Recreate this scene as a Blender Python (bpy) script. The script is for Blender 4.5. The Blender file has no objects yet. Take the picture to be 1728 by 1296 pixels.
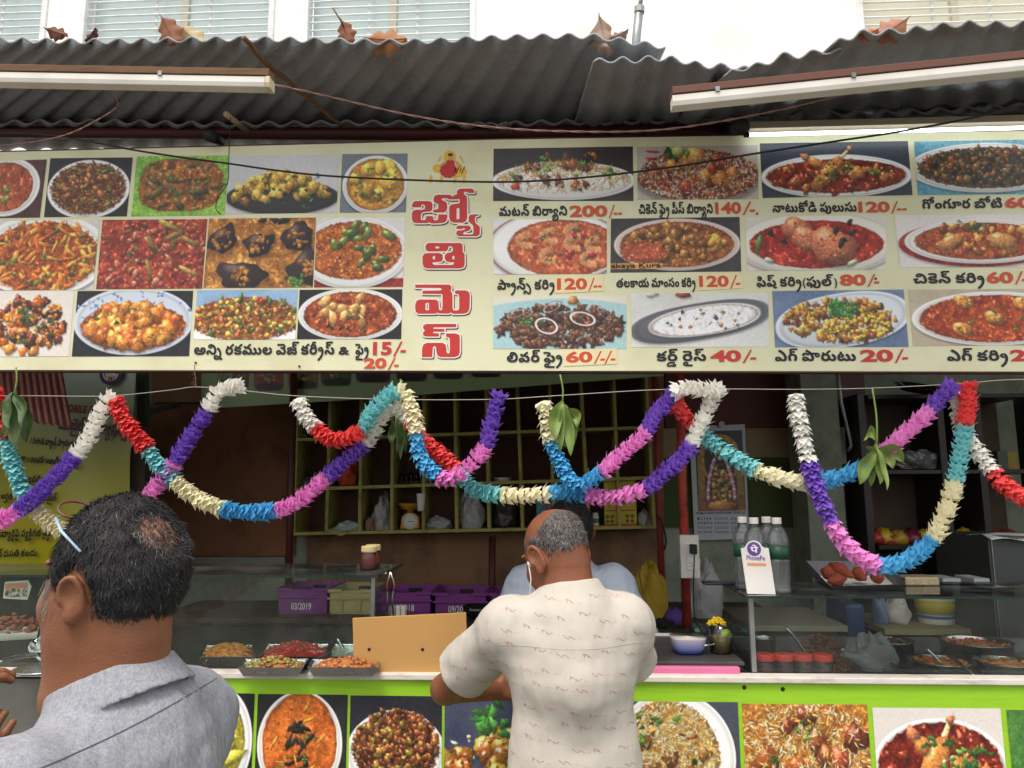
import bpy, math, random
import numpy as np
from mathutils import Vector, Matrix
from mathutils.geometry import tessellate_polygon
from mathutils.bvhtree import BVHTree
try:
    import openvdb as vdb
except ImportError:
    import pyopenvdb as vdb
R = math.radians
random.seed(7)
RNG = np.random.default_rng(7)
S = bpy.context.scene
COL = S.collection

# ------------------------------------------------------------------ camera
CAM = Vector((0, 0, 1.6))
YAW, PITCH, ROLL = R(2.93), R(8.5), R(-0.23)
FPX = 1250.0                                   # focal length in pixels of the 1728 px wide photograph
ROT = Matrix.Rotation(YAW, 3, 'Z') @ Matrix.Rotation(R(90) + PITCH, 3, 'X') @ Matrix.Rotation(ROLL, 3, 'Z')
cd = bpy.data.cameras.new('camera')
cam = bpy.data.objects.new('camera', cd)
COL.objects.link(cam)
cam.matrix_world = Matrix.Translation(CAM) @ ROT.to_4x4()
cd.sensor_width = 36
cd.lens = 36 * FPX / 1728
cd.clip_end = 500
cd.clip_start = 0.05
S.camera = cam

# ------------------------------------------------------------------ light
SUN_EL, SUN_AZ = R(66), R(200)                 # hazy sun high up, behind the viewer's left shoulder
w = bpy.data.worlds.new('World')
S.world = w
w.use_nodes = True
nt = w.node_tree
bg = nt.nodes['Background']
sky = nt.nodes.new('ShaderNodeTexSky')
sky.sky_type = 'NISHITA'
sky.sun_disc = False
sky.sun_elevation = SUN_EL
sky.sun_rotation = SUN_AZ
sky.dust_density = 6.0
sky.air_density = 1.0
sky.ozone_density = 0.6
hz = nt.nodes.new('ShaderNodeMixRGB')
hz.inputs[0].default_value = 0.62
hz.inputs[2].default_value = (7.0, 6.95, 6.75, 1)
nt.links.new(sky.outputs[0], hz.inputs[1])
nt.links.new(hz.outputs[0], bg.inputs[0])
bg.inputs[1].default_value = 0.115
sd = bpy.data.lights.new('sun', 'SUN')
sd.energy = 1.2
sd.angle = R(20)
sd.color = (1, 0.97, 0.92)
sun = bpy.data.objects.new('sun', sd)
COL.objects.link(sun)
_d = Vector((math.sin(SUN_AZ) * math.cos(SUN_EL), math.cos(SUN_AZ) * math.cos(SUN_EL), math.sin(SUN_EL)))
sun.rotation_euler = _d.to_track_quat('Z', 'Y').to_euler()
S.view_settings.view_transform = 'Standard'
S.view_settings.look = 'None'
S.view_settings.exposure = 1.06
S.view_settings.gamma = 1
S.cycles.max_bounces = 10
S.cycles.transparent_max_bounces = 24
S.cycles.transmission_bounces = 8
S.cycles.caustics_reflective = False
S.cycles.caustics_refractive = False
try:
    S.cycles.use_denoising = True
except Exception:
    pass
TEL_G = [
[[13,-1,19,-1,24,0,32,4,37,1,44,-1,54,0,61,4,70,-1,77,-1,83,0,89,4,93,9,94,17,93,24,91,29,88,34,82,38,76,42,69,32,78,23,80,19,80,14,78,11,76,11,72,11,68,13,65,16,63,25,59,32,52,38,42,42,48,48,55,50,54,61,47,60,40,56,27,42,24,43,21,50,8,47,11,40,15,34,21,32,34,32,42,30,48,24,50,18,49,12,47,11,44,11,41,12,31,22,25,25,17,26,9,24,5,21,3,18,2,10,4,6,6,2],[18,9,16,10,15,13,16,15,19,16,21,15,24,12,22,10]],
[[17,-1,23,-1,29,0,33,2,37,5,43,1,49,-1,55,-1,62,1,67,5,70,12,70,22,67,29,61,37,52,42,45,32,52,26,55,21,56,16,55,12,52,11,48,11,46,13,44,17,32,17,27,11,24,11,20,11,17,14,16,18,26,17,33,19,37,23,39,30,37,35,35,38,29,42,29,52,17,52,17,42,10,38,6,33,3,25,3,18,4,12,7,5,11,1],[21,26,17,27,18,30,22,33,25,32,26,30,26,28,24,26]],
[[6,-1,19,3,16,11,17,13,18,15,22,13,32,3,39,0,48,-1,52,0,57,2,61,6,64,11,64,19,63,26,60,31,54,37,47,40,42,42,32,42,30,44,30,46,32,47,46,47,46,57,32,57,30,58,29,60,30,61,32,62,60,62,60,72,28,72,22,70,18,67,17,63,17,59,21,52,18,49,17,45,18,41,19,38,24,33,38,31,44,28,49,21,50,14,48,11,44,11,27,24,19,26,12,25,6,22,3,16,3,7]],
[[14,-1,21,-1,27,0,31,2,35,5,43,0,53,-1,60,1,65,5,68,10,70,15,71,24,70,30,68,36,65,43,56,53,50,57,43,59,34,60,28,59,23,57,19,53,18,48,19,43,10,41,5,37,2,32,4,24,16,27,16,30,17,32,21,33,22,31,21,28,8,21,5,18,3,14,3,8,5,4,9,1],[19,11,17,12,18,14,30,20,34,24,36,29,35,35,40,37,43,39,45,46,48,44,53,38,56,29,57,20,56,15,54,13,51,11,47,11,44,13,41,17,30,17,26,12,22,11],[31,44,29,45,29,48,31,49,34,50,35,48,35,45]],
[[22,-1,30,-1,37,0,43,2,47,6,51,12,52,19,52,25,50,31,58,31,58,25,59,21,61,18,64,16,72,14,79,16,83,19,85,24,85,29,83,35,78,40,70,42,4,42,4,32,6,31,4,25,3,19,5,11,8,6,12,3,17,0],[25,11,21,13,18,16,17,21,18,25,20,28,23,30,27,31,32,30,35,29,37,26,38,22,37,17,36,14,33,12],[70,24,67,27,68,31,74,30,75,28,75,25,72,24]],
[[8,-34,19,-34,31,-31,38,-26,43,-19,44,-9,40,0,34,8,18,20,15,26,15,29,17,31,21,32,25,31,26,30,27,27,26,21,36,15,40,23,40,31,36,37,30,41,20,42,12,41,6,37,2,31,2,24,5,17,11,10,26,-2,29,-6,31,-11,30,-17,25,-21,18,-23,10,-23,7,-22,8,-20,18,-15,22,-11,24,-6,22,-1,17,3,10,5,1,4,-2,3,-5,0,-7,-5,-5,-11,5,-9,5,-5,7,-4,10,-4,11,-5,10,-8,-3,-15,-5,-17,-6,-21,-6,-25,-3,-29,2,-32]],
[[6,-1,19,3,16,11,17,13,18,15,22,13,32,3,39,0,48,-1,52,0,57,1,61,4,63,8,65,14,65,20,65,28,61,39,57,45,52,51,43,57,32,60,21,59,17,57,13,54,10,49,11,43,14,38,18,36,26,35,32,36,36,40,38,46,43,42,47,36,50,30,51,24,51,16,49,11,44,11,27,24,19,26,12,25,6,22,3,16,3,7],[23,44,21,46,22,49,24,50,27,49,27,45,26,44]],
[[18,-1,23,-1,29,0,38,5,45,0,55,-1,62,1,67,6,70,11,71,18,69,31,64,43,59,49,54,54,43,59,32,60,23,58,17,53,16,47,17,43,19,38,24,36,31,35,36,36,41,39,44,46,46,44,51,40,54,33,57,20,56,14,53,11,49,11,46,12,43,17,32,17,28,12,23,11,21,12,20,15,22,18,27,20,27,30,2,30,2,19,8,18,6,12,7,5,12,1],[29,44,27,45,27,48,29,49,33,49,33,45]],
[[20,-1,31,-1,40,1,46,4,50,9,50,14,49,18,45,23,36,26,20,27,17,28,18,31,22,32,31,31,36,27,48,31,45,37,47,43,47,51,43,56,38,59,31,60,4,59,5,49,31,49,33,48,34,47,34,44,32,42,19,42,11,40,5,36,2,31,2,27,3,23,8,19,16,17,33,15,35,14,35,12,34,11,30,10,19,11,13,15,1,11,3,7,7,3,12,1]],
[[18,-33,62,-33,62,-23,29,-22,30,-17,28,-12,38,-11,37,0,27,1,32,4,37,1,41,-1,52,0,59,3,64,10,65,19,62,29,56,36,47,42,46,42,39,32,46,26,49,21,50,15,48,11,45,11,42,12,30,23,22,26,15,26,10,25,6,22,3,18,2,13,2,9,4,5,7,2,14,-1,26,0,25,-9,18,-7,11,-8,6,-11,3,-16,3,-23,6,-28,11,-32],[16,-23,13,-21,13,-18,14,-16,17,-16,19,-17,20,-21,19,-23],[18,9,16,10,15,13,16,15,19,16,21,15,24,12,22,10],[17,32,29,32,37,36,39,38,40,43,41,48,39,53,35,57,29,59,-1,60,-1,49,24,49,27,47,28,45,27,43,17,42]],
[[8,-37,17,-30,27,-19,33,-8,37,5,38,17,35,30,29,38,25,41,21,42,14,42,8,40,4,37,1,32,1,27,2,23,7,19,14,16,24,17,24,5,19,-6,11,-18,0,-28],[15,26,13,27,13,30,14,32,15,33,20,32,22,27,20,26]],
[[13,-1,19,-1,24,0,32,4,37,1,44,-1,52,-1,58,2,62,7,65,15,64,24,61,30,53,38,47,42,46,41,39,32,47,25,50,20,50,14,49,12,47,11,42,12,31,22,25,25,17,26,12,26,8,24,3,18,2,10,4,5,6,2],[18,9,16,10,15,13,16,15,19,16,21,15,24,12,22,10],[18,35,25,35,32,36,36,39,39,43,40,51,37,57,32,61,22,63,22,65,24,65,27,65,31,63,40,65,38,68,34,71,28,72,19,72,14,70,11,66,11,63,12,60,9,57,8,54,10,49,13,47,18,45,29,46,27,44,23,43,12,44,10,37],[22,52,19,53,21,55,24,56,27,54,25,52]],
[[6,-1,19,3,16,11,17,14,19,15,22,13,30,4,37,1,48,-1,56,1,61,5,64,11,64,21,62,28,56,36,50,40,46,42,39,31,46,26,49,21,50,14,49,11,47,11,41,12,32,21,25,25,17,26,9,25,5,21,2,15,3,7],[20,32,27,32,28,33,28,42,22,43,21,44,22,46,37,47,38,48,38,57,24,57,21,59,21,61,24,62,52,62,52,72,21,72,15,71,11,68,9,64,8,59,10,56,13,52,9,46,9,41,13,35]],
[[6,-1,19,3,16,11,17,14,19,15,22,13,30,4,37,1,44,-1,54,0,58,2,61,5,64,14,64,22,59,31,70,31,70,24,73,18,77,15,85,14,91,16,95,21,97,27,96,33,94,36,91,39,83,42,12,42,12,31,39,31,44,28,48,24,50,19,50,15,48,11,44,11,27,24,19,26,12,25,6,22,3,16,3,7],[82,24,79,27,80,31,85,31,87,28,86,25]],
[[4,-1,14,-1,20,2,25,8,27,15,26,24,23,30,17,37,9,42,2,32,8,26,11,22,13,18,12,13,9,11,4,11,-4,17,-11,9,-3,2]],
[[20,-1,31,-1,43,2,49,7,50,14,48,20,43,24,36,26,21,27,18,28,17,30,20,31,31,31,36,27,49,31,45,37,39,40,32,42,20,43,18,45,19,48,21,49,24,49,27,48,30,44,40,44,43,48,48,49,49,40,52,36,58,33,63,32,68,33,72,36,75,40,76,44,76,50,72,56,68,59,62,60,62,61,63,63,64,64,67,63,70,61,79,63,78,66,75,70,68,72,58,71,52,67,51,60,41,59,35,54,30,58,23,60,14,59,9,55,7,52,6,48,6,43,8,38,4,35,2,31,2,26,4,23,7,20,12,17,33,15,35,13,34,11,28,10,19,11,13,15,1,11,3,7,7,3,12,1],[61,42,58,45,59,49,64,48,66,46,66,43,64,42]],
[[15,-1,26,0,33,5,37,2,42,0,55,-1,63,2,67,7,68,14,66,19,62,23,57,25,50,25,46,23,42,18,42,12,38,17,27,17,26,13,23,11,20,11,17,13,17,18,17,22,20,26,24,29,31,31,40,31,48,30,57,27,62,36,62,37,50,41,51,47,51,54,48,59,43,63,39,64,32,65,27,64,23,62,21,59,20,55,21,52,23,48,29,46,40,46,38,44,34,43,24,45,22,40,16,38,10,34,4,27,3,18,4,8,9,2],[51,10,51,13,52,15,54,15,57,14,57,13,56,11],[34,53,31,54,31,56,32,57,37,57,39,55,37,53]],
[[61,-13,72,-13,81,-10,87,-4,90,5,91,16,88,26,82,34,72,42,71,42,64,32,72,24,75,19,76,14,76,9,75,4,73,1,69,-1,61,-2,55,0,60,4,63,8,65,15,64,22,62,27,59,33,53,38,47,42,39,32,47,25,49,21,50,15,48,11,45,11,42,12,30,22,22,26,17,26,11,25,6,22,4,19,2,14,3,8,5,4,9,1,14,-1,21,-1,27,1,32,4,48,-8,55,-12],[18,9,16,10,15,13,16,15,19,16,21,15,24,12,22,10],[16,33,23,32,29,34,34,37,43,47,50,50,50,61,43,60,37,57,23,42,21,42,19,43,17,50,4,47,6,41,8,37,12,34]],
[[27,-1,38,-1,48,1,55,4,61,10,64,17,63,26,60,33,53,40,49,42,41,32,49,25,50,21,49,17,45,13,37,11,24,12,20,14,17,17,28,17,33,19,35,22,37,26,37,31,36,35,32,39,26,42,18,42,10,39,6,34,3,28,2,22,3,16,6,11,9,7,14,3,21,0],[19,26,16,27,16,30,19,32,23,32,24,30,24,28,22,26]],
[[6,-1,19,3,16,11,17,14,19,15,22,13,30,4,37,1,48,-1,56,1,61,5,64,11,64,21,62,28,56,36,50,40,46,42,39,31,46,26,49,21,50,14,49,11,47,11,41,12,32,21,25,25,17,26,9,25,5,21,2,15,3,7],[18,32,24,33,29,34,34,38,43,47,50,50,50,61,44,60,38,58,33,54,25,44,22,42,19,43,17,50,4,47,6,41,9,36,12,34]],
[[9,-1,22,4,18,13,17,21,19,27,24,31,29,31,32,30,35,28,36,25,37,16,32,4,45,-1,48,5,51,13,51,26,49,31,46,35,42,39,37,41,21,43,19,45,20,48,22,49,26,49,28,48,30,44,41,44,44,49,49,49,50,41,53,35,60,33,69,33,73,36,75,39,77,45,76,50,72,56,68,59,63,60,62,61,63,63,65,64,68,63,71,61,80,63,77,69,70,72,64,72,59,72,53,68,52,64,51,60,42,59,36,54,31,58,24,60,16,59,10,56,8,52,7,47,7,42,10,37,5,29,3,21,4,11],[61,42,59,45,59,49,63,49,65,48,67,46,66,43,64,42]],
[[19,-1,27,-1,34,1,39,4,43,9,45,17,44,24,41,30,35,34,25,36,15,35,8,31,4,25,2,16,5,8,11,2],[21,10,19,11,17,13,16,18,16,20,18,23,20,25,27,25,31,21,31,14,30,12,27,10]],
[[9,-1,22,4,18,14,17,23,21,29,26,31,31,31,33,30,36,27,37,23,37,14,32,4,45,-1,50,11,51,24,48,33,41,40,48,48,56,50,55,61,49,60,43,58,28,43,26,42,24,43,22,50,9,47,12,39,5,31,3,21,4,11]],
[[4,-1,11,-1,17,0,21,3,25,8,27,14,27,20,25,26,22,31,32,31,32,24,35,18,40,15,48,14,54,17,58,23,59,30,57,36,51,40,44,42,9,42,2,32,9,26,11,22,13,18,12,13,9,11,4,11,-4,17,-11,9,-3,2],[44,24,41,26,42,31,48,30,49,28,49,25,46,24]],
[[22,-1,31,-1,39,1,45,5,49,10,52,20,51,28,46,35,40,40,47,48,54,50,54,61,47,60,42,58,27,42,23,43,20,50,8,47,11,38,6,33,4,27,3,21,4,13,6,8,10,4,15,1],[25,11,20,13,18,16,17,21,17,25,20,28,23,30,26,31,32,30,35,28,37,25,38,21,37,17,35,14,32,12]],
[[14,-1,21,-1,27,0,31,2,35,5,41,1,46,-1,56,0,62,3,66,8,68,13,68,20,67,26,62,33,56,39,52,42,45,43,44,45,45,48,46,49,49,49,52,48,54,44,65,44,68,48,71,49,71,42,75,35,81,33,86,32,90,33,94,35,97,39,99,44,98,49,97,53,94,56,90,58,84,60,84,62,87,64,90,63,93,61,101,63,102,64,100,67,94,72,84,72,80,71,76,68,74,65,73,60,66,59,60,54,55,59,49,60,41,59,35,56,32,50,32,46,33,41,36,36,46,30,52,24,54,16,53,13,51,11,45,12,41,17,29,17,27,13,25,11,22,11,18,11,17,13,18,14,30,20,34,24,36,30,35,35,30,40,22,42,13,41,6,38,3,35,2,32,3,27,4,24,16,27,16,31,18,33,21,33,22,31,21,28,7,20,3,14,3,8,5,4,9,1],[83,42,81,44,81,49,87,48,89,46,88,43,86,42]],
[[17,-1,23,-1,29,0,38,5,45,0,55,-1,62,1,67,5,70,13,70,23,67,30,62,37,67,43,67,52,65,58,61,62,55,64,45,64,39,61,36,56,37,50,41,47,48,45,56,46,54,44,51,43,46,43,40,45,37,38,46,33,54,25,56,21,56,15,55,12,53,11,47,12,44,17,32,17,29,13,26,11,21,11,18,12,16,18,21,17,27,17,32,18,35,20,38,25,39,30,37,35,35,38,29,42,29,52,17,52,17,42,10,38,6,33,3,25,3,18,4,12,7,5,11,1],[21,26,17,27,18,30,22,33,25,32,26,30,26,28,24,26],[50,53,47,54,47,56,48,57,52,57,55,55,53,53]],
[[13,-1,23,-1,27,1,32,4,37,1,43,-1,50,-1,56,1,61,5,64,12,65,20,62,31,70,31,70,24,72,18,78,15,84,14,91,16,95,20,97,26,96,34,92,39,85,41,57,42,50,50,43,57,34,62,26,66,20,54,30,49,39,43,11,42,10,32,47,31,50,23,50,15,48,11,44,11,41,13,32,21,26,25,19,26,11,25,7,23,4,20,3,16,2,11,3,7,5,3,9,1],[18,9,16,10,15,13,16,15,19,16,21,15,24,12,22,10],[82,24,79,26,80,31,86,30,87,28,87,25,85,24]],
[[-14,-30,-3,-26,-5,-19,-5,-17,-4,-16,-1,-17,11,-27,19,-29,26,-29,31,-26,35,-22,37,-16,38,-10,37,1,35,8,32,16,27,24,20,31,6,42,-2,32,11,22,20,10,24,3,25,-2,25,-14,23,-18,19,-19,15,-17,7,-9,2,-6,-4,-5,-11,-6,-16,-10,-18,-15,-18,-22]],
[[20,-1,31,-1,39,0,45,3,49,7,50,12,50,17,48,20,46,23,36,26,20,27,18,28,17,29,18,30,20,31,29,31,33,30,36,27,48,31,46,36,39,40,45,48,53,50,52,61,45,60,39,57,25,42,23,42,22,43,19,50,6,47,9,39,5,36,2,31,2,25,4,22,8,19,12,17,33,15,35,13,34,11,28,10,19,11,13,15,1,11,3,7,7,3,12,1]],
[[22,-1,32,-1,42,2,48,8,51,16,51,25,50,30,47,35,47,42,45,49,39,56,35,58,29,59,18,58,14,56,11,53,8,46,9,41,10,37,5,31,3,23,3,15,7,7,13,2],[25,11,20,13,18,16,17,21,17,25,20,28,23,30,26,31,32,30,35,28,37,25,38,21,37,17,35,14,32,12],[33,42,21,42,20,45,23,48,28,48,33,45,34,42]],
[[30,-1,44,-1,56,1,64,4,71,10,73,14,74,20,73,28,67,35,59,40,65,48,72,50,71,61,65,60,59,58,45,42,41,43,39,50,26,47,28,40,31,36,36,33,44,32,41,29,40,25,40,20,42,17,48,14,53,13,58,14,57,13,47,11,33,10,24,11,19,13,29,15,33,17,35,20,36,26,35,30,32,34,28,36,21,38,15,37,9,34,5,30,3,25,2,20,3,14,6,9,10,6,15,3,22,0],[17,22,15,23,17,27,21,28,24,27,24,25,23,22,20,21],[54,22,51,24,51,26,53,28,57,28,61,25,58,22]],
[[20,-1,31,-1,43,2,49,7,50,14,49,20,45,23,36,26,19,27,17,28,18,31,22,32,29,31,33,30,36,27,49,31,54,31,55,24,58,18,63,15,69,14,76,17,81,22,82,28,80,35,75,40,67,42,3,42,2,27,3,23,6,20,12,17,33,15,35,14,34,11,30,10,19,11,13,15,1,11,3,7,7,3,12,1],[66,24,64,26,65,31,71,30,72,28,71,25,69,24]],
[[22,-1,29,-1,36,0,42,2,47,5,53,1,60,-1,70,0,77,4,82,1,87,-1,98,-1,105,2,109,8,111,15,111,23,109,28,105,33,99,39,93,42,86,32,92,26,95,22,97,17,96,13,94,11,90,11,86,13,82,16,81,23,79,28,71,37,80,47,88,50,88,61,81,60,73,56,61,42,59,42,57,43,55,50,42,47,44,41,47,36,58,31,65,23,67,19,67,15,66,12,64,11,58,12,52,16,51,25,49,32,45,37,39,40,30,42,20,42,14,39,8,35,5,30,3,23,3,18,4,12,7,7,11,3,15,1],[25,11,20,12,18,15,17,20,17,25,19,28,22,30,26,30,32,30,35,28,37,24,37,17,35,14,32,12]],
[[13,-1,19,-1,24,0,32,4,37,1,44,-1,54,0,61,4,70,-1,77,-1,83,0,89,4,92,8,94,12,94,23,89,31,99,31,99,24,101,18,106,15,113,14,119,16,124,20,126,26,126,33,122,38,114,41,77,42,69,32,78,23,80,19,80,14,79,12,77,11,72,11,65,16,63,25,59,33,52,38,42,42,48,48,55,50,54,61,47,60,40,56,27,42,24,43,21,50,8,47,11,40,15,34,21,32,34,32,42,30,48,24,50,18,49,12,47,11,44,11,41,12,31,22,25,25,17,26,9,24,5,21,3,18,2,10,4,6,6,2],[18,9,16,10,15,13,16,15,19,16,21,15,24,12,22,10],[111,24,109,26,109,31,115,30,116,28,116,25,114,24]],
[[25,-11,38,-11,37,1,44,-1,54,0,60,3,63,9,65,19,63,27,56,36,47,42,46,42,39,32,46,26,49,21,50,15,48,11,46,11,42,12,30,23,22,26,16,26,10,25,6,22,3,18,2,13,2,9,4,5,7,2,11,0,15,-1,26,0],[27,1,32,4,37,1],[17,9,15,12,16,15,17,16,20,16,24,12,23,11,21,9],[19,35,25,35,32,36,36,39,39,43,40,50,39,56,35,61,31,63,25,65,17,64,12,62,9,58,8,55,9,52,13,47,19,46,29,47,27,44,23,43,12,45,10,37],[21,53,19,55,21,57,25,57,28,55,25,53]],
[[55,-12,64,-12,71,-8,65,0,60,-2,58,0,58,2,62,6,64,10,65,15,64,22,62,27,59,32,49,41,46,42,39,32,46,26,50,21,50,14,48,11,42,12,30,22,22,26,17,26,11,25,7,23,4,20,2,15,2,10,4,5,8,1,14,-1,21,-1,26,0,32,4,37,1,45,-1,46,-5,48,-9,51,-11],[18,9,16,10,15,13,16,15,19,16,21,15,24,12,22,10],[21,32,28,33,28,42,22,43,22,45,22,46,37,47,38,48,38,57,23,57,21,59,22,61,26,62,52,62,52,72,22,72,15,71,11,68,9,64,8,59,10,56,13,52,9,46,10,40,14,35]],
[[61,-13,72,-13,81,-10,87,-4,90,5,91,16,88,26,82,34,72,42,71,42,64,32,72,24,75,19,76,14,76,9,75,4,73,1,69,-1,61,-2,55,0,60,4,63,8,65,15,64,22,62,27,59,33,53,38,47,42,39,32,47,25,49,21,50,15,48,11,45,11,42,12,30,22,22,26,17,26,11,25,6,22,4,19,2,11,4,5,8,1,12,-1,19,-1,26,0,25,-11,26,-12,38,-11,38,-1,49,-9],[27,0,32,4,36,1],[18,9,16,10,15,13,16,15,19,16,21,15,24,12,22,10],[16,33,23,32,29,34,34,37,43,47,50,50,50,61,43,60,37,57,23,42,21,42,19,43,17,50,4,47,6,41,8,37,12,34]],
[[27,-1,38,-1,48,1,56,4,61,10,63,15,64,21,62,31,59,36,54,41,52,42,47,43,46,45,46,46,48,47,62,47,62,57,47,57,45,59,45,60,48,62,76,62,76,72,48,72,39,71,34,67,33,63,33,58,37,52,34,49,33,45,34,38,28,42,19,42,11,39,6,34,3,28,2,22,3,16,6,11,9,7,14,3,21,0],[29,11,21,13,17,17,28,17,34,21,37,24,37,28,36,36,39,34,44,32,48,28,49,24,50,19,48,16,45,13,40,11],[19,26,16,27,16,30,19,32,23,32,24,30,24,28,22,26]],
[[27,-1,41,-1,51,2,59,8,63,16,65,23,65,30,64,36,61,43,58,48,54,53,44,59,32,60,26,59,22,56,19,53,18,49,18,45,19,40,13,38,9,35,5,31,3,27,2,23,3,16,7,8,10,5,16,2],[28,11,22,12,18,15,29,15,35,19,37,23,38,28,37,31,35,35,41,38,45,45,49,39,51,33,51,26,50,19,46,15,42,12,36,11],[19,23,16,24,16,27,19,30,23,30,24,28,24,25,22,24],[31,44,29,45,29,48,30,49,34,50,35,47,34,45]],
[[13,-1,19,-1,24,0,32,4,39,0,49,-1,56,1,61,5,64,10,65,15,64,22,62,28,59,32,55,36,42,42,48,48,55,50,54,61,47,60,42,58,27,42,24,43,21,50,8,47,11,40,15,34,21,32,34,32,42,30,48,24,50,18,49,12,47,11,44,11,41,12,31,22,25,25,17,26,9,24,5,21,3,18,2,10,4,6,6,2],[18,9,16,10,15,13,16,15,19,16,21,15,24,12,22,10]],
[[22,-1,34,-1,44,3,47,6,50,10,52,20,50,29,45,37,38,41,25,42,23,44,24,46,25,47,40,47,40,57,25,57,23,59,23,61,24,62,27,62,53,62,53,73,21,72,15,70,11,65,10,59,14,52,11,46,12,38,6,33,4,27,3,21,3,15,6,8,10,4,15,1],[25,11,20,13,18,16,17,21,17,25,20,28,23,30,26,31,32,30,35,28,37,25,38,21,37,17,35,14,32,12]],
[[-42,-34,-34,-33,-29,-30,-23,-33,-16,-34,-10,-33,-6,-31,-3,-28,-3,-23,-5,-18,-11,-15,-8,-7,-18,-5,-29,-4,-37,-5,-44,-9,-49,-16,-50,-24,-48,-30],[-15,-26,-15,-24,-14,-23,-11,-23,-11,-25],[-37,-25,-39,-23,-39,-20,-38,-16,-34,-14,-24,-13,-12,-15,-19,-17,-21,-20,-22,-24,-24,-21,-32,-21,-34,-25]],
[[19,-30,50,-31,51,-20,30,-20,30,-12,27,-7,20,-4,12,-4,8,-7,5,-10,3,-15,4,-20,6,-24,9,-27,13,-29],[16,-20,14,-18,13,-15,15,-13,18,-13,20,-15,20,-19,20,-20],[22,-1,31,-1,39,1,45,5,49,10,51,16,51,24,49,31,45,36,48,42,48,50,45,55,38,59,6,60,6,59,6,49,32,49,35,48,36,46,35,44,34,43,22,42,13,39,7,34,4,27,3,17,6,8,12,2],[25,11,20,13,18,16,17,21,17,25,20,28,23,30,26,31,32,30,34,29,37,25,38,21,37,17,35,14,32,12]],
[[13,-1,23,-1,27,1,32,4,37,1,41,-1,52,0,57,1,60,4,62,7,64,12,65,20,63,28,60,36,56,43,52,48,43,56,35,62,26,66,20,54,33,46,44,36,49,26,50,20,50,15,48,11,44,11,41,12,32,21,26,25,19,26,11,25,7,23,4,20,3,16,2,11,3,7,5,3,9,1],[18,9,16,10,15,13,16,15,19,16,21,15,24,12,22,10]],
[[9,-1,22,4,18,14,17,23,21,29,26,31,31,31,33,30,36,27,37,23,37,14,32,4,44,-1,45,0,49,7,51,16,51,24,49,31,46,36,41,39,34,42,25,42,24,44,24,46,26,47,40,47,40,57,26,57,24,58,23,60,25,62,28,62,54,62,54,72,21,72,16,70,12,66,11,62,11,59,15,52,12,49,11,46,12,39,5,31,3,21,4,11]],
[[13,-1,23,-1,28,1,32,4,38,1,43,-1,50,-1,56,1,60,3,62,6,65,15,64,25,60,37,69,37,68,30,71,24,76,21,83,20,90,22,94,27,96,33,94,40,90,45,83,47,53,48,41,58,26,66,20,54,30,49,35,45,32,42,28,46,22,48,14,47,10,46,6,43,4,39,3,33,5,28,6,27,16,30,16,35,19,37,24,36,27,32,38,32,40,35,43,37,47,31,49,26,51,15,48,11,44,11,41,13,32,21,26,25,20,26,11,25,8,23,4,20,3,16,2,11,3,7,5,3,9,1],[18,9,16,10,15,13,16,15,19,16,21,15,24,12,22,10],[80,30,78,33,79,37,83,36,86,34,85,30]],
[[31,-1,45,-1,55,0,64,3,70,7,75,15,77,22,76,30,73,35,69,39,63,41,55,42,51,41,46,39,43,35,42,30,43,25,36,25,35,35,33,38,29,41,23,42,18,42,13,41,9,38,5,33,3,26,3,18,5,12,9,7,15,3,24,0],[33,11,23,13,19,15,17,17,27,17,31,19,34,22,35,15,58,15,58,23,54,26,53,29,55,31,58,31,60,30,62,28,63,25,62,20,61,17,57,14,46,11],[19,26,16,27,16,30,20,33,23,32,24,30,24,28,22,26]],
[[-4,-29,7,-29,17,-25,24,-29,31,-29,36,-27,41,-24,34,-16,30,-18,25,-18,29,-10,30,-3,30,6,29,15,24,24,19,31,13,37,5,42,-2,32,7,25,14,16,17,7,17,-4,15,-10,7,-4,0,-2,-8,-3,-15,-7,-18,-14,-16,-22,-12,-27],[-1,-19,-4,-18,-5,-16,-4,-14,-2,-12,3,-13,9,-17,4,-19]],
[[13,-1,19,-1,24,0,32,4,39,0,49,-1,56,1,61,5,64,12,65,19,62,28,55,35,58,40,60,47,58,52,54,56,50,59,43,60,7,59,8,49,43,49,46,48,47,44,44,42,28,42,28,33,38,31,44,28,48,24,50,18,49,12,47,11,44,11,40,13,30,22,25,25,17,26,9,24,5,21,3,18,2,10,4,6,6,2],[18,9,16,10,15,13,16,15,19,16,21,15,24,12,22,10]],
[[14,-1,21,-1,27,0,31,2,35,5,42,0,49,-1,58,0,64,4,67,8,67,12,67,17,64,22,53,19,53,13,50,11,45,12,41,17,29,17,27,13,24,11,19,11,17,13,19,15,28,19,33,23,40,20,47,19,55,20,60,23,62,27,63,31,61,37,57,41,47,42,46,45,48,47,62,47,62,57,47,57,46,58,45,60,48,62,76,62,76,72,44,72,38,70,34,66,33,63,33,58,37,52,33,46,34,40,36,37,39,34,49,32,50,30,49,29,43,29,38,30,36,32,35,35,33,38,29,41,25,42,13,41,8,40,5,37,2,32,4,24,16,27,16,30,17,32,21,33,22,31,21,28,8,21,5,18,3,14,3,8,5,4,9,1]],
[[22,-1,32,-1,42,2,48,8,51,16,51,25,50,30,47,35,47,42,44,50,41,54,37,56,27,60,27,62,29,63,32,63,35,61,44,63,43,66,41,69,38,71,33,72,23,71,20,69,17,67,16,63,16,58,11,54,9,49,8,44,10,37,5,31,3,23,3,15,7,7,13,2],[25,11,20,13,18,16,17,21,17,25,20,28,23,30,26,31,32,30,35,28,37,25,38,21,37,17,35,14,32,12],[33,42,21,42,20,45,23,48,28,48,33,45,34,42]],
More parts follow.
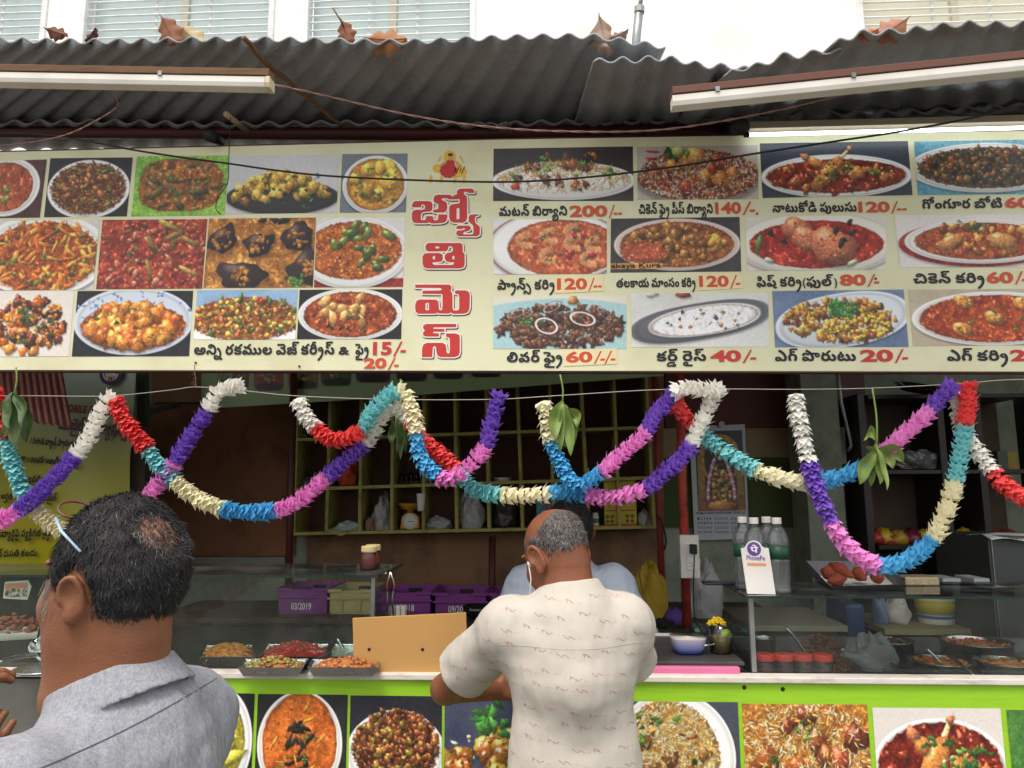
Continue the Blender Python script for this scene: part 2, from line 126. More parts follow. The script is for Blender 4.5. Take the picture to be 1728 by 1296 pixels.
[[13,-1,19,-1,24,0,32,4,38,0,45,-1,54,0,61,4,66,1,73,-1,83,0,90,4,96,1,99,0,111,-1,117,2,122,8,124,14,123,23,121,28,117,34,112,39,106,42,98,32,108,23,110,19,110,14,109,12,107,11,101,11,94,16,93,25,88,33,83,38,77,42,69,32,78,23,80,19,80,14,79,12,77,11,72,11,65,16,64,22,63,27,59,31,55,35,58,40,60,45,59,51,55,56,50,59,43,60,8,60,8,49,43,49,46,48,47,44,44,42,28,42,28,33,38,31,44,28,49,23,50,17,50,14,49,12,47,11,44,11,40,13,30,22,25,25,17,26,10,25,6,22,4,19,2,15,2,10,4,6,6,2],[18,9,16,10,15,13,16,15,19,16,21,15,24,12,22,10]],
[[21,-30,64,-31,65,-20,32,-20,32,-12,29,-7,23,-4,15,-4,10,-7,7,-10,6,-15,6,-20,8,-24,11,-27,15,-29],[19,-20,16,-18,15,-15,17,-13,20,-13,22,-15,23,-18,22,-20],[14,-1,21,-1,27,0,31,2,35,5,43,0,53,-1,60,1,65,5,67,11,68,19,66,27,60,35,63,39,64,45,63,51,60,56,56,58,49,60,12,59,12,49,48,49,51,48,51,45,50,43,39,42,39,33,44,31,50,26,53,22,54,16,53,13,50,11,45,12,41,17,29,17,26,12,22,11,18,11,17,12,18,14,29,19,34,23,36,28,36,33,33,38,27,41,18,42,10,41,6,38,3,34,2,29,4,24,16,27,16,31,18,33,21,32,23,30,21,27,7,20,3,14,3,9,5,4,9,1]],
[[6,-1,20,3,16,11,17,14,19,15,22,13,30,4,37,1,44,-1,50,-1,55,0,61,6,64,14,64,25,60,37,68,37,68,30,71,24,76,21,84,20,90,22,94,27,96,34,94,40,90,44,84,47,53,48,41,58,26,66,20,54,30,49,35,45,32,42,28,45,23,48,15,47,9,45,6,42,4,38,3,33,5,28,6,27,16,30,16,34,18,37,23,36,27,32,38,32,40,36,43,37,47,31,49,25,51,18,50,14,48,11,44,11,27,24,19,26,12,25,6,22,3,16,3,7],[80,30,78,32,78,36,82,37,84,36,86,34,85,31,83,29]],
[[55,-12,64,-12,71,-8,65,0,60,-2,58,0,58,2,62,6,64,10,65,15,64,22,62,27,59,32,49,41,46,42,39,32,46,26,50,21,50,14,48,11,42,12,30,22,22,26,17,26,11,25,7,23,4,20,2,15,2,10,4,5,8,1,14,-1,21,-1,26,0,32,4,37,1,45,-1,46,-5,48,-9,51,-11],[18,9,16,10,15,13,16,15,19,16,21,15,24,12,22,10],[16,33,24,32,29,34,34,38,42,47,46,49,50,50,50,61,43,60,37,58,23,42,21,42,19,43,17,50,4,47,6,41,9,37,12,34]],
[[6,-1,19,3,16,11,17,13,18,15,22,13,32,3,39,0,48,-1,52,0,57,2,61,5,63,10,64,15,64,21,62,27,59,32,54,37,42,42,47,48,55,50,54,61,48,60,42,58,37,54,29,44,27,42,24,43,21,50,8,47,11,39,16,34,22,32,36,32,44,28,49,22,50,16,49,11,44,11,27,24,19,26,12,25,6,22,3,16,3,7]],
[[14,-1,21,-1,27,0,31,2,35,5,39,2,44,-1,51,-1,58,0,65,5,68,13,68,23,63,31,73,31,73,23,76,18,81,15,87,14,94,16,98,20,100,27,99,33,94,39,86,42,39,42,39,32,44,31,51,25,54,20,54,16,53,13,51,11,47,11,44,13,41,17,30,17,26,12,20,11,17,12,18,14,30,20,34,24,36,28,36,34,33,38,27,41,18,42,10,41,6,38,3,34,2,29,4,24,16,27,16,31,18,33,21,33,23,30,21,27,7,20,3,14,3,8,5,4,9,1],[84,24,82,27,83,31,86,31,89,30,90,28,89,25,87,24]],
[[18,-1,23,-1,29,0,38,5,41,2,45,0,55,-1,61,1,67,5,70,11,70,18,69,25,66,31,60,37,53,41,50,42,40,42,38,44,39,46,41,47,55,47,55,57,40,57,38,58,38,60,38,61,41,62,68,62,69,72,38,72,31,71,27,67,25,63,25,59,27,56,30,52,26,46,26,43,27,38,29,36,32,34,43,32,51,27,55,22,56,15,54,11,50,11,46,12,43,17,32,17,28,12,23,11,20,13,20,15,22,18,27,20,27,30,2,30,2,19,8,18,6,12,7,5,12,1]],
[[29,-11,41,-11,41,0,47,-1,55,-1,61,2,65,6,68,14,67,23,64,30,58,37,68,47,76,50,75,61,68,60,63,58,48,42,44,43,41,50,29,47,31,40,25,42,14,42,8,40,4,36,2,30,5,23,16,27,16,31,18,32,21,32,23,30,21,27,10,22,5,17,3,10,4,6,6,3,13,-1,22,-1,29,1,35,5,40,1,30,0],[19,11,17,12,18,14,29,20,34,24,36,29,36,35,42,32,47,29,51,24,54,20,54,14,52,12,50,11,47,11,44,12,41,17,30,18,26,12,23,11]],
[[6,-1,19,3,16,11,17,13,18,15,22,13,32,3,39,0,48,-1,52,0,57,1,60,4,64,11,64,21,61,29,55,35,58,40,60,45,59,51,55,56,51,58,44,60,7,59,8,49,42,49,46,48,46,44,44,43,28,42,28,32,37,31,44,28,49,23,50,16,49,11,44,11,27,24,19,26,12,25,6,22,3,16,3,7]],
[[27,-1,36,-1,46,0,52,2,58,6,62,11,64,17,64,24,61,31,70,31,70,26,71,21,76,16,82,14,91,16,94,19,97,23,98,28,96,34,94,37,91,39,83,42,39,42,39,32,43,31,48,27,49,23,49,18,48,15,44,12,37,11,29,11,21,13,17,17,28,17,34,21,37,24,37,28,36,35,31,40,26,42,18,42,12,40,7,36,3,30,2,22,4,15,7,9,12,4,19,1],[82,24,80,27,80,31,86,30,87,28,87,25,85,24],[19,26,16,27,16,30,19,32,23,32,24,30,24,28,22,26]],
[[4,-34,13,-34,23,-32,30,-28,37,-22,28,-16,21,-22,12,-24,4,-23,0,-21,-2,-19,-3,-13,-1,-9,1,-14,4,-17,8,-19,13,-20,18,-19,22,-17,25,-15,27,-10,27,-5,25,-1,22,2,16,5,22,17,23,23,22,29,20,33,16,37,8,42,1,32,7,28,9,25,10,20,9,16,2,4,-6,0,-11,-5,-13,-9,-14,-14,-13,-21,-10,-27,-3,-32],[12,-10,10,-9,10,-5,14,-5,15,-7,15,-9,14,-10]],
[[27,-11,40,-11,39,0,50,-1,56,1,61,6,64,14,64,18,63,25,60,31,55,36,55,42,52,49,49,53,45,56,36,59,23,58,19,56,15,53,12,46,14,37,10,34,6,30,3,20,4,10,6,5,9,2,12,0,17,-1,27,0],[29,0,33,5,38,1],[20,11,17,13,17,21,20,26,24,30,32,31,40,30,45,28,48,24,50,20,50,15,49,13,47,11,44,11,42,12,39,17,28,18,27,17,25,12],[25,42,25,44,25,46,27,48,31,48,38,47,41,44,42,42,33,42]],
[[-60,-34,-52,-33,-47,-30,-38,-34,-29,-33,-25,-29,-22,-25,-22,-18,-25,-12,-20,-12,-20,-17,-18,-21,-15,-23,-9,-24,-5,-23,-1,-20,0,-15,-1,-10,-4,-7,-9,-5,-35,-4,-40,-12,-34,-19,-33,-23,-35,-25,-38,-25,-47,-18,-52,-15,-59,-15,-65,-18,-68,-22,-67,-28,-65,-32],[-57,-27,-58,-24,-57,-22,-54,-22,-52,-24,-54,-27],[-11,-17,-13,-15,-12,-12,-8,-13,-7,-15,-8,-16]],
[[55,-8,57,-7,58,0,57,8,61,15,63,23,61,32,57,38,51,42,42,42,37,40,32,36,24,41,16,42,9,41,5,38,3,35,2,31,3,26,4,22,16,25,16,30,18,31,22,30,26,26,38,26,41,30,44,31,46,30,48,25,47,18,40,21,33,23,19,23,13,20,10,18,8,13,8,9,10,4,16,1,23,-1,31,-1,44,2,44,-5],[29,9,23,10,22,12,24,13,33,13,40,11,36,9]],
[[13,-1,19,-1,24,0,32,4,37,1,44,-1,52,-1,58,2,62,7,65,15,64,24,61,30,53,38,47,42,46,41,39,32,47,25,50,20,50,14,49,12,47,11,42,12,31,22,25,25,17,26,12,26,8,24,3,18,2,10,4,5,6,2],[18,9,16,10,15,13,16,15,19,16,21,15,24,12,22,10],[16,33,24,32,29,34,34,38,42,47,46,49,50,50,50,61,43,60,37,58,23,42,21,42,19,43,17,50,4,47,6,41,9,37,12,34]],
[[-40,-25,-29,-25,-17,-22,-8,-17,0,-10,-8,-3,-15,-9,-21,-12,-28,-14,-39,-14,-50,-10,-59,-3,-66,-9,-65,-12,-60,-16,-54,-21,-47,-23]],
[[30,-1,44,-1,58,1,67,5,72,11,74,16,75,20,73,28,73,34,72,40,68,49,60,55,51,59,42,60,34,59,29,58,24,53,22,47,23,42,27,37,21,38,14,37,9,34,5,30,3,24,3,18,4,13,7,9,11,5,16,2],[31,10,24,11,19,13,29,15,33,17,35,20,36,23,36,28,34,32,31,36,38,35,44,37,48,41,50,48,53,46,58,42,60,37,51,37,44,35,42,32,40,29,40,21,42,17,47,14,52,13,59,14,56,12,49,11],[18,22,15,23,16,26,20,28,23,28,24,25,24,23,21,22],[55,22,51,24,52,28,56,28,61,26,59,23],[35,44,33,45,33,48,35,49,39,50,39,45]],
[[13,-1,19,-1,24,0,32,4,39,0,50,-1,57,2,62,6,64,11,65,18,65,25,64,33,61,40,57,45,48,54,38,59,27,60,18,58,12,53,10,48,11,42,14,38,19,36,26,35,31,36,36,39,38,46,41,44,46,39,49,33,52,20,50,13,48,11,45,11,41,13,31,22,25,25,17,26,9,24,5,21,3,18,2,10,4,6,6,2],[18,9,16,10,15,13,16,15,19,16,21,15,24,12,22,10],[24,44,21,46,22,48,24,50,27,49,28,45]],
[[16,-1,26,0,34,5,37,2,42,-1,49,-1,55,0,61,5,64,12,64,22,60,31,70,31,70,23,72,18,77,15,84,14,91,16,95,21,97,28,96,34,93,37,90,40,82,42,4,42,4,32,8,31,3,22,3,11,5,7,8,3,12,0],[20,11,19,12,17,14,17,21,20,26,25,30,31,31,40,30,46,28,49,23,50,15,49,12,47,11,42,12,39,17,28,17,27,17,25,12],[81,24,79,27,80,31,84,31,86,30,87,28,86,25,84,24]],
[[-30,-39,-20,-39,-20,-33,-11,-34,-7,-32,-4,-29,-3,-23,-3,-17,-6,-12,-10,-8,-20,-5,-30,-5,-39,-8,-45,-13,-47,-21,-47,-24,-45,-29,-43,-31,-40,-33,-34,-34,-30,-33],[-27,-32,-25,-30,-23,-32],[-34,-25,-36,-23,-35,-18,-33,-15,-30,-13,-23,-13,-20,-13,-16,-15,-14,-19,-14,-23,-15,-25,-18,-25,-21,-23,-29,-23,-32,-25],[-26,-22,-23,-22,-20,-21,-20,-18,-21,-16,-26,-14,-29,-16,-30,-20]],
[[21,-30,61,-31,61,-30,61,-20,33,-20,32,-12,29,-7,23,-4,15,-4,11,-6,7,-10,6,-15,6,-20,8,-25,12,-28],[19,-20,16,-18,16,-15,17,-13,20,-13,22,-14,23,-18,22,-20],[13,-1,23,-1,27,1,32,4,37,1,44,-1,52,-1,57,2,62,7,65,15,64,23,61,30,58,34,52,39,47,42,46,41,39,32,46,26,50,20,50,14,49,12,47,11,42,12,31,22,25,25,15,26,8,24,3,18,2,13,2,9,4,5,6,2],[18,9,16,10,15,13,16,15,19,16,21,15,24,12,22,10],[17,32,29,32,37,36,39,38,40,43,41,48,39,53,35,57,29,59,-1,60,-1,49,24,49,27,47,28,45,27,43,17,42]],
[[20,-1,31,-1,41,1,48,5,50,12,49,19,47,22,44,24,36,26,20,27,17,28,18,30,21,31,31,31,36,27,49,31,45,37,39,40,41,45,41,50,39,58,34,63,26,65,19,64,13,62,10,58,10,53,12,49,16,46,23,45,30,47,30,46,27,44,23,43,14,45,12,40,4,35,2,30,2,25,4,23,8,19,16,17,33,15,35,14,35,12,34,11,30,10,19,11,13,15,1,11,3,7,7,3,12,1],[23,53,21,55,22,57,26,57,29,55,27,53]],
[[-52,-30,-22,-31,-10,-29,-5,-26,-2,-22,-1,-17,-2,-12,-5,-7,-8,-5,-13,-4,-21,-5,-25,-7,-27,-10,-28,-15,-28,-20,-52,-20],[-18,-20,-18,-17,-17,-14,-14,-13,-12,-14,-11,-16,-12,-18,-14,-20]],
[[33,-1,40,-1,46,0,50,2,53,6,54,10,53,15,51,20,47,24,50,29,51,34,49,38,45,41,51,48,58,50,58,61,51,60,45,57,31,42,29,42,27,43,25,50,12,47,14,40,19,35,25,32,35,33,37,32,37,30,36,29,27,30,19,30,13,29,8,27,4,24,2,20,2,15,4,10,5,8,17,11,16,16,17,19,20,20,25,20,21,14,21,7,25,2],[36,10,34,11,34,13,37,17,40,15,40,11,39,10]],
[[-27,-25,-16,-25,-8,-22,0,-15,5,-7,-4,-2,-9,-8,-13,-12,-18,-14,-25,-14,-30,-13,-34,-11,-37,-7,-41,-2,-42,-2,-50,-7,-48,-11,-44,-17,-39,-21,-34,-23]],
[[15,-1,26,0,33,5,40,0,50,-1,57,1,61,5,63,10,64,15,62,26,56,35,47,40,53,48,61,50,60,61,53,60,48,58,35,44,33,42,31,42,30,44,27,50,14,47,17,39,10,34,6,30,3,23,3,16,4,10,6,5,10,1],[20,11,18,12,17,14,17,21,20,26,25,30,31,31,40,30,45,28,49,23,50,15,48,12,47,11,42,12,39,17,28,17,27,17,25,12]],
[[-30,-39,-20,-39,-20,-33,-11,-34,-7,-32,-4,-29,-3,-23,-3,-17,-6,-12,-10,-8,-20,-5,-30,-5,-39,-8,-45,-13,-47,-21,-47,-24,-45,-29,-43,-31,-40,-33,-34,-34,-30,-33],[-27,-32,-25,-30,-23,-32],[-34,-25,-36,-23,-35,-18,-33,-15,-30,-13,-23,-13,-20,-13,-16,-15,-14,-19,-14,-23,-15,-25,-19,-25,-20,-21,-21,-21,-29,-21,-31,-25]],
[[13,-1,19,-1,24,0,32,4,37,1,44,-1,52,-1,58,2,63,8,65,15,64,23,60,31,69,31,70,22,72,19,75,16,84,14,90,16,94,19,96,23,97,27,96,33,92,39,88,41,82,42,82,44,83,46,86,46,90,43,99,46,99,47,96,51,92,53,83,55,78,54,74,51,71,48,70,42,47,42,39,32,46,26,50,21,50,14,49,12,47,11,42,12,31,22,25,25,17,26,9,24,5,21,3,18,2,10,4,5,6,2],[18,9,16,10,15,13,16,15,19,16,21,15,24,12,22,10],[81,24,79,27,79,31,85,30,87,28,86,25,84,24],[16,33,24,32,29,34,34,38,42,47,46,49,50,50,50,61,43,60,37,58,23,42,21,42,19,43,17,50,4,47,6,41,9,37,12,34]],
[[-41,-34,-32,-33,-26,-30,-23,-32,-19,-34,-13,-34,-9,-32,-5,-29,-3,-24,-3,-19,-4,-14,-9,-8,-15,-5,-21,-12,-15,-17,-14,-21,-15,-24,-18,-25,-20,-24,-22,-22,-30,-21,-26,-19,-24,-14,-25,-10,-28,-6,-34,-4,-40,-5,-44,-6,-47,-8,-50,-12,-51,-17,-52,-21,-51,-26,-49,-29,-45,-32],[-37,-25,-40,-24,-41,-21,-31,-22,-33,-25],[-38,-15,-40,-14,-39,-13,-36,-11,-34,-12,-34,-14]]]
TEL_L = {
'మటన్ బిర్యాని': [0,0,0,1,97,0,2,170,0,3,257,0,4,330,0,5,416,0,6,460,0],
'చికెన్ ఫ్రై పీస్ బిర్యాని': [7,0,0,8,74,0,2,125,0,9,212,0,10,280,0,11,340,0,12,407,0,3,494,0,4,567,0,5,653,0,6,697,0],
'నాటుకోడి పులుసు': [13,0,0,1,98,0,14,171,0,15,201,0,16,275,0,17,365,0,18,459,0,14,525,0,19,555,0,14,622,0],
'గోంగూర బోటి': [20,0,0,21,75,0,22,122,0,23,177,0,24,237,0,25,311,0,26,408,0],
'ప్రాన్స్ కర్రి': [27,0,0,10,98,0,2,138,0,28,205,0,29,263,0,30,315,0,10,370,0],
'తలకాయ మాంసం కర్రి': [31,0,0,18,77,0,32,143,0,33,226,0,34,360,0,21,487,0,19,534,0,21,601,0,29,668,0,30,720,0,10,775,0],
'ఫిష్ కర్రి': [35,0,0,36,67,0,29,154,0,30,206,0,10,261,0],
'ఫుల్': [37,0,0,38,93,0],
'చికెన్ కర్రి': [7,0,0,8,74,0,2,125,0,29,212,0,30,264,0,10,319,0],
'లివర్ ఫ్రై': [39,0,0,40,67,0,41,135,0,9,209,0,10,276,0],
'కర్డ్ రైస్': [29,0,0,41,52,0,42,100,0,43,126,0,12,180,0],
'ఎగ్ పొరుటు': [44,0,0,45,67,0,46,141,0,24,238,0,14,293,0,1,322,0,14,395,0],
'ఎగ్ కర్రి': [44,0,0,45,67,0,29,141,0,30,193,0,10,248,0],
'అన్ని రకముల వెజ్ కర్రీస్': [47,0,0,6,79,0,48,147,0,24,199,0,29,254,0,0,306,0,14,403,0,18,432,0,49,519,0,50,586,0,29,675,0,51,727,0,10,781,0,12,822,0],
'ఫ్రై': [9,0,0,10,67,0],
'మొబైల్ సొల్యూషన్స్': [52,0,0,53,127,0,38,197,0,54,284,0,18,380,0,23,447,0,5,507,0,55,550,0,2,618,0,28,685,0],
'న బ్యాచ్ ప్రారంభం': [56,0,0,57,87,0,5,188,0,58,232,0,27,324,0,10,423,0,24,463,0,21,517,0,59,564,0,21,635,0],
'నెలా': [60,0,0,61,67,0],
'న అడ్మిషన్స్': [56,0,0,47,87,0,16,166,0,62,236,0,55,261,0,2,328,0,28,395,0],
'వ్యవధి': [40,0,0,5,67,0,40,111,0,63,178,0],
'అర్హత': [47,0,0,24,79,0,64,135,0,31,134,0],
'ఇంటర్ మొబైల్': [65,0,0,21,65,0,1,112,0,41,185,0,52,259,0,53,386,0,38,457,0],
'ప్రతి విద్యార్థిపై వ్యక్తిగత శ్రద్ధ': [66,0,0,67,67,0,68,67,0,69,164,0,70,232,0,5,330,0,30,374,0,71,421,0,72,428,0,40,515,0,5,583,0,73,626,0,74,670,0,22,678,0,31,732,0,75,829,0,76,875,0,77,884,0,78,936,0],
'హాస్టల్ వసతి కలదు': [79,0,0,19,98,0,80,151,0,38,165,0,40,251,0,19,318,0,68,385,0,29,482,0,18,534,0,77,601,0,14,667,0]}
TITLE = [[[427,73,500,72,509,74,520,84,522,88,522,100,521,102,480,102,471,95,467,94,456,94,451,102,454,112,467,122,473,141,473,270,464,294,441,303,383,303,360,292,356,282,352,267,352,204,353,199,361,183,384,177,411,175,422,168,423,165,423,149,417,141,403,145,349,145,337,138,306,139,300,145,304,151,308,154,325,159,337,173,339,196,336,217,334,223,318,233,313,234,253,234,242,226,241,223,251,216,275,211,280,202,278,178,262,171,250,163,249,161,246,140,254,121,276,114,345,114,360,116,375,127,389,116,404,112,404,96,409,81],
[130,157,212,157,234,165,239,180,239,210,232,223,226,227,186,230,171,234,168,237,162,246,161,258,160,277,165,285,186,285,189,284,194,279,196,261,197,259,236,258,239,259,245,268,247,282,248,284,257,288,272,285,274,284,278,275,280,247,337,247,339,249,339,270,331,294,325,298,308,305,234,308,231,307,219,299,203,306,124,306,107,297,100,277,100,243,100,240,108,223,127,216,181,215,188,208,188,188,184,182,181,180,170,180,168,181,162,187,161,197,160,199,101,199,101,197,101,182,112,162,115,160],
[418,203,403,207,402,208,402,278,403,281,418,277,421,275,421,205,421,203],
[520,247,549,247,551,248,551,255,533,258,526,268,526,294,533,310,552,323,559,334,559,371,555,387,537,394,417,394,413,393,402,385,401,383,400,368,407,357,411,356,433,355,450,352,456,351,457,347,458,341,450,338,440,346,400,345,400,343,402,328,420,322,487,323,497,331,498,343,497,346,484,357,455,365,450,368,445,373,449,382,506,382,515,377,516,363,516,338,513,321,484,296,483,275,486,258,488,255,499,248],
[210,440,424,440,439,446,443,462,444,502,456,513,456,515,457,582,449,604,425,611,204,612,198,610,180,602,172,578,172,532,183,513,205,508,286,508,308,518,309,550,301,564,299,565,277,568,241,570,240,573,241,582,252,588,373,588,383,581,385,575,385,571,384,570,354,569,332,563,329,559,322,542,323,523,334,510,338,508,360,504,375,497,378,474,370,463,357,462,348,462,345,483,330,495,213,497,196,488,193,474,193,455,199,449],
[260,463,258,466,259,475,260,477,283,477,285,476,285,465,284,463],
[242,527,241,529,241,550,243,550,257,550,257,546,256,527,254,527],
[374,527,373,529,373,550,375,550,388,550,388,543,387,527,385,527],
[123,721,348,721,363,727,364,729,368,746,360,762,370,774,374,793,375,882,381,893,384,895,411,895,418,887,419,883,420,798,414,785,409,784,394,783,392,783,392,760,395,760,463,760,482,769,485,771,491,793,491,807,491,812,490,876,480,905,478,907,458,915,445,917,381,918,364,909,348,916,286,916,272,910,260,916,243,917,143,917,126,903,122,877,123,853,134,828,156,821,227,822,261,823,276,832,278,835,281,856,283,888,293,895,303,891,304,889,307,864,307,790,303,785,300,784,173,783,172,780,172,765,173,763,189,762,289,761,301,756,300,747,290,743,125,742,123,740,123,723],
[210,844,193,846,192,847,192,891,193,893,214,893,216,892,215,853,214,844],
[280,986,399,986,400,989,400,1006,400,1008,250,1009,243,1014,250,1019,317,1020,320,1021,320,1031,319,1038,318,1039,251,1038,244,1040,245,1046,248,1048,284,1051,284,1055,283,1069,282,1071,195,1071,177,1064,175,1050,175,1045,188,1031,175,1013,178,997,179,995,197,987],
[331,1050,400,1051,421,1062,424,1081,424,1176,416,1200,390,1210,297,1210,281,1205,275,1202,266,1177,263,1145,254,1135,244,1140,243,1145,240,1165,238,1208,238,1210,171,1210,168,1210,169,1156,170,1148,175,1133,179,1124,202,1114,308,1114,327,1125,333,1148,334,1176,343,1186,346,1186,353,1182,354,1178,357,1155,356,1088,351,1077,331,1074,330,1053]],
[[427,64,500,64,509,65,515,67,530,83,531,89,531,101,529,106,524,110,518,111,481,111,475,110,466,103,462,103,461,105,475,118,482,140,483,246,485,246,494,240,499,239,523,238,549,238,555,240,559,245,560,252,558,259,553,263,538,266,535,270,535,274,535,293,539,303,560,319,567,329,568,335,568,372,563,390,558,395,543,402,537,403,417,403,410,402,398,393,393,387,391,368,397,354,392,348,391,343,395,324,399,320,411,315,412,313,384,312,376,310,355,299,351,295,346,282,343,286,339,298,333,304,313,313,295,315,233,317,228,316,218,310,209,314,203,315,124,315,118,314,110,309,103,304,98,299,91,277,91,241,92,235,100,219,105,214,114,210,113,209,99,207,94,203,92,197,92,184,93,177,103,159,109,153,133,148,210,148,238,156,237,141,238,135,245,119,252,112,276,105,345,105,364,108,375,116,385,108,394,105,396,91,401,78,403,75,408,71],
[331,147,326,148,326,149,331,153,344,167,346,174,347,181,349,184,353,179,358,175,384,168,408,166,413,164,414,161,414,154,413,152,403,154,349,154,343,153,335,147],
[248,173,247,174,248,182,249,206,252,206,269,203,271,199,270,185,260,180],
[173,189,171,191,170,198,167,205,169,206,178,206,179,204,179,191,177,189],
[340,230,332,235,332,237,341,238,342,236,342,231,342,230],
[235,233,226,236,192,238,176,242,171,250,170,259,170,275,174,276,183,276,185,275,188,257,193,251,199,250,235,250,242,251,249,258,253,265,255,276,256,278,259,279,267,277,269,274,270,265,271,245,269,244,249,242],
[473,298,467,303,449,310,445,312,446,313,489,313,488,311,477,301,475,298],
[505,351,488,365,466,371,464,372,464,373,505,373,506,371,508,361,507,351],
[210,431,424,431,430,432,444,439,448,443,452,461,453,498,463,509,465,516,466,582,465,588,457,607,451,613,424,620,203,620,194,618,177,610,171,603,163,578,163,533,164,527,177,507,180,505,196,500,189,492,187,488,184,475,184,457,185,451,189,447,202,435],
[357,471,356,473,353,487,345,495,345,497,358,495,365,492,367,490,369,478,368,475,365,472],
[315,505,307,506,307,507,316,514,318,515,325,506,323,505],
[317,557,308,569,304,573,280,577,276,578,276,579,350,579,350,578,348,577,327,570,322,565],
[124,712,346,712,353,713,366,719,372,726,377,746,376,751,371,761,377,769,380,778,382,781,383,763,384,757,388,753,394,751,463,751,469,752,487,761,493,767,500,796,499,876,488,909,483,914,477,917,459,924,445,926,382,927,375,926,364,919,354,924,347,925,287,925,281,924,273,920,259,925,243,926,146,926,139,925,125,914,118,907,113,877,114,854,115,848,124,826,129,821,147,814,157,812,166,812,227,813,258,814,264,815,280,824,286,830,290,856,292,882,294,885,296,881,298,864,298,795,297,793,295,793,176,792,169,791,165,787,163,782,163,765,166,758,169,755,175,753,175,752,126,751,119,749,115,745,114,740,114,723,116,717,120,713],
[383,786,384,879,386,884,389,886,406,886,409,884,410,881,411,800,407,793,390,791],
[202,854,201,857,201,882,202,884,204,884,206,884,207,882,206,856,205,854],
[280,977,397,977,403,978,408,983,409,989,409,1006,408,1011,404,1015,397,1017,330,1018,329,1019,329,1030,328,1040,330,1041,354,1041,361,1041,400,1042,406,1043,417,1049,425,1054,429,1058,433,1081,433,1176,425,1202,420,1208,396,1218,390,1219,297,1219,285,1216,272,1211,267,1206,257,1177,255,1154,253,1147,251,1150,249,1165,247,1208,246,1213,242,1217,235,1219,171,1219,165,1218,160,1213,159,1206,160,1157,162,1144,167,1129,170,1121,175,1116,201,1105,304,1105,313,1107,329,1115,336,1122,342,1148,343,1172,344,1174,346,1172,348,1154,347,1090,344,1085,328,1082,323,1077,322,1071,322,1050,321,1048,294,1048,293,1050,293,1055,292,1069,291,1074,287,1078,281,1080,194,1080,175,1073,169,1066,166,1046,168,1040,175,1032,176,1030,168,1019,166,1012,170,993,175,988,191,979,198,978]]]
# ------------------------------------------------------------------ helpers
def ray(px, py):
    return ROT @ Vector(((px - 864) / FPX, (648 - py) / FPX, -1))
def P(px, py, Y):                               # pixel of the photograph -> point at depth Y
    d = ray(px, py)
    return CAM + d * (Y / d.y)
def PZ(px, py, Z):                              # pixel -> point at height Z
    d = ray(px, py)
    return CAM + d * ((Z - CAM.z) / d.z)
class Plane:
    def __init__(s, p, n):
        s.p = Vector(p); s.n = Vector(n).normalized()
        s.u = Vector((0, 0, 1)).cross(s.n).normalized() if abs(s.n.z) < .99 else Vector((1, 0, 0))
        s.v = s.n.cross(s.u)
    def at(s, px, py, off=0.0):
        d = ray(px, py)
        return CAM + d * ((s.p + s.n * off - CAM).dot(s.n) / d.dot(s.n))
def s2l(c):
    c = np.clip(np.asarray(c, dtype=np.float64), 0, 1)
    return np.where(c <= 0.04045, c / 12.92, ((c + 0.055) / 1.055) ** 2.4)
def rgb(*c):                                    # 0-255 surface colour -> linear
    return tuple(float(x) for x in s2l(np.array(c) / 255.0))
MATS = {}
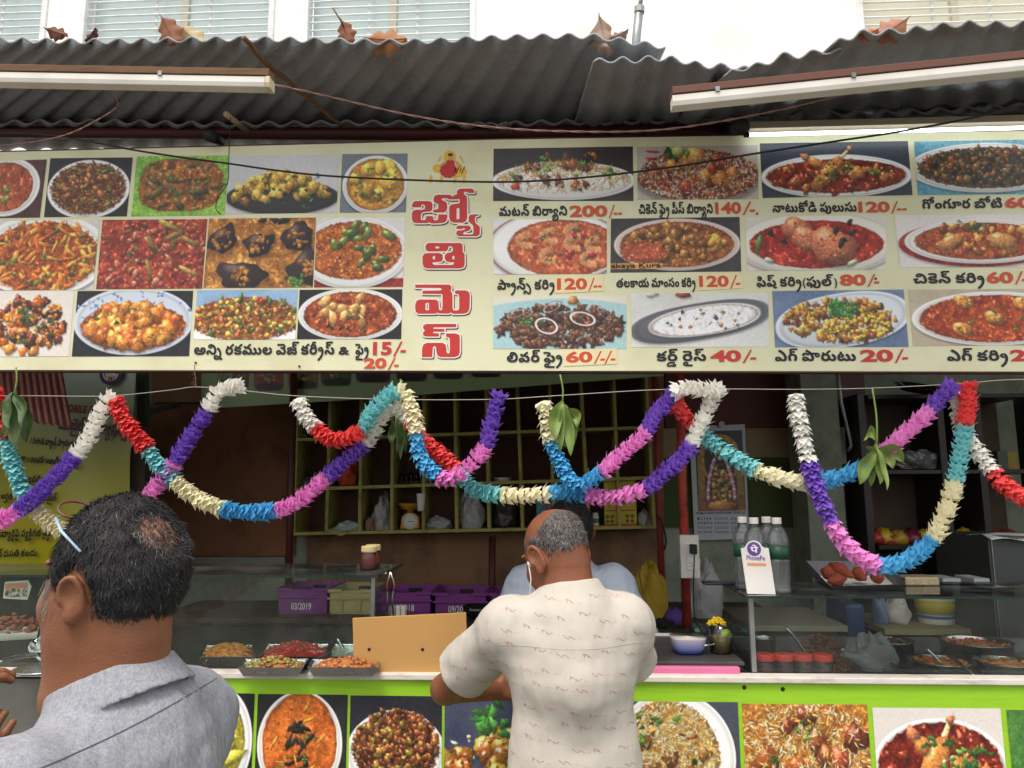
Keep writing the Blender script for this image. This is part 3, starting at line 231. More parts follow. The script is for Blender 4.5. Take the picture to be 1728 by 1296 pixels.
def mat(name, col, rough=.6, metal=0, var=.12, scale=18, bump=0, bscale=120, spec=.4, stain=None, sscale=3, samt=.5, trans=0, coat=0, stretch=None, rvar=.1):
    if name in MATS: return MATS[name]
    m = bpy.data.materials.new(name); MATS[name] = m
    m.use_nodes = True
    t = m.node_tree; N = t.nodes; L = t.links
    b = N['Principled BSDF']; out = N['Material Output']
    tc = N.new('ShaderNodeTexCoord'); src = tc.outputs['Object']
    if stretch:
        mp = N.new('ShaderNodeMapping'); mp.inputs['Scale'].default_value = stretch
        L.new(src, mp.inputs[0]); src = mp.outputs[0]
    nz = N.new('ShaderNodeTexNoise'); nz.inputs['Scale'].default_value = scale; nz.inputs['Detail'].default_value = 5
    L.new(src, nz.inputs['Vector'])
    cr = N.new('ShaderNodeMixRGB')
    cr.inputs[1].default_value = tuple(c * (1 - var) for c in col) + (1,)
    cr.inputs[2].default_value = tuple(min(1, c * (1 + var)) for c in col) + (1,)
    L.new(nz.outputs[0], cr.inputs[0]); cur = cr.outputs[0]
    if stain:
        n2 = N.new('ShaderNodeTexNoise'); n2.inputs['Scale'].default_value = sscale; n2.inputs['Detail'].default_value = 7; n2.inputs['Roughness'].default_value = .65
        L.new(src, n2.inputs['Vector'])
        rp = N.new('ShaderNodeValToRGB'); rp.color_ramp.elements[0].position = .48; rp.color_ramp.elements[1].position = .68
        rp.color_ramp.elements[1].color = (samt,) * 3 + (1,)
        L.new(n2.outputs[0], rp.inputs[0])
        mx = N.new('ShaderNodeMixRGB'); mx.inputs[2].default_value = tuple(stain) + (1,)
        L.new(rp.outputs[0], mx.inputs[0]); L.new(cur, mx.inputs[1]); cur = mx.outputs[0]
    L.new(cur, b.inputs['Base Color'])
    b.inputs['Metallic'].default_value = metal
    b.inputs['Specular IOR Level'].default_value = spec
    b.inputs['Coat Weight'].default_value = coat
    rm = N.new('ShaderNodeMapRange'); rm.inputs[3].default_value = max(0.02, rough - rvar); rm.inputs[4].default_value = min(1, rough + rvar)
    L.new(nz.outputs[0], rm.inputs[0]); L.new(rm.outputs[0], b.inputs['Roughness'])
    if bump:
        n3 = N.new('ShaderNodeTexNoise'); n3.inputs['Scale'].default_value = bscale; n3.inputs['Detail'].default_value = 4
        L.new(src, n3.inputs['Vector'])
        bp = N.new('ShaderNodeBump'); bp.inputs['Strength'].default_value = bump; bp.inputs['Distance'].default_value = .01
        L.new(n3.outputs[0], bp.inputs['Height']); L.new(bp.outputs[0], b.inputs['Normal'])
    if trans:
        tr = N.new('ShaderNodeBsdfTranslucent'); L.new(cur, tr.inputs[0])
        ms = N.new('ShaderNodeMixShader'); ms.inputs[0].default_value = trans
        L.new(b.outputs[0], ms.inputs[1]); L.new(tr.outputs[0], ms.inputs[2]); L.new(ms.outputs[0], out.inputs[0])
    return m
def glass(name, tint=(.93, .96, .94), rough=.02, refl=1.0, dirt_haze=.05, dirt_haze_col=(.6, .6, .58)):  # diffuse film: dirt on panes, painted brightening on the bottles
    if name in MATS: return MATS[name]
    m = bpy.data.materials.new(name); MATS[name] = m; m.use_nodes = True
    t = m.node_tree; N = t.nodes; L = t.links
    N.remove(N['Principled BSDF']); out = N['Material Output']
    tb = N.new('ShaderNodeBsdfTransparent'); tb.inputs[0].default_value = tint + (1,)
    gl = N.new('ShaderNodeBsdfGlossy'); gl.inputs['Roughness'].default_value = rough
    fr = N.new('ShaderNodeFresnel'); fr.inputs[0].default_value = 1.5
    mu = N.new('ShaderNodeMath'); mu.operation = 'MULTIPLY'; mu.inputs[1].default_value = refl; mu.use_clamp = True
    L.new(fr.outputs[0], mu.inputs[0])
    ms = N.new('ShaderNodeMixShader'); L.new(mu.outputs[0], ms.inputs[0]); L.new(tb.outputs[0], ms.inputs[1]); L.new(gl.outputs[0], ms.inputs[2])
    df = N.new('ShaderNodeBsdfDiffuse'); df.inputs[0].default_value = dirt_haze_col + (1,)
    tc = N.new('ShaderNodeTexCoord'); nz = N.new('ShaderNodeTexNoise'); nz.inputs['Scale'].default_value = 6; nz.inputs['Detail'].default_value = 8
    L.new(tc.outputs['Object'], nz.inputs['Vector'])
    mr = N.new('ShaderNodeMapRange'); mr.inputs[1].default_value = .4; mr.inputs[2].default_value = .75; mr.inputs[3].default_value = dirt_haze * .3; mr.inputs[4].default_value = dirt_haze * 2
    L.new(nz.outputs[0], mr.inputs[0])
    m2 = N.new('ShaderNodeMixShader'); L.new(mr.outputs[0], m2.inputs[0]); L.new(ms.outputs[0], m2.inputs[1]); L.new(df.outputs[0], m2.inputs[2])
    L.new(m2.outputs[0], out.inputs[0])
    return m
def vcmat(name, rough=.4, spec=.4, var=.0):
    if name in MATS: return MATS[name]
    m = bpy.data.materials.new(name); MATS[name] = m; m.use_nodes = True
    t = m.node_tree; b = t.nodes['Principled BSDF']
    a = t.nodes.new('ShaderNodeVertexColor'); a.layer_name = 'ink'
    t.links.new(a.outputs[0], b.inputs['Base Color'])
    b.inputs['Roughness'].default_value = rough; b.inputs['Specular IOR Level'].default_value = spec
    return m
def emit(name, col, k):
    m = bpy.data.materials.new(name); m.use_nodes = True
    b = m.node_tree.nodes['Principled BSDF']
    b.inputs['Emission Color'].default_value = col + (1,); b.inputs['Emission Strength'].default_value = k
    b.inputs['Base Color'].default_value = (.8, .8, .8, 1)
    return m

OFF = {}
def tag(o, label, cat, group=None, kind=None):
    if label: o['label'] = label
    if cat: o['category'] = cat
    if group: o['group'] = group
    if kind: o['kind'] = kind
    return o
def thing(name, label, cat, loc=(0, 0, 0), group=None):
    o = bpy.data.objects.new(name, None); COL.objects.link(o)
    o.location = loc; o.empty_display_size = .05
    OFF[o.name] = Vector(loc)
    return tag(o, label, cat, group)
class MB:
    def __init__(s): s.v = []; s.f = []; s.m = []; s.cm = 0
    def add(s, vs, fs):
        k = len(s.v); s.v += [tuple(v) for v in vs]; s.f += [tuple(i + k for i in f) for f in fs]; s.m += [s.cm] * len(fs); return s
    def quad(s, a, b, c, d): return s.add([a, b, c, d], [(0, 1, 2, 3)])
    def hexa(s, p):                              # 8 corners: bottom 4, top 4
        return s.add(p, [(0, 3, 2, 1), (4, 5, 6, 7), (0, 1, 5, 4), (1, 2, 6, 5), (2, 3, 7, 6), (3, 0, 4, 7)])
    def box(s, x0, y0, z0, x1, y1, z1):
        return s.hexa([(x0, y0, z0), (x1, y0, z0), (x1, y1, z0), (x0, y1, z0), (x0, y0, z1), (x1, y0, z1), (x1, y1, z1), (x0, y1, z1)])
    def bar(s, a, b, w, h, up=(0, 0, 1)):        # rectangular bar from a to b
        a = Vector(a); b = Vector(b); d = (b - a).normalized(); u = Vector(up); x = d.cross(u).normalized() * w / 2; z = x.cross(d).normalized() * h / 2
        return s.hexa([a - x - z, a + x - z, b + x - z, b - x - z, a - x + z, a + x + z, b + x + z, b - x + z])
    def slab(s, pts, vec):                       # polygon extruded by vec
        pts = [Vector(p) for p in pts]; n = len(pts); vec = Vector(vec)
        s.add(pts + [p + vec for p in pts], [tuple(range(n - 1, -1, -1)), tuple(range(n, 2 * n))] + [(i, (i + 1) % n, n + (i + 1) % n, n + i) for i in range(n)])
        return s
    def tube(s, pts, r, n=8, cap=True):
        pts = [Vector(p) for p in pts]; k = len(pts); rr = r if hasattr(r, '__len__') else [r] * k
        vs = []; fs = []; prev = None
        for i in range(k):
            d = (pts[min(i + 1, k - 1)] - pts[max(i - 1, 0)]).normalized()
            if prev is None:
                a = Vector((0, 0, 1)) if abs(d.z) < .9 else Vector((1, 0, 0)); x = d.cross(a).normalized()
            else:
                x = (prev - d * prev.dot(d)).normalized()
            prev = x; y = d.cross(x)
            for j in range(n):
                t = 2 * math.pi * j / n; vs.append(pts[i] + (x * math.cos(t) + y * math.sin(t)) * rr[i])
        for i in range(k - 1):
            for j in range(n):
                a = i * n + j; b = i * n + (j + 1) % n; fs.append((a, b, b + n, a + n))
        if cap: fs.append(tuple(range(n - 1, -1, -1))); fs.append(tuple((k - 1) * n + j for j in range(n)))
        return s.add(vs, fs)
    def lathe(s, c, prof, n=20, ax=None, sq=(1, 1)):
        c = Vector(c); vs = []; fs = []; k = len(prof)
        M = Vector((0, 0, 1)).rotation_difference(Vector(ax)).to_matrix() if ax else Matrix.Identity(3)
        for r, z in prof:
            for j in range(n):
                t = 2 * math.pi * j / n; vs.append(c + M @ Vector((r * math.cos(t) * sq[0], r * math.sin(t) * sq[1], z)))
        for i in range(k - 1):
            for j in range(n):
                a = i * n + j; b = i * n + (j + 1) % n; fs.append((a, b, b + n, a + n))
        if prof[0][0] > 1e-4: fs.append(tuple(range(n - 1, -1, -1)))
        if prof[-1][0] > 1e-4: fs.append(tuple((k - 1) * n + j for j in range(n)))
        return s.add(vs, fs)
    def blob(s, c, r, n=10, jit=0, M=None):
        c = Vector(c); vs = []; fs = []; m = n // 2 + 1
        rx, ry, rz = r if hasattr(r, '__len__') else (r, r, r)
        for i in range(m + 1):
            for j in range(n):
                a = math.pi * i / m; t = 2 * math.pi * j / n; q = 1 + (random.uniform(-jit, jit) if 0 < i < m else 0)
                d = Vector((rx * math.sin(a) * math.cos(t) * q, ry * math.sin(a) * math.sin(t) * q, rz * math.cos(a) * q))
                vs.append(c + (M @ d if M else d))
        for i in range(m):
            for j in range(n):
                a = i * n + j; b = i * n + (j + 1) % n; fs.append((a, a + n, b + n, b))
        return s.add(vs, fs)
    def grid(s, fn, nu, nv):
        vs = [fn(i / nu, j / nv) for j in range(nv + 1) for i in range(nu + 1)]
        fs = [(j * (nu + 1) + i, j * (nu + 1) + i + 1, (j + 1) * (nu + 1) + i + 1, (j + 1) * (nu + 1) + i) for j in range(nv) for i in range(nu)]
        return s.add(vs, fs)
    def build(s, name, mt, parent=None, smooth=False, bev=0, solid=0, label=None, weld=False):
        off = OFF.get(parent.name, Vector()) if parent else Vector()
        me = bpy.data.meshes.new(name)
        if s.v:
            v = np.array(s.v, dtype=np.float64) - np.array(off)
            me.from_pydata(v.tolist(), [], s.f)
        ms = mt if isinstance(mt, (list, tuple)) else [mt]
        for q in ms: me.materials.append(q)
        if len(ms) > 1: me.polygons.foreach_set('material_index', s.m)
        if smooth: me.polygons.foreach_set('use_smooth', [True] * len(me.polygons))
        me.validate(); me.update()
        o = bpy.data.objects.new(name, me); COL.objects.link(o)
        if parent: o.parent = parent; OFF[o.name] = off
        else: OFF[o.name] = Vector()
        if bev:
            b = o.modifiers.new('bevel', 'BEVEL'); b.width = bev; b.segments = 2; b.limit_method = 'ANGLE'; b.angle_limit = R(40)
        if solid:
            b = o.modifiers.new('solid', 'SOLIDIFY'); b.thickness = solid
        if label: o['label'] = label
        return o
def rebase(o, p):                                 # put a one-mesh thing's origin at its base
    p = Vector(p); o.data.transform(Matrix.Translation(-p)); o.location = p; OFF[o.name] = p; return o
def dup(root, d, label=None, group=None):         # a shifted copy of a thing with its parts and sub-parts
    r = root.copy(); COL.objects.link(r); r.location = root.location + Vector(d)
    if label: r['label'] = label
    if group: r['group'] = group
    for ch in list(root.children):
        c = ch.copy(); COL.objects.link(c); c.parent = r
        for g in ch.children:
            e = g.copy(); COL.objects.link(e); e.parent = c
    return r
def catmull(pts, step):
    pts = [Vector(p) for p in pts]; q = [pts[0] * 2 - pts[1]] + pts + [pts[-1] * 2 - pts[-2]]; out = []
    for i in range(1, len(q) - 2):
        n = max(2, int((q[i + 1] - q[i]).length / step))
        for k in range(n):
            t = k / n; a, b, c, d = q[i - 1:i + 3]
            out.append(.5 * ((2 * b) + (c - a) * t + (2 * a - 5 * b + 4 * c - d) * t * t + (3 * b - a - 3 * c + d) * t ** 3))
    out.append(pts[-1]); return out

# ------------------------------------------------------------------ lettering
GLY = [[list(zip(c[0::2], c[1::2])) for c in g] for g in TEL_G]
def inside(p, c):
    r = False
    for i in range(len(c)):
        (x0, y0), (x1, y1) = c[i - 1], c[i]
        if (y0 > p[1]) != (y1 > p[1]) and p[0] < (x1 - x0) * (p[1] - y0) / (y1 - y0) + x0: r = not r
    return r
def fill(cons):                                   # contours with holes -> 2D verts, tris
    vs = []; fs = []
    dep = [sum(inside(c[0], d) for d in cons if d is not c) for c in cons]
    for i, c in enumerate(cons):
        if dep[i] % 2: continue
        loops = [c] + [d for j, d in enumerate(cons) if dep[j] == dep[i] + 1 and inside(d[0], c)]
        k = len(vs); flat = [p for l in loops for p in l]
        tr = tessellate_polygon([[Vector((p[0], p[1], 0)) for p in l] for l in loops])
        vs += flat; fs += [tuple(q + k for q in t) for t in tr]
    return vs, fs
def tel2d(text):
    vs = []; fs = []; lay = []
    q = TEL_L[text]
    for n in range(len(q) // 3):
        g, x, y = q[3 * n:3 * n + 3]; v, f = fill(GLY[g]); k = len(vs)
        vs += [(a + x, b + y) for a, b in v]; fs += [tuple(i + k for i in t) for t in f]; lay += [n % 2] * len(v)
    return vs, fs, lay
def lat2d(text, bold=.02, shear=0, space=1.0):
    c = bpy.data.curves.new('t', 'FONT'); c.body = text; c.size = 1; c.offset = bold; c.shear = shear; c.resolution_u = 3; c.space_character = space
    o = bpy.data.objects.new('t', c); COL.objects.link(o); bpy.context.view_layer.update()
    me = bpy.data.meshes.new_from_object(o.evaluated_get(bpy.context.evaluated_depsgraph_get()))
    vs = [(v.co.x, v.co.y) for v in me.vertices]; fs = [tuple(p.vertices) for p in me.polygons]
    bpy.data.objects.remove(o); bpy.data.curves.remove(c); bpy.data.meshes.remove(me)
    return vs, fs, [0] * len(vs)
def put2d(mb, g, pl, p0, p1, off, ratio=1.35, height=None, refh=None, mirror=False):
    """lay 2D letters on a plane between two baseline pixels; height = px of the letters' top above the baseline"""
    vs, fs, lay = g
    a = pl.at(*p0, off); b = pl.at(*p1, off); u = b - a
    v = pl.n.cross(u).normalized()
    xs = [q[0] for q in vs]; x0, x1 = min(xs), max(xs); sx = 1 / (x1 - x0)
    if height is not None:
        t = pl.at(p0[0], p0[1] - height, off); top = (t - a).length; mh = refh or max(q[1] for q in vs); sv = top / mh
    else: sv = u.length * sx * ratio
    X = (lambda x: 1 - (x - x0) * sx) if mirror else (lambda x: (x - x0) * sx)
    f2 = [t if Vector(u).cross(v).dot(pl.n) > 0 else t[::-1] for t in fs]
    mb.add([a + u * X(q[0]) + v * (q[1] * sv) + pl.n * (.00025 * l) for q, l in zip(vs, lay)], f2)
    return mb
# ------------------------------------------------------------------ printed pictures: a grid of vertex colours
def vnoise(H, W, sc, octv=3, seed=None):
    rg = np.random.default_rng(seed) if seed is not None else RNG
    out = np.zeros((H, W)); amp = 1; tot = 0
    for o in range(octv):
        s = max(1.2, sc / 2 ** o); gh, gw = int(H / s) + 3, int(W / s) + 3
        g = rg.random((gh, gw)); y = np.arange(H) / s; x = np.arange(W) / s
        yi = y.astype(int); xi = x.astype(int); fy = (y - yi)[:, None]; fx = (x - xi)[None]
        fy = fy * fy * (3 - 2 * fy); fx = fx * fx * (3 - 2 * fx)
        a = g[yi][:, xi]; b = g[yi][:, xi + 1]; c = g[yi + 1][:, xi]; d = g[yi + 1][:, xi + 1]
        out += amp * ((a * (1 - fx) + b * fx) * (1 - fy) + (c * (1 - fx) + d * fx) * fy); tot += amp; amp *= .55
    return out / tot
C = lambda *c: np.array(c, dtype=float) / 255
class Pic:
    def __init__(s, W, H, bg, bg2=None):
        s.W, s.H = W, H; s.a = np.zeros((H, W, 3)); s.yy, s.xx = np.mgrid[0:H, 0:W].astype(float)
        b = C(*bg); b2 = C(*(bg2 or bg)); n = vnoise(H, W, H / 2.5)[..., None]
        s.a[:] = b * (1 - n) + b2 * n
        s.a += (vnoise(H, W, 2.5, 1)[..., None] - .5) * .05
    def xy(s, c, r): return c[0] * s.W, c[1] * s.H, r[0] * s.W, r[1] * s.H
    def ell(s, c, r, p=2, ang=0):
        cx, cy, rx, ry = s.xy(c, r); dx = s.xx - cx; dy = s.yy - cy
        if ang: dx, dy = dx * math.cos(ang) + dy * math.sin(ang), -dx * math.sin(ang) + dy * math.cos(ang)
        return (np.abs(dx / rx) ** p + np.abs(dy / ry) ** p) ** (1 / p), min(rx, ry)
    def mix(s, m, col): s.a = s.a * (1 - m[..., None]) + col * m[..., None]
    def plate(s, c, r, col=(235, 235, 232), rim=.88, p=2, ang=0, edge=None):
        q, k = s.ell((c[0], c[1] + .03), (r[0] * 1.03, r[1] * 1.05), p, ang); s.mix(np.clip((1 - q) * k / 6, 0, 1) * .5, C(10, 10, 12))
        q, k = s.ell(c, r, p, ang); m = np.clip((1 - q) * k, 0, 1)
        sh = .86 + .14 * np.clip(1.2 - (s.yy - c[1] * s.H) / (r[1] * s.H), 0, 1.2) - .12 * np.exp(-((q - rim) / .035) ** 2) + .06 * np.exp(-((q - rim - .06) / .03) ** 2)
        s.mix(m, np.clip(C(*col) * sh[..., None], 0, 1))
        if edge: s.mix(np.exp(-((q - .985) / .016) ** 2) * .9, C(*edge))
    def gravy(s, c, r, c1, c2, sc=.12, p=2, wob=.05, ang=0, gl=.3):
        q, k = s.ell(c, r, p, ang); n = vnoise(s.H, s.W, sc * s.H); n2 = vnoise(s.H, s.W, sc * s.H * .45, 2)
        m = np.clip((1 - q + (n2 - .5) * wob * 2) * k, 0, 1)
        t = np.clip((n - .5) * 2.4 + .5, 0, 1)[..., None]
        col = C(*c1) * (1 - t) + C(*c2) * t
        g = np.clip((n2 - .68) * 7, 0, 1)[..., None] * gl; col = col * (.82 + .36 * n2[..., None]) + g * C(255, 225, 180)
        s.mix(m * 1.0, np.clip(col, 0, 1))
        s.mix(np.exp(-((q - .97) / .05) ** 2) * .35 * (q < 1), C(50, 15, 5))
    def piece(s, cx, cy, a, b, ang, col, pw=2.3, amp=.12, spec=.35, shadow=.5, tex=.18, flat=0):
        r = max(a, b) * 1.25 + 3; x0, x1 = int(max(0, cx - r)), int(min(s.W, cx + r + 1)); y0, y1 = int(max(0, cy - r)), int(min(s.H, cy + r + 1))
        if x1 <= x0 or y1 <= y0: return
        xx = s.xx[y0:y1, x0:x1] - cx; yy = s.yy[y0:y1, x0:x1] - cy; ca, sa = math.cos(ang), math.sin(ang); ph = RNG.random(3) * 6.28
        def rad(X, Y):
            u = (X * ca + Y * sa) / a; v = (-X * sa + Y * ca) / b; th = np.arctan2(v, u)
            q = (np.abs(u) ** pw + np.abs(v) ** pw + 1e-9) ** (1 / pw) * (1 + amp * np.sin(3 * th + ph[0]) + amp * .6 * np.sin(5 * th + ph[1]) + amp * .35 * np.sin(9 * th + ph[2]))
            return q, u, v
        A = s.a[y0:y1, x0:x1]; k = min(a, b)
        if shadow:
            q, _, _ = rad(xx - k * .18, yy - k * .35); m = np.clip((1.12 - q) * 2.2, 0, 1) * shadow; A *= (1 - m[..., None] * .6)
        q, u, v = rad(xx, yy); m = np.clip((1 - q) * max(k, 1.2) * 1.1, 0, 1)[..., None]
        h = np.sqrt(np.clip(1 - q * q, 0, 1)); nx = u * ca - v * sa; ny = u * sa + v * ca
        ln = np.sqrt(nx * nx + ny * ny + h * h) + 1e-6; df = np.clip((-.35 * nx - .6 * ny + .72 * h) / ln, 0, 1)
        if flat: df = df * (1 - flat) + .75 * flat
        t = 1 + (RNG.random(q.shape) - .5) * tex * 2 if tex else 1
        c = np.asarray(col)[None, None] * ((.55 + .68 * df) * t)[..., None] + (np.clip(df - .9, 0, 1) * 7 * spec)[..., None] * C(255, 240, 215)
        A[:] = A * (1 - m) + np.clip(c, 0, 1) * m
    def pile(s, n, c, r, size, pal, asp=(1, 1.6), pw=2.3, amp=.12, spec=.3, heap=0, ang=None, shadow=.5, tex=.18, curl=0, flat=0, sort=True):
        pts = []
        while len(pts) < n:
            u, v = RNG.uniform(-1, 1, 2)
            if u * u + v * v < 1: pts.append((u, v))
        if sort: pts.sort(key=lambda t: t[1] + RNG.uniform(-.3, .3))
        for u, v in pts:
            cx = (c[0] + u * r[0]) * s.W; cy = (c[1] + v * r[1] - heap * (1 - u * u - v * v)) * s.H
            z = RNG.uniform(*size) * s.H; k = RNG.uniform(*asp); col = C(*pal[RNG.integers(len(pal))]) * RNG.uniform(.78, 1.18)
            s.piece(cx, cy, z * math.sqrt(k), z / math.sqrt(k), RNG.uniform(0, 3.14) if ang is None else RNG.normal(ang[0], ang[1]), col, pw, amp, spec, shadow, tex, flat)
    def herb(s, n, c, r, size=.03, pal=((58, 110, 35), (85, 140, 50), (40, 85, 30))):
        for _ in range(n):
            u, v = RNG.uniform(-1, 1, 2) * .8; cx, cy = (c[0] + u * r[0]) * s.W, (c[1] + v * r[1]) * s.H; col = C(*pal[RNG.integers(len(pal))])
            for _ in range(RNG.integers(3, 6)):
                z = RNG.uniform(.6, 1.2) * size * s.H
                s.piece(cx + RNG.normal(0, z), cy + RNG.normal(0, z * .7), z, z * .55, RNG.uniform(0, 3.14), col * RNG.uniform(.75, 1.2), 1.7, .2, .1, .3, .1)
    def rice(s, n, c, r, pal, size=(.022, .032), heap=0): s.pile(n, c, r, size, pal, (4, 7), 2, .03, .15, heap, None, .35, .05)
    def ring(s, c, r, ang=0, col=(238, 228, 226), wd=.13):
        q, k = s.ell(c, r, 2, ang); s.mix(np.exp(-((q - 1.1) / wd) ** 2) * .35, C(20, 10, 8)); m = np.clip((wd - np.abs(q - .9)) * k, 0, 1); s.mix(m, C(*col) * .97)
    def finish(s):                                # print grain, broken-up sauce texture, faded ink
        a = s.a; mx = a.max(2); sat = np.clip((mx - a.min(2)) / (mx + .05) * 2 - .5, 0, 1); g = vnoise(s.H, s.W, 2.6, 2) - .5; g2 = vnoise(s.H, s.W, 7, 3) - .5
        a = a * (1 + (g * .45 + g2 * .6) * sat)[..., None] + (np.clip(g - .17, 0, 1) * sat * .9)[..., None] * C(255, 220, 160); t = np.clip(g2 * 3 + .3, 0, 1) * sat * .16; a = a * (1 - t[..., None]) + C(190, 104, 44) * t[..., None]
        b = np.pad(a, ((1, 1), (1, 1), (0, 0)), 'edge'); b = (b[:-2, 1:-1] + b[2:, 1:-1] + b[1:-1, :-2] + b[1:-1, 2:]) / 4; a = a * .66 + b * .34; m = a.mean(2, keepdims=True); s.a = np.clip((m + (a - m) * .95) * 1.02 + .055, 0, 1)
    def mesh(s, name, q, mt, parent, label=None):
        """q: four corners TL TR BR BL in world space"""
        s.finish(); TL, TR, BR, BL = [np.array(p) for p in q]; H, W = s.H, s.W
        off = np.array(OFF.get(parent.name, Vector())) if parent else np.zeros(3)
        u = np.linspace(0, 1, W)[None, :, None]; v = np.linspace(0, 1, H)[:, None, None]
        V = ((TL * (1 - u) + TR * u) * (1 - v) + (BL * (1 - u) + BR * u) * v).reshape(-1, 3) - off
        i = (np.arange(H - 1)[:, None] * W + np.arange(W - 1)[None]).reshape(-1); F = np.stack([i, i + W, i + W + 1, i + 1], 1)
        me = bpy.data.meshes.new(name); me.vertices.add(len(V)); me.vertices.foreach_set('co', V.reshape(-1))
        me.loops.add(F.size); me.loops.foreach_set('vertex_index', F.reshape(-1)); me.polygons.add(len(F))
        me.polygons.foreach_set('loop_start', np.arange(len(F)) * 4); me.polygons.foreach_set('loop_total', np.full(len(F), 4)); me.update()
        ca = me.color_attributes.new('ink', 'FLOAT_COLOR', 'POINT'); col = np.ones((H * W, 4)); col[:, :3] = s2l(np.clip(s.a, 0, 1).reshape(-1, 3)) * .92
        ca.data.foreach_set('color', col.reshape(-1)); me.materials.append(mt)
        o = bpy.data.objects.new(name, me); COL.objects.link(o)
        if parent: o.parent = parent
        OFF[o.name] = Vector(off)
        if label: o['label'] = label
        return o

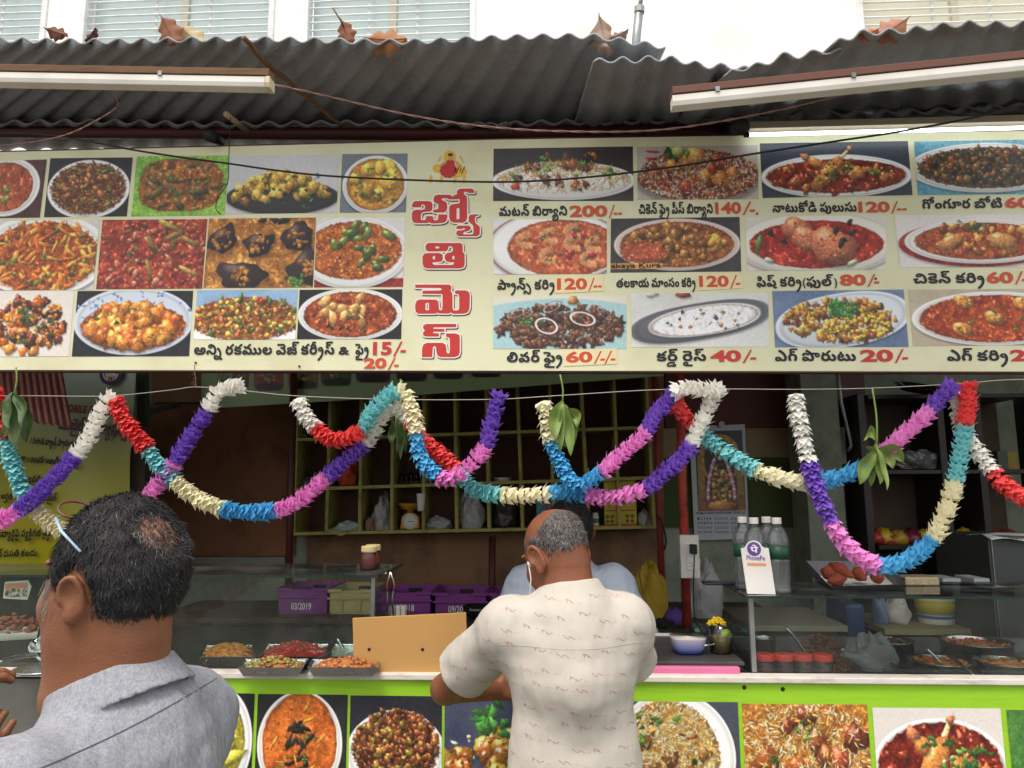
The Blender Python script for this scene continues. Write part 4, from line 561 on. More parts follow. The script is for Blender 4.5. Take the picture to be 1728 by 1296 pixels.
BROWN = ((120, 62, 22), (92, 45, 18), (150, 84, 30), (70, 34, 16)); ORANGE = ((196, 98, 24), (214, 124, 38), (170, 74, 18), (222, 142, 52))
REDS = ((160, 58, 30), (182, 74, 36), (130, 44, 24)); YEL = ((214, 168, 50), (226, 186, 74), (196, 142, 40)); GRN = ((70, 120, 40), (92, 140, 52), (50, 92, 34))
RICE = ((240, 222, 170), (236, 196, 84), (244, 232, 200), (226, 150, 56), (232, 184, 70)); DARK = ((50, 26, 20), (70, 34, 24), (36, 20, 18)); OLIVE = ((110, 104, 46), (134, 120, 56), (86, 84, 38))
def dish(kind, W, H):
    m = lambda bg, bg2=None: Pic(W, H, bg, bg2)
    if kind == 'red_bowl':
        p = m((50, 22, 22), (74, 36, 32)); p.plate((.2, .45), (.72, .52)); p.gravy((.2, .45), (.58, .43), (176, 76, 34), (150, 54, 24), .18); p.pile(8, (.2, .45), (.4, .3), (.04, .08), OLIVE, (1.5, 3)); p.herb(4, (.2, .4), (.4, .2))
    elif kind == 'nut_fry':
        p = m((26, 24, 30)); p.plate((.5, .53), (.5, .5)); p.gravy((.5, .52), (.45, .43), (110, 62, 28), (80, 42, 20), .06, wob=.14); p.pile(330, (.5, .5), (.44, .44), (.018, .034), BROWN + ((176, 120, 60),), (1.5, 4)); p.pile(16, (.45, .45), (.3, .25), (.04, .05), ((206, 110, 50), (190, 96, 44)), (1.2, 1.8), spec=.6); p.pile(20, (.5, .5), (.4, .4), (.03, .05), OLIVE, (2, 4))
    elif kind == 'green_leaf':
        p = m((96, 170, 40), (150, 205, 80)); p.gravy((.5, .48), (.45, .44), (160, 96, 34), (122, 66, 24), .12, 3, .1); p.pile(26, (.5, .5), (.4, .36), (.06, .1), ((92, 78, 36), (110, 84, 38), (70, 56, 30)), (1.8, 3.4), ang=(.2, .5)); p.gravy((.5, .3), (.3, .1), (176, 110, 44), (140, 76, 30), .08, wob=.3); p.herb(7, (.5, .5), (.4, .44), .045)
    elif kind == 'potato':
        p = m((190, 192, 196), (206, 206, 208)); p.plate((.5, .72), (.52, .3), (44, 42, 44), .9); p.pile(62, (.5, .7), (.44, .2), (.075, .11), YEL + ((170, 116, 40), (190, 150, 60)), (1.05, 1.5), 3, .1, .35, heap=.33); p.pile(40, (.5, .68), (.44, .22), (.012, .03), ((110, 62, 24), (80, 44, 18)), (1, 2), heap=.3); p.herb(9, (.5, .6), (.42, .36), .035)
    elif kind == 'yellow_bowl':
        p = m((96, 104, 116), (112, 120, 130)); p.plate((.52, .53), (.5, .5), rim=.93); p.gravy((.52, .52), (.44, .44), (206, 150, 44), (188, 118, 34), .2); p.pile(9, (.52, .5), (.32, .32), (.11, .16), ((224, 178, 50), (214, 164, 44)), (1, 1.3), 2.2, .06, .4, shadow=.3); p.herb(16, (.52, .52), (.4, .4), .03, ((40, 92, 44), (56, 110, 50)))
    elif kind == 'okra':
        p = m((206, 204, 200)); p.plate((.5, .5), (.62, .6)); p.gravy((.5, .52), (.52, .5), (178, 84, 22), (140, 54, 16), .08, wob=.16); p.pile(110, (.5, .53), (.52, .5), (.05, .075), ORANGE + ((204, 140, 50), (170, 70, 20)), (3, 6), 3, .05, .35); p.pile(20, (.5, .5), (.5, .45), (.025, .04), GRN + ((150, 160, 60),), (1, 1.6), amp=.05)
    elif kind == 'drumstick':
        p = m((150, 50, 34), (110, 34, 24)); p.gravy((.5, .5), (.8, .8), (170, 56, 38), (120, 32, 24), .1, 4); p.pile(130, (.5, .5), (.6, .55), (.03, .06), ((182, 84, 62), (156, 62, 46), (200, 112, 78), (132, 52, 40)), (1, 2.5), spec=.5); p.pile(8, (.5, .5), (.5, .45), (.07, .09), ((140, 122, 50), (164, 132, 60), (120, 104, 44)), (4, 6), 3.5, .02, .2, ang=(.6, .8)); p.herb(5, (.4, .5), (.4, .4), .025)
    elif kind == 'brinjal':
        p = m((178, 116, 44), (150, 86, 30)); p.gravy((.5, .5), (.8, .8), (190, 126, 50), (146, 84, 30), .12, 4)
        for c, a, b, t in (((.14, .3), .2, .16, -.6), ((.48, .38), .19, .15, -.2), ((.84, .28), .2, .19, .2), ((.34, .84), .3, .2, .15), ((.92, .72), .2, .24, .5), ((.62, .02), .2, .07, 0)):
            p.piece(c[0] * W, c[1] * H, a * H * 1.1, b * H * 1.1, t, C(44, 32, 34), 2.2, .13, .35, .6, .4); p.pile(18, c, (.09, .13), (.02, .045), ((176, 112, 44), (150, 90, 36)), (1, 2.5), spec=.2, shadow=.1)
        p.herb(4, (.85, .92), (.1, .06), .05)
    elif kind == 'capsicum':
        p = m((214, 212, 206)); p.mix(np.clip((p.yy - H * .86) / 2, 0, 1), C(150, 30, 34)); p.plate((.42, .5), (.62, .52), rim=.94); p.gravy((.42, .47), (.55, .42), (186, 96, 32), (150, 66, 22), .07, wob=.08); p.pile(90, (.42, .47), (.5, .37), (.015, .03), ORANGE + REDS, (1, 2), spec=.5); p.pile(19, (.45, .45), (.46, .33), (.055, .085), ((70, 96, 36), (90, 110, 44), (56, 80, 30)), (1.4, 2.2), 3, .06, .6)
    elif kind == 'chunks_white':
        p = m((222, 214, 202)); p.pile(95, (.45, .52), (.46, .42), (.05, .09), ORANGE + ((90, 36, 26), (70, 28, 28), (176, 80, 30)), (1, 1.5), 3, .14, .6); p.pile(60, (.45, .5), (.44, .4), (.02, .035), ((206, 130, 50), (150, 70, 26)), (1, 1.6), spec=.5); p.herb(9, (.45, .5), (.4, .36), .05, ((40, 74, 34), (60, 92, 44)))
    elif kind == 'blue_bowl':
        p = m((26, 26, 32)); p.plate((.5, .46), (.52, .52), (196, 204, 216), .9); p.pile(60, (.5, .3), (.5, .3), (.02, .03), ((90, 120, 170), (120, 140, 180)), (1, 3), spec=0, shadow=0, flat=1); p.gravy((.5, .55), (.45, .36), (176, 84, 26), (120, 52, 18), .1, wob=.1); p.pile(60, (.5, .54), (.42, .3), (.08, .13), ORANGE + ((206, 116, 44),), (1, 1.5), 3, .12, .5); p.herb(9, (.5, .5), (.38, .3), .03)
    elif kind == 'mixed_veg':
        p = m((120, 160, 205), (150, 184, 216)); p.plate((.5, .9), (.6, .3)); p.gravy((.5, .58), (.55, .44), (160, 92, 30), (110, 62, 24), .08, wob=.15); p.pile(55, (.5, .55), (.52, .42), (.05, .08), OLIVE + GRN[2:] + ((120, 100, 40),), (2, 4), 2.6, .06, .5); p.pile(60, (.5, .55), (.52, .4), (.04, .06), ((230, 176, 54), (214, 130, 44), (226, 190, 70)), (1, 1.6), 2, .04, .6); p.pile(40, (.5, .55), (.5, .4), (.03, .06), ((176, 64, 34), (150, 50, 24)), (1, 2), spec=.6)
    elif kind == 'cashew':
        p = m((24, 22, 26)); p.plate((.5, .5), (.51, .53), rim=.93); p.gravy((.5, .5), (.45, .46), (156, 66, 24), (118, 40, 16), .12); p.pile(30, (.5, .5), (.4, .4), (.02, .05), REDS + DARK, (1, 2), spec=.5); p.pile(11, (.48, .42), (.32, .3), (.09, .13), ((222, 160, 86), (206, 140, 70)), (1.2, 2), 2.3, .1, .5); p.herb(4, (.55, .5), (.06, .1), .05)
    elif kind == 'biryani':
        p = m((30, 26, 28), (56, 46, 44)); p.plate((.5, .62), (.52, .36), (228, 226, 222), .9); p.pile(7, (.5, .22), (.3, .08), (.08, .12), DARK + BROWN, (1.2, 2)); p.rice(520, (.5, .6), (.47, .24), RICE + ((206, 120, 50),), heap=.26); p.pile(12, (.5, .5), (.36, .22), (.06, .11), ((110, 52, 26), (86, 38, 22), (140, 70, 34)), (1, 1.7), amp=.2); p.rice(170, (.5, .52), (.46, .28), RICE); p.herb(7, (.55, .38), (.36, .26), .055, ((110, 160, 60), (80, 140, 50))); p.piece(.16 * W, .72 * H, .09 * H, .07 * H, 0, C(200, 60, 30)); p.piece(.15 * W, .55 * H, .14 * H, .04 * H, .9, C(60, 100, 40), amp=.02)
    elif kind == 'biryani_red':
        p = m((170, 160, 150), (190, 180, 168)); p.plate((.5, .6), (.52, .5), (150, 140, 130), .95); p.gravy((.5, .55), (.5, .48), (150, 64, 24), (110, 36, 18), .1, wob=.1); p.pile(6, (.2, .2), (.14, .18), (.05, .06), ((140, 24, 24),), (4, 6), amp=.03); p.rice(460, (.5, .55), (.5, .45), ((246, 238, 220), (250, 246, 236), (232, 190, 110))); p.pile(11, (.52, .5), (.4, .36), (.1, .16), ((196, 116, 46), (210, 140, 66), (140, 50, 24)), (1, 1.5), amp=.1); p.rice(140, (.5, .55), (.5, .42), ((246, 238, 220), (250, 246, 236))); p.herb(4, (.3, .14), (.14, .08), .07); p.piece(.34 * W, .1 * H, .12 * H, .1 * H, 0, C(190, 200, 120), amp=.02, spec=.1)
    elif kind in ('drumettes', 'drumettes_white'):
        wbg = kind == 'drumettes_white'
        p = m((214, 206, 196) if wbg else (46, 52, 66)); p.plate((.5, .62), (.54, .52) if wbg else (.51, .4), rim=.92); p.gravy((.5, .62), (.49, .48) if wbg else (.47, .31), (140, 34, 16), (96, 18, 12), .14, gl=.5); p.pile(26, (.5, .66), (.42, .3), (.05, .1), ((160, 54, 24), (120, 34, 18), (190, 100, 44)), (1, 1.8), amp=.2, spec=.6)
        for x0, y0, x1, y1, r0, r1 in ((.37, .78, .6, .12, .13, .045), (.4, .42, .3, .26, .09, .07), (.6, .6, .72, .5, .12, .06), (.84, .68, .78, .56, .1, .05)):
            an = math.atan2((y1 - y0) * H, (x1 - x0) * W); ln = math.hypot((x1 - x0) * W, (y1 - y0) * H); p.piece((x0 + x1) / 2 * W, (y0 + y1) / 2 * H, ln * .62, r1 * H * .8, an, C(226, 190, 128), 3, .02, .2); p.piece((x0 * .68 + x1 * .32) * W, (y0 * .68 + y1 * .32) * H, ln * .46, r0 * H, an, C(206, 126, 54), 2.2, .06, .4); p.piece(x1 * W, y1 * H, r1 * H * 1.2, r1 * H, an, C(190, 110, 70), 2, .15, .2)
        p.pile(30, (.5, .6), (.44, .3), (.02, .035), ((120, 30, 14), (230, 190, 150)), (1, 2)); p.herb(12, (.62, .5), (.32, .24), .045)
    elif kind == 'gongura':
        p = m((60, 140, 170), (90, 160, 186)); p.plate((.55, .5), (.62, .46), (224, 222, 218), .92); p.gravy((.55, .5), (.54, .38), (84, 62, 34), (56, 44, 28), .08, wob=.1); p.pile(120, (.55, .47), (.48, .34), (.04, .08), ((92, 70, 36), (62, 52, 32), (46, 42, 30), (120, 86, 44), (130, 70, 30)), (1, 2), amp=.22, spec=.5); p.piece(.1 * W, .4 * H, .18 * H, .03 * H, 1.4, C(130, 24, 26), amp=.03)
    elif kind == 'prawn':
        p = m((208, 210, 214), (222, 222, 222)); p.plate((.55, .5), (.6, .66), (232, 232, 228), .95, edge=(130, 60, 50)); p.gravy((.62, .52), (.5, .52), (190, 92, 50), (160, 62, 34), .15)
        for c in ((.3, .38), (.52, .3), (.72, .22), (.72, .44), (.5, .66), (.9, .46), (.86, .72)):
            for k in range(9):
                t = 1.2 + k * .45; p.piece((c[0] + .075 * math.cos(t)) * W, (c[1] + .1 * math.sin(t)) * H, .075 * H, .055 * H, t, C(232, 156, 96) * (1 - k * .02), 2, .05, .1, .2, .1, .6)
        p.pile(5, (.75, .5), (.2, .3), (.06, .08), ((176, 40, 50),), (1.3, 2), spec=.7); p.herb(13, (.62, .5), (.36, .42), .035, ((44, 80, 44), (64, 104, 54)))
    elif kind == 'brown_curry':
        p = m((60, 58, 60), (40, 38, 40)); p.plate((.51, .49), (.49, .48), (226, 206, 196), .93); p.gravy((.51, .49), (.44, .42), (160, 92, 38), (120, 58, 26), .1); p.pile(70, (.52, .46), (.38, .32), (.05, .1), ((150, 96, 40), (120, 76, 34), (96, 60, 30), (176, 116, 50)), (1, 2.4), amp=.2, spec=.5); p.gravy((.25, .62), (.18, .2), (176, 76, 46), (150, 60, 36), .1, wob=.2); p.pile(3, (.8, .45), (.1, .1), (.08, .1), ((206, 160, 56),), (1.8, 2.4)); p.mix(((p.yy > H * .82) & (p.yy < H * .93) & (p.xx < W * .4)) * .85, C(214, 150, 62))
    elif kind == 'fish':
        p = m((214, 206, 194), (222, 214, 200)); p.plate((.5, .5), (.6, .6), (226, 220, 208), .95); p.gravy((.5, .52), (.48, .44), (166, 30, 20), (140, 20, 16), .2, gl=.4)
        for c, a, b, t in (((.37, .24), .3, .2, .35), ((.44, .42), .32, .2, .45), ((.62, .55), .44, .31, .38)): p.piece(c[0] * W, c[1] * H, a * H, b * H, t, C(206, 110, 72), 2.6, .05, .4, .6, .3); p.pile(26, c, (a * H / W * .7, b * .7), (.02, .04), ((226, 150, 110), (190, 80, 50)), (1, 2.4), shadow=.05, spec=.3)
        p.pile(7, (.55, .35), (.4, .3), (.05, .07), ((34, 26, 28),), (1.2, 1.7)); p.piece(.09 * W, .5 * H, .2 * H, .05 * H, 1.8, C(70, 120, 50), amp=.03); p.piece(.76 * W, .86 * H, .12 * H, .05 * H, -.4, C(180, 196, 150), amp=.03); p.piece(.16 * W, .8 * H, .1 * H, .05 * H, .4, C(190, 206, 170), amp=.03)
    elif kind == 'chicken_curry':
        p = m((216, 210, 206), (228, 222, 216)); p.plate((.54, .55), (.54, .44), (140, 24, 30), .9); p.plate((.56, .51), (.52, .42), (236, 230, 226), .93); p.gravy((.56, .5), (.45, .35), (170, 74, 28), (130, 42, 16), .1); p.pile(34, (.56, .47), (.4, .28), (.05, .1), ORANGE + ((180, 96, 40),), (1, 2), spec=.6)
        for c, a, b, t in (((.36, .52), .26, .13, -.5), ((.7, .5), .3, .15, .3), ((.86, .3), .2, .1, .2)): p.piece(c[0] * W, c[1] * H, a * H, b * H, t, C(206, 134, 66), 2.2, .08, .5)
        p.herb(5, (.5, .22), (.1, .08), .05)
    elif kind == 'liver':
        p = m((150, 192, 196), (166, 200, 202)); p.mix(np.clip((.06 - p.yy / H + abs(p.xx / W - .5) ** 2 * .5) * 40, 0, 1), C(216, 212, 196)); p.pile(240, (.5, .58), (.47, .4), (.05, .085), ((96, 56, 38), (76, 42, 30), (116, 70, 46), (60, 34, 26)), (1, 1.7), amp=.22, spec=.35, heap=.05); p.pile(130, (.5, .55), (.44, .36), (.02, .04), ((140, 92, 62), (66, 36, 26)), (1, 2)); p.piece(.6 * W, .08 * H, .1 * H, .09 * H, 0, C(170, 110, 60)); p.herb(6, (.3, .48), (.1, .05), .05)
        for c, r, t in (((.17, .33), (.07, .07), -.3), ((.44, .21), (.07, .08), -.4), ((.67, .43), (.1, .13), .2), ((.4, .56), (.09, .15), .3), ((.83, .34), (.07, .06), .7)): p.ring(c, r, t)
    elif kind == 'curd':
        p = m((200, 200, 196), (222, 222, 216)); p.plate((.5, .52), (.52, .34), (92, 94, 100), .9, 2.4, -.16); p.plate((.53, .5), (.42, .28), (226, 226, 226), .97, 2.2, -.14); p.gravy((.53, .5), (.4, .26), (240, 240, 240), (228, 228, 226), .08, ang=-.14, gl=.1); p.pile(15, (.53, .5), (.33, .2), (.025, .04), ((70, 20, 28), (50, 60, 110), (196, 130, 80)), (1, 1.5)); p.herb(9, (.53, .5), (.34, .2), .025); p.piece(.15 * W, .0, .12 * H, .08 * H, 0, C(220, 220, 200)); p.piece(.38 * W, .0, .13 * H, .1 * H, 0, C(170, 70, 40))
    elif kind == 'egg_scramble':
        p = m((70, 92, 130), (110, 134, 166)); p.plate((.52, .52), (.52, .47), (206, 214, 222), .9, 2.2, -.15); p.pile(260, (.5, .52), (.42, .36), (.04, .07), ((206, 150, 44), (176, 112, 36), (140, 76, 26), (224, 180, 64), (110, 58, 22)), (1, 2), amp=.2, spec=.4); p.pile(70, (.62, .62), (.3, .2), (.02, .05), ((240, 206, 70), (226, 170, 50)), (1, 2)); p.herb(16, (.53, .3), (.12, .14), .06, ((36, 100, 44), (50, 126, 54)))
    elif kind == 'egg_curry':
        p = m((196, 184, 160), (170, 154, 128)); p.plate((.62, .52), (.62, .48), (236, 234, 228), .92); p.gravy((.62, .52), (.56, .42), (180, 66, 20), (140, 38, 14), .12, gl=.4)
        for c in ((.4, .22), (.38, .7), (.62, .5), (.84, .26), (.92, .68)): p.piece(c[0] * W, c[1] * H, .19 * H, .12 * H, .25, C(216, 134, 50), 2.1, .03, .55); p.pile(12, c, (.06, .07), (.015, .035), ((170, 70, 24), (236, 180, 90)), (1, 2), shadow=0)
        p.herb(5, (.6, .5), (.3, .36), .035)
    elif kind == 'orange_bowl':
        p = m((22, 24, 24), (40, 44, 40)); p.plate((.48, .52), (.47, .56), (236, 234, 228), .93); p.gravy((.48, .5), (.41, .52), (208, 104, 30), (180, 76, 22), .25, gl=.15); p.pile(40, (.48, .5), (.36, .44), (.01, .018), ((120, 40, 14), (150, 60, 20)), (1, 1.8), shadow=0); p.pile(7, (.48, .45), (.3, .36), (.03, .04), ((224, 160, 40), (206, 130, 36)), (5, 8), 3, .02); p.pile(14, (.46, .52), (.14, .26), (.035, .05), ((30, 24, 18), (44, 34, 22)), (2, 3.4), amp=.15); p.herb(8, (.48, .45), (.32, .4), .02)
    elif kind == 'nut_curry':
        p = m((24, 26, 32), (40, 42, 50)); p.plate((.5, .6), (.54, .46), (236, 234, 230), .9); p.gravy((.5, .54), (.46, .36), (96, 46, 22), (64, 28, 16), .05, wob=.1); p.pile(340, (.5, .5), (.45, .36), (.025, .042), ((120, 56, 26), (140, 76, 32), (96, 40, 20), (160, 104, 44), (130, 110, 40), (70, 28, 16)), (1, 1.9), amp=.2, spec=.6)
    elif kind == 'fried_potato':
        p = m((36, 44, 70), (90, 96, 120)); p.pile(30, (.5, .7), (.52, .34), (.1, .15), ((196, 160, 40), (176, 110, 34), (190, 140, 44), (150, 78, 26)), (1.1, 1.9), 2.4, .08, .8); p.pile(60, (.5, .68), (.5, .34), (.012, .03), ((110, 54, 20), (240, 226, 200)), (1, 3), shadow=0); p.herb(7, (.5, .22), (.14, .1), .08, ((70, 150, 60), (50, 120, 46)))
    elif kind == 'veg_biryani':
        p = m((60, 66, 76)); p.plate((.42, .55), (.54, .66), (238, 236, 232), .94); p.gravy((.38, .55), (.44, .56), (196, 150, 60), (160, 110, 40), .07, wob=.1); p.rice(900, (.38, .52), (.43, .52), ((226, 206, 130), (240, 226, 170), (206, 170, 80), (250, 244, 220)), (.014, .022)); p.pile(9, (.38, .6), (.36, .4), (.06, .09), ((110, 66, 30), (140, 92, 36)), (1, 1.5), amp=.2); p.rice(200, (.38, .52), (.4, .48), ((240, 226, 170), (226, 206, 130)), (.014, .022)); p.herb(12, (.36, .5), (.34, .44), .035); p.pile(6, (.5, .6), (.2, .4), (.03, .04), ((120, 60, 24),), (3, 5), amp=.1)
    elif kind == 'meat_biryani':
        p = m((206, 196, 180)); p.gravy((.52, .52), (.62, .66), (186, 120, 40), (140, 76, 26), .07, 4, .1); p.rice(1000, (.5, .52), (.56, .56), ((236, 206, 120), (246, 232, 190), (222, 160, 60), (206, 120, 40)), (.016, .026)); p.pile(12, (.5, .45), (.46, .46), (.08, .13), ((130, 50, 28), (106, 38, 24), (160, 76, 34)), (1, 1.6), amp=.18, spec=.6); p.rice(320, (.5, .52), (.52, .52), ((236, 206, 120), (246, 232, 190), (222, 160, 60)), (.016, .026)); p.herb(7, (.5, .4), (.4, .4), .03)
    elif kind == 'plain_green':
        p = m((70, 130, 50), (40, 96, 36)); p.plate((.7, .7), (.4, .5)); p.gravy((.7, .7), (.34, .42), (190, 160, 60), (150, 120, 44), .1)
    elif kind == 'sliver_bowl':
        p = m((18, 18, 20)); p.plate((.2, .5), (.78, .56), (226, 228, 224), .9); p.gravy((.1, .5), (.7, .46), (176, 170, 40), (140, 130, 30), .14); p.pile(16, (.2, .5), (.5, .4), (.06, .1), ((196, 190, 60), (160, 150, 40)), (1.5, 3))
    return p
# ------------------------------------------------------------------ materials
M_asb = mat('asbestos', rgb(152, 155, 158), .95, var=.16, scale=90, bump=.5, bscale=110, spec=.1, stain=rgb(120, 116, 110), sscale=5, samt=.5)
M_maroon = mat('maroon_paint', rgb(84, 38, 36), .5, var=.15, stain=rgb(60, 40, 34), samt=.5)
M_redpole = mat('red_oxide', rgb(176, 66, 50), .5, var=.12, stain=rgb(54, 30, 26), sscale=14, samt=.9)
M_wood = mat('old_wood', rgb(120, 92, 70), .85, var=.3, scale=14, stretch=(2, 30, 30), bump=.3, spec=.15, stain=rgb(70, 54, 42))
M_white = mat('white_plastic', rgb(226, 222, 212), .45, var=.04, stain=rgb(180, 170, 150), samt=.35)
M_wall = mat('lime_plaster', rgb(246, 243, 236), .9, var=.03, stain=rgb(214, 206, 190), sscale=1.6, samt=.4, spec=.1)
M_winfr = mat('window_paint', rgb(225, 228, 228), .5, var=.03, stain=rgb(170, 150, 130), sscale=9, samt=.35)
M_cream = mat('sign_vinyl', rgb(224, 223, 186), .42, var=.03, scale=3, stain=rgb(204, 192, 148), sscale=2.6, samt=.5, spec=.35)
M_black = mat('black_ink', rgb(34, 30, 38), .5, var=.1)
M_redink = mat('red_ink', rgb(196, 52, 44), .45, var=.08)
M_orink = mat('orange_red_ink', rgb(204, 78, 44), .45, var=.1)
M_patch = mat('price_sticker', rgb(232, 218, 170), .4, var=.03)
M_whiteink = mat('white_ink', rgb(240, 232, 222), .45, var=.03)
M_steel = mat('steel', rgb(190, 190, 188), .25, 1, var=.08, stain=rgb(120, 116, 108), samt=.4)
M_alu = mat('dull_aluminium', rgb(150, 152, 150), .45, .8, var=.15, stain=rgb(90, 88, 82), samt=.6)
M_dark = mat('black_rubber', rgb(30, 29, 30), .6, var=.2)
M_brownply = mat('brown_board', rgb(152, 106, 78), .75, var=.12, scale=5, bump=.1, stain=rgb(60, 42, 32), sscale=2.5, samt=.7, spec=.2)
M_asphalt = mat('street', rgb(96, 94, 90), .95, var=.2, scale=30, bump=.4)
M_print = vcmat('print', .38, .4)
M_glasscase = glass('case_glass', (.94, .97, .95), .03, .5, .018)
M_glasstop = glass('thick_glass', (.6, .72, .66), .03, 1.0, .06)
M_glassedge = mat('glass_edge', rgb(20, 48, 42), .15, var=.1, spec=.7)
M_clear = glass('clear_plastic', (.9, .93, .94), .06, 1.3, .03)
M_wire = mat('wire_black', rgb(44, 40, 38), .6, var=.2)

# ------------------------------------------------------------------ ground, upper building, stall shell
g = MB(); g.quad((-150, -150, 0), (150, -150, 0), (150, 150, 0), (-150, 150, 0)); tag(g.build('street', M_asphalt), None, None, kind='structure')
g = MB(); g.box(-6, 2.35, .0, 6, 5.3, .12); tag(g.build('pavement', mat('paving', rgb(160, 152, 140), .9, var=.2, bump=.3)), None, None, kind='structure')

YB = 5.9
bld = thing('apartment_building', 'white plastered building with grilled windows rising behind the tin roof', 'building', (0, YB, 0))
wins = [(-160, 79), (135, 463), (511, 803), (1447, 1800)]
zlo = P(864, 120, YB).z; zhi = P(864, -190, YB).z
mb = MB(); xs = []
for a, b in wins: xs.append((P(a, 40, YB).x, P(b, 40, YB).x))
def wallx(x0, x1, z0, z1): mb.box(x0, YB, z0, x1, YB + .25, z1)
edges = [-14] + [v for q in xs for v in q] + [14]
for i in range(0, len(edges), 2): wallx(edges[i], edges[i + 1], zlo, zhi)
wallx(-14, 14, .1, zlo); wallx(-14, 14, zhi, 9.5)
mb.build('wall', M_wall, bld)
M_pane = mat('frosted_pane', rgb(196, 212, 210), .12, var=.05, scale=2, spec=.5)
M_panec = mat('cream_pane', rgb(224, 220, 196), .2, var=.04, scale=2, spec=.5)
for i, ((a, b), (x0, x1)) in enumerate(zip(wins, xs)):
    wn = MB(); t = .05
    wn.box(x0, YB - .02, zlo, x0 + t, YB + .1, zhi); wn.box(x1 - t, YB - .02, zlo, x1, YB + .1, zhi); wn.box(x0 + t, YB - .02, zhi - t, x1 - t, YB + .1, zhi); wn.box(x0 + t, YB - .02, zlo, x1 - t, YB + .1, zlo + t)
    f = wn.build('window', M_winfr, bld, bev=.004)
    gr = MB(); n = int((zhi - zlo) / .072)
    for k in range(1, n):
        z = zlo + t + (zhi - zlo - 2 * t) * k / n; gr.tube([(x0 + t, YB + .03, z + .004 * math.sin(k * 3)), ((x0 + x1) / 2, YB + .028, z + .003 * math.sin(k * 7)), (x1 - t, YB + .03, z)], .0085, 6)
    for k in (.38, .66):
        x = x0 + (x1 - x0) * k; gr.box(x - .008, YB + .04, zlo + t, x + .008, YB + .05, zhi - t)
    gr.build('window_grille', M_winfr, f)
    pn = MB(); pn.box(x0 + t, YB + .13, zlo + t, x1 - t, YB + .14, zhi - t); pn.build('window_pane', M_panec if i == 3 else M_pane, f)
    ml = MB(); x = x0 + (x1 - x0) * .51; ml.box(x - .03, YB + .1, zlo + t, x + .03, YB + .129, zhi - t); ml.build('window_mullion', mat('mullion', rgb(206, 196, 176), .6), f)

# inside of the stall
YW = 4.95
def tz(y, Y=YW): return P(864, y, Y).z
M_ceil = mat('grey_ceiling', rgb(150, 144, 134), .9, var=.2, bump=.2)  # grey kept light so the ceiling bounces light into the stall
mb = MB(); mb.box(-3.3, 2.85, 3.0, 4.2, 5.3, 3.04); tag(mb.build('ceiling_sheet', M_ceil), 'plain grey ceiling sheet over the inside of the stall', 'ceiling')
M_inwall = mat('grey_green_plaster', rgb(150, 158, 140), .85, var=.1, scale=4, stain=rgb(96, 104, 88), sscale=2.4, samt=.75, bump=.15)
back = thing('back_wall', 'stained grey green and brown painted rear wall inside the stall', 'wall', (0, YW, 0))
mb = MB(); mb.box(-3.3, YW + .03, .1, 4.2, YW + .15, 3.0); mb.build('plaster', M_inwall, back)
def wpan(name, x0, y0, x1, y1, m, d=.02, Y=YW, parent=back, label=None, bev=.002):
    a = P(x0, y0, Y); b = P(x1, y0, Y); c = P(x1, y1, Y); e = P(x0, y1, Y); mb = MB(); v = Vector((0, d, 0)); mb.slab([e, c, b, a], v); return mb.build(name, m, parent, bev=bev, label=label)
wpan('board', 232, 683, 496, 938, M_brownply, .03, YW - .01, label='plain brown board left of the pigeonhole shelf')
wpan('board', 256, 560, 345, 679, mat('light_brown_board', rgb(160, 120, 90), .7, var=.1, scale=6), .03, YW - .01, label='lighter brown board above the plain one')
wpan('board', 517, 600, 1120, 1003, mat('dark_brown_board', rgb(142, 106, 76), .75, var=.14, scale=5, stain=rgb(52, 38, 30), sscale=2, samt=.7), .028, YW - .005)
wpan('board', 1122, 560, 1342, 722, mat('maroon_board', rgb(88, 48, 42), .7, var=.1), .03, YW - .012, label='dark maroon board above the calendar')
wpan('paint_band', 1118, 722, 1345, 772, mat('beige_band', rgb(150, 132, 100), .8, var=.1), .02, YW + .005)
wpan('paint_band', 1118, 772, 1362, 890, mat('green_band', rgb(70, 84, 44), .8, var=.12, stain=rgb(52, 64, 36)), .02, YW + .004)
wpan('ledge', 200, 940, 480, 952, mat('grey_ledge', rgb(150, 146, 136), .85, var=.15, bump=.2), .06, YW - .06)
for i, x in enumerate((-3.3, 4.1)):
    mb = MB(); mb.box(x, 2.75, .1, x + .1, YW + .02, 3.0); o = mb.build('side_wall', M_inwall); tag(rebase(o, (x, 3.8, .1)), ('left', 'right')[i] + ' side wall of the stall, dim grey green plaster', 'wall')
# grey pillar and right cupboard
mb = MB(); a = P(1350, 640, 4.6); b = P(1412, 640, 4.6); mb.box(a.x, 4.6, .1, b.x, 4.9, 2.95); tag(rebase(mb.build('pillar', mat('pillar_plaster', rgb(128, 134, 116), .85, var=.12, scale=6, stain=rgb(84, 86, 78), sscale=5, samt=.8), bev=.006), (a.x, 4.6, .1)), 'peeling grey green pillar between the calendar and the meter box', 'pillar')
mb = MB(); a = P(1408, 640, 4.75); b = P(1462, 640, 4.75); mb.box(a.x, 4.78, .1, b.x, 4.93, 2.6); tag(rebase(mb.build('door', M_maroon, bev=.004), (a.x, 4.75, .1)), 'dark maroon door post beside the black cupboard', 'door')

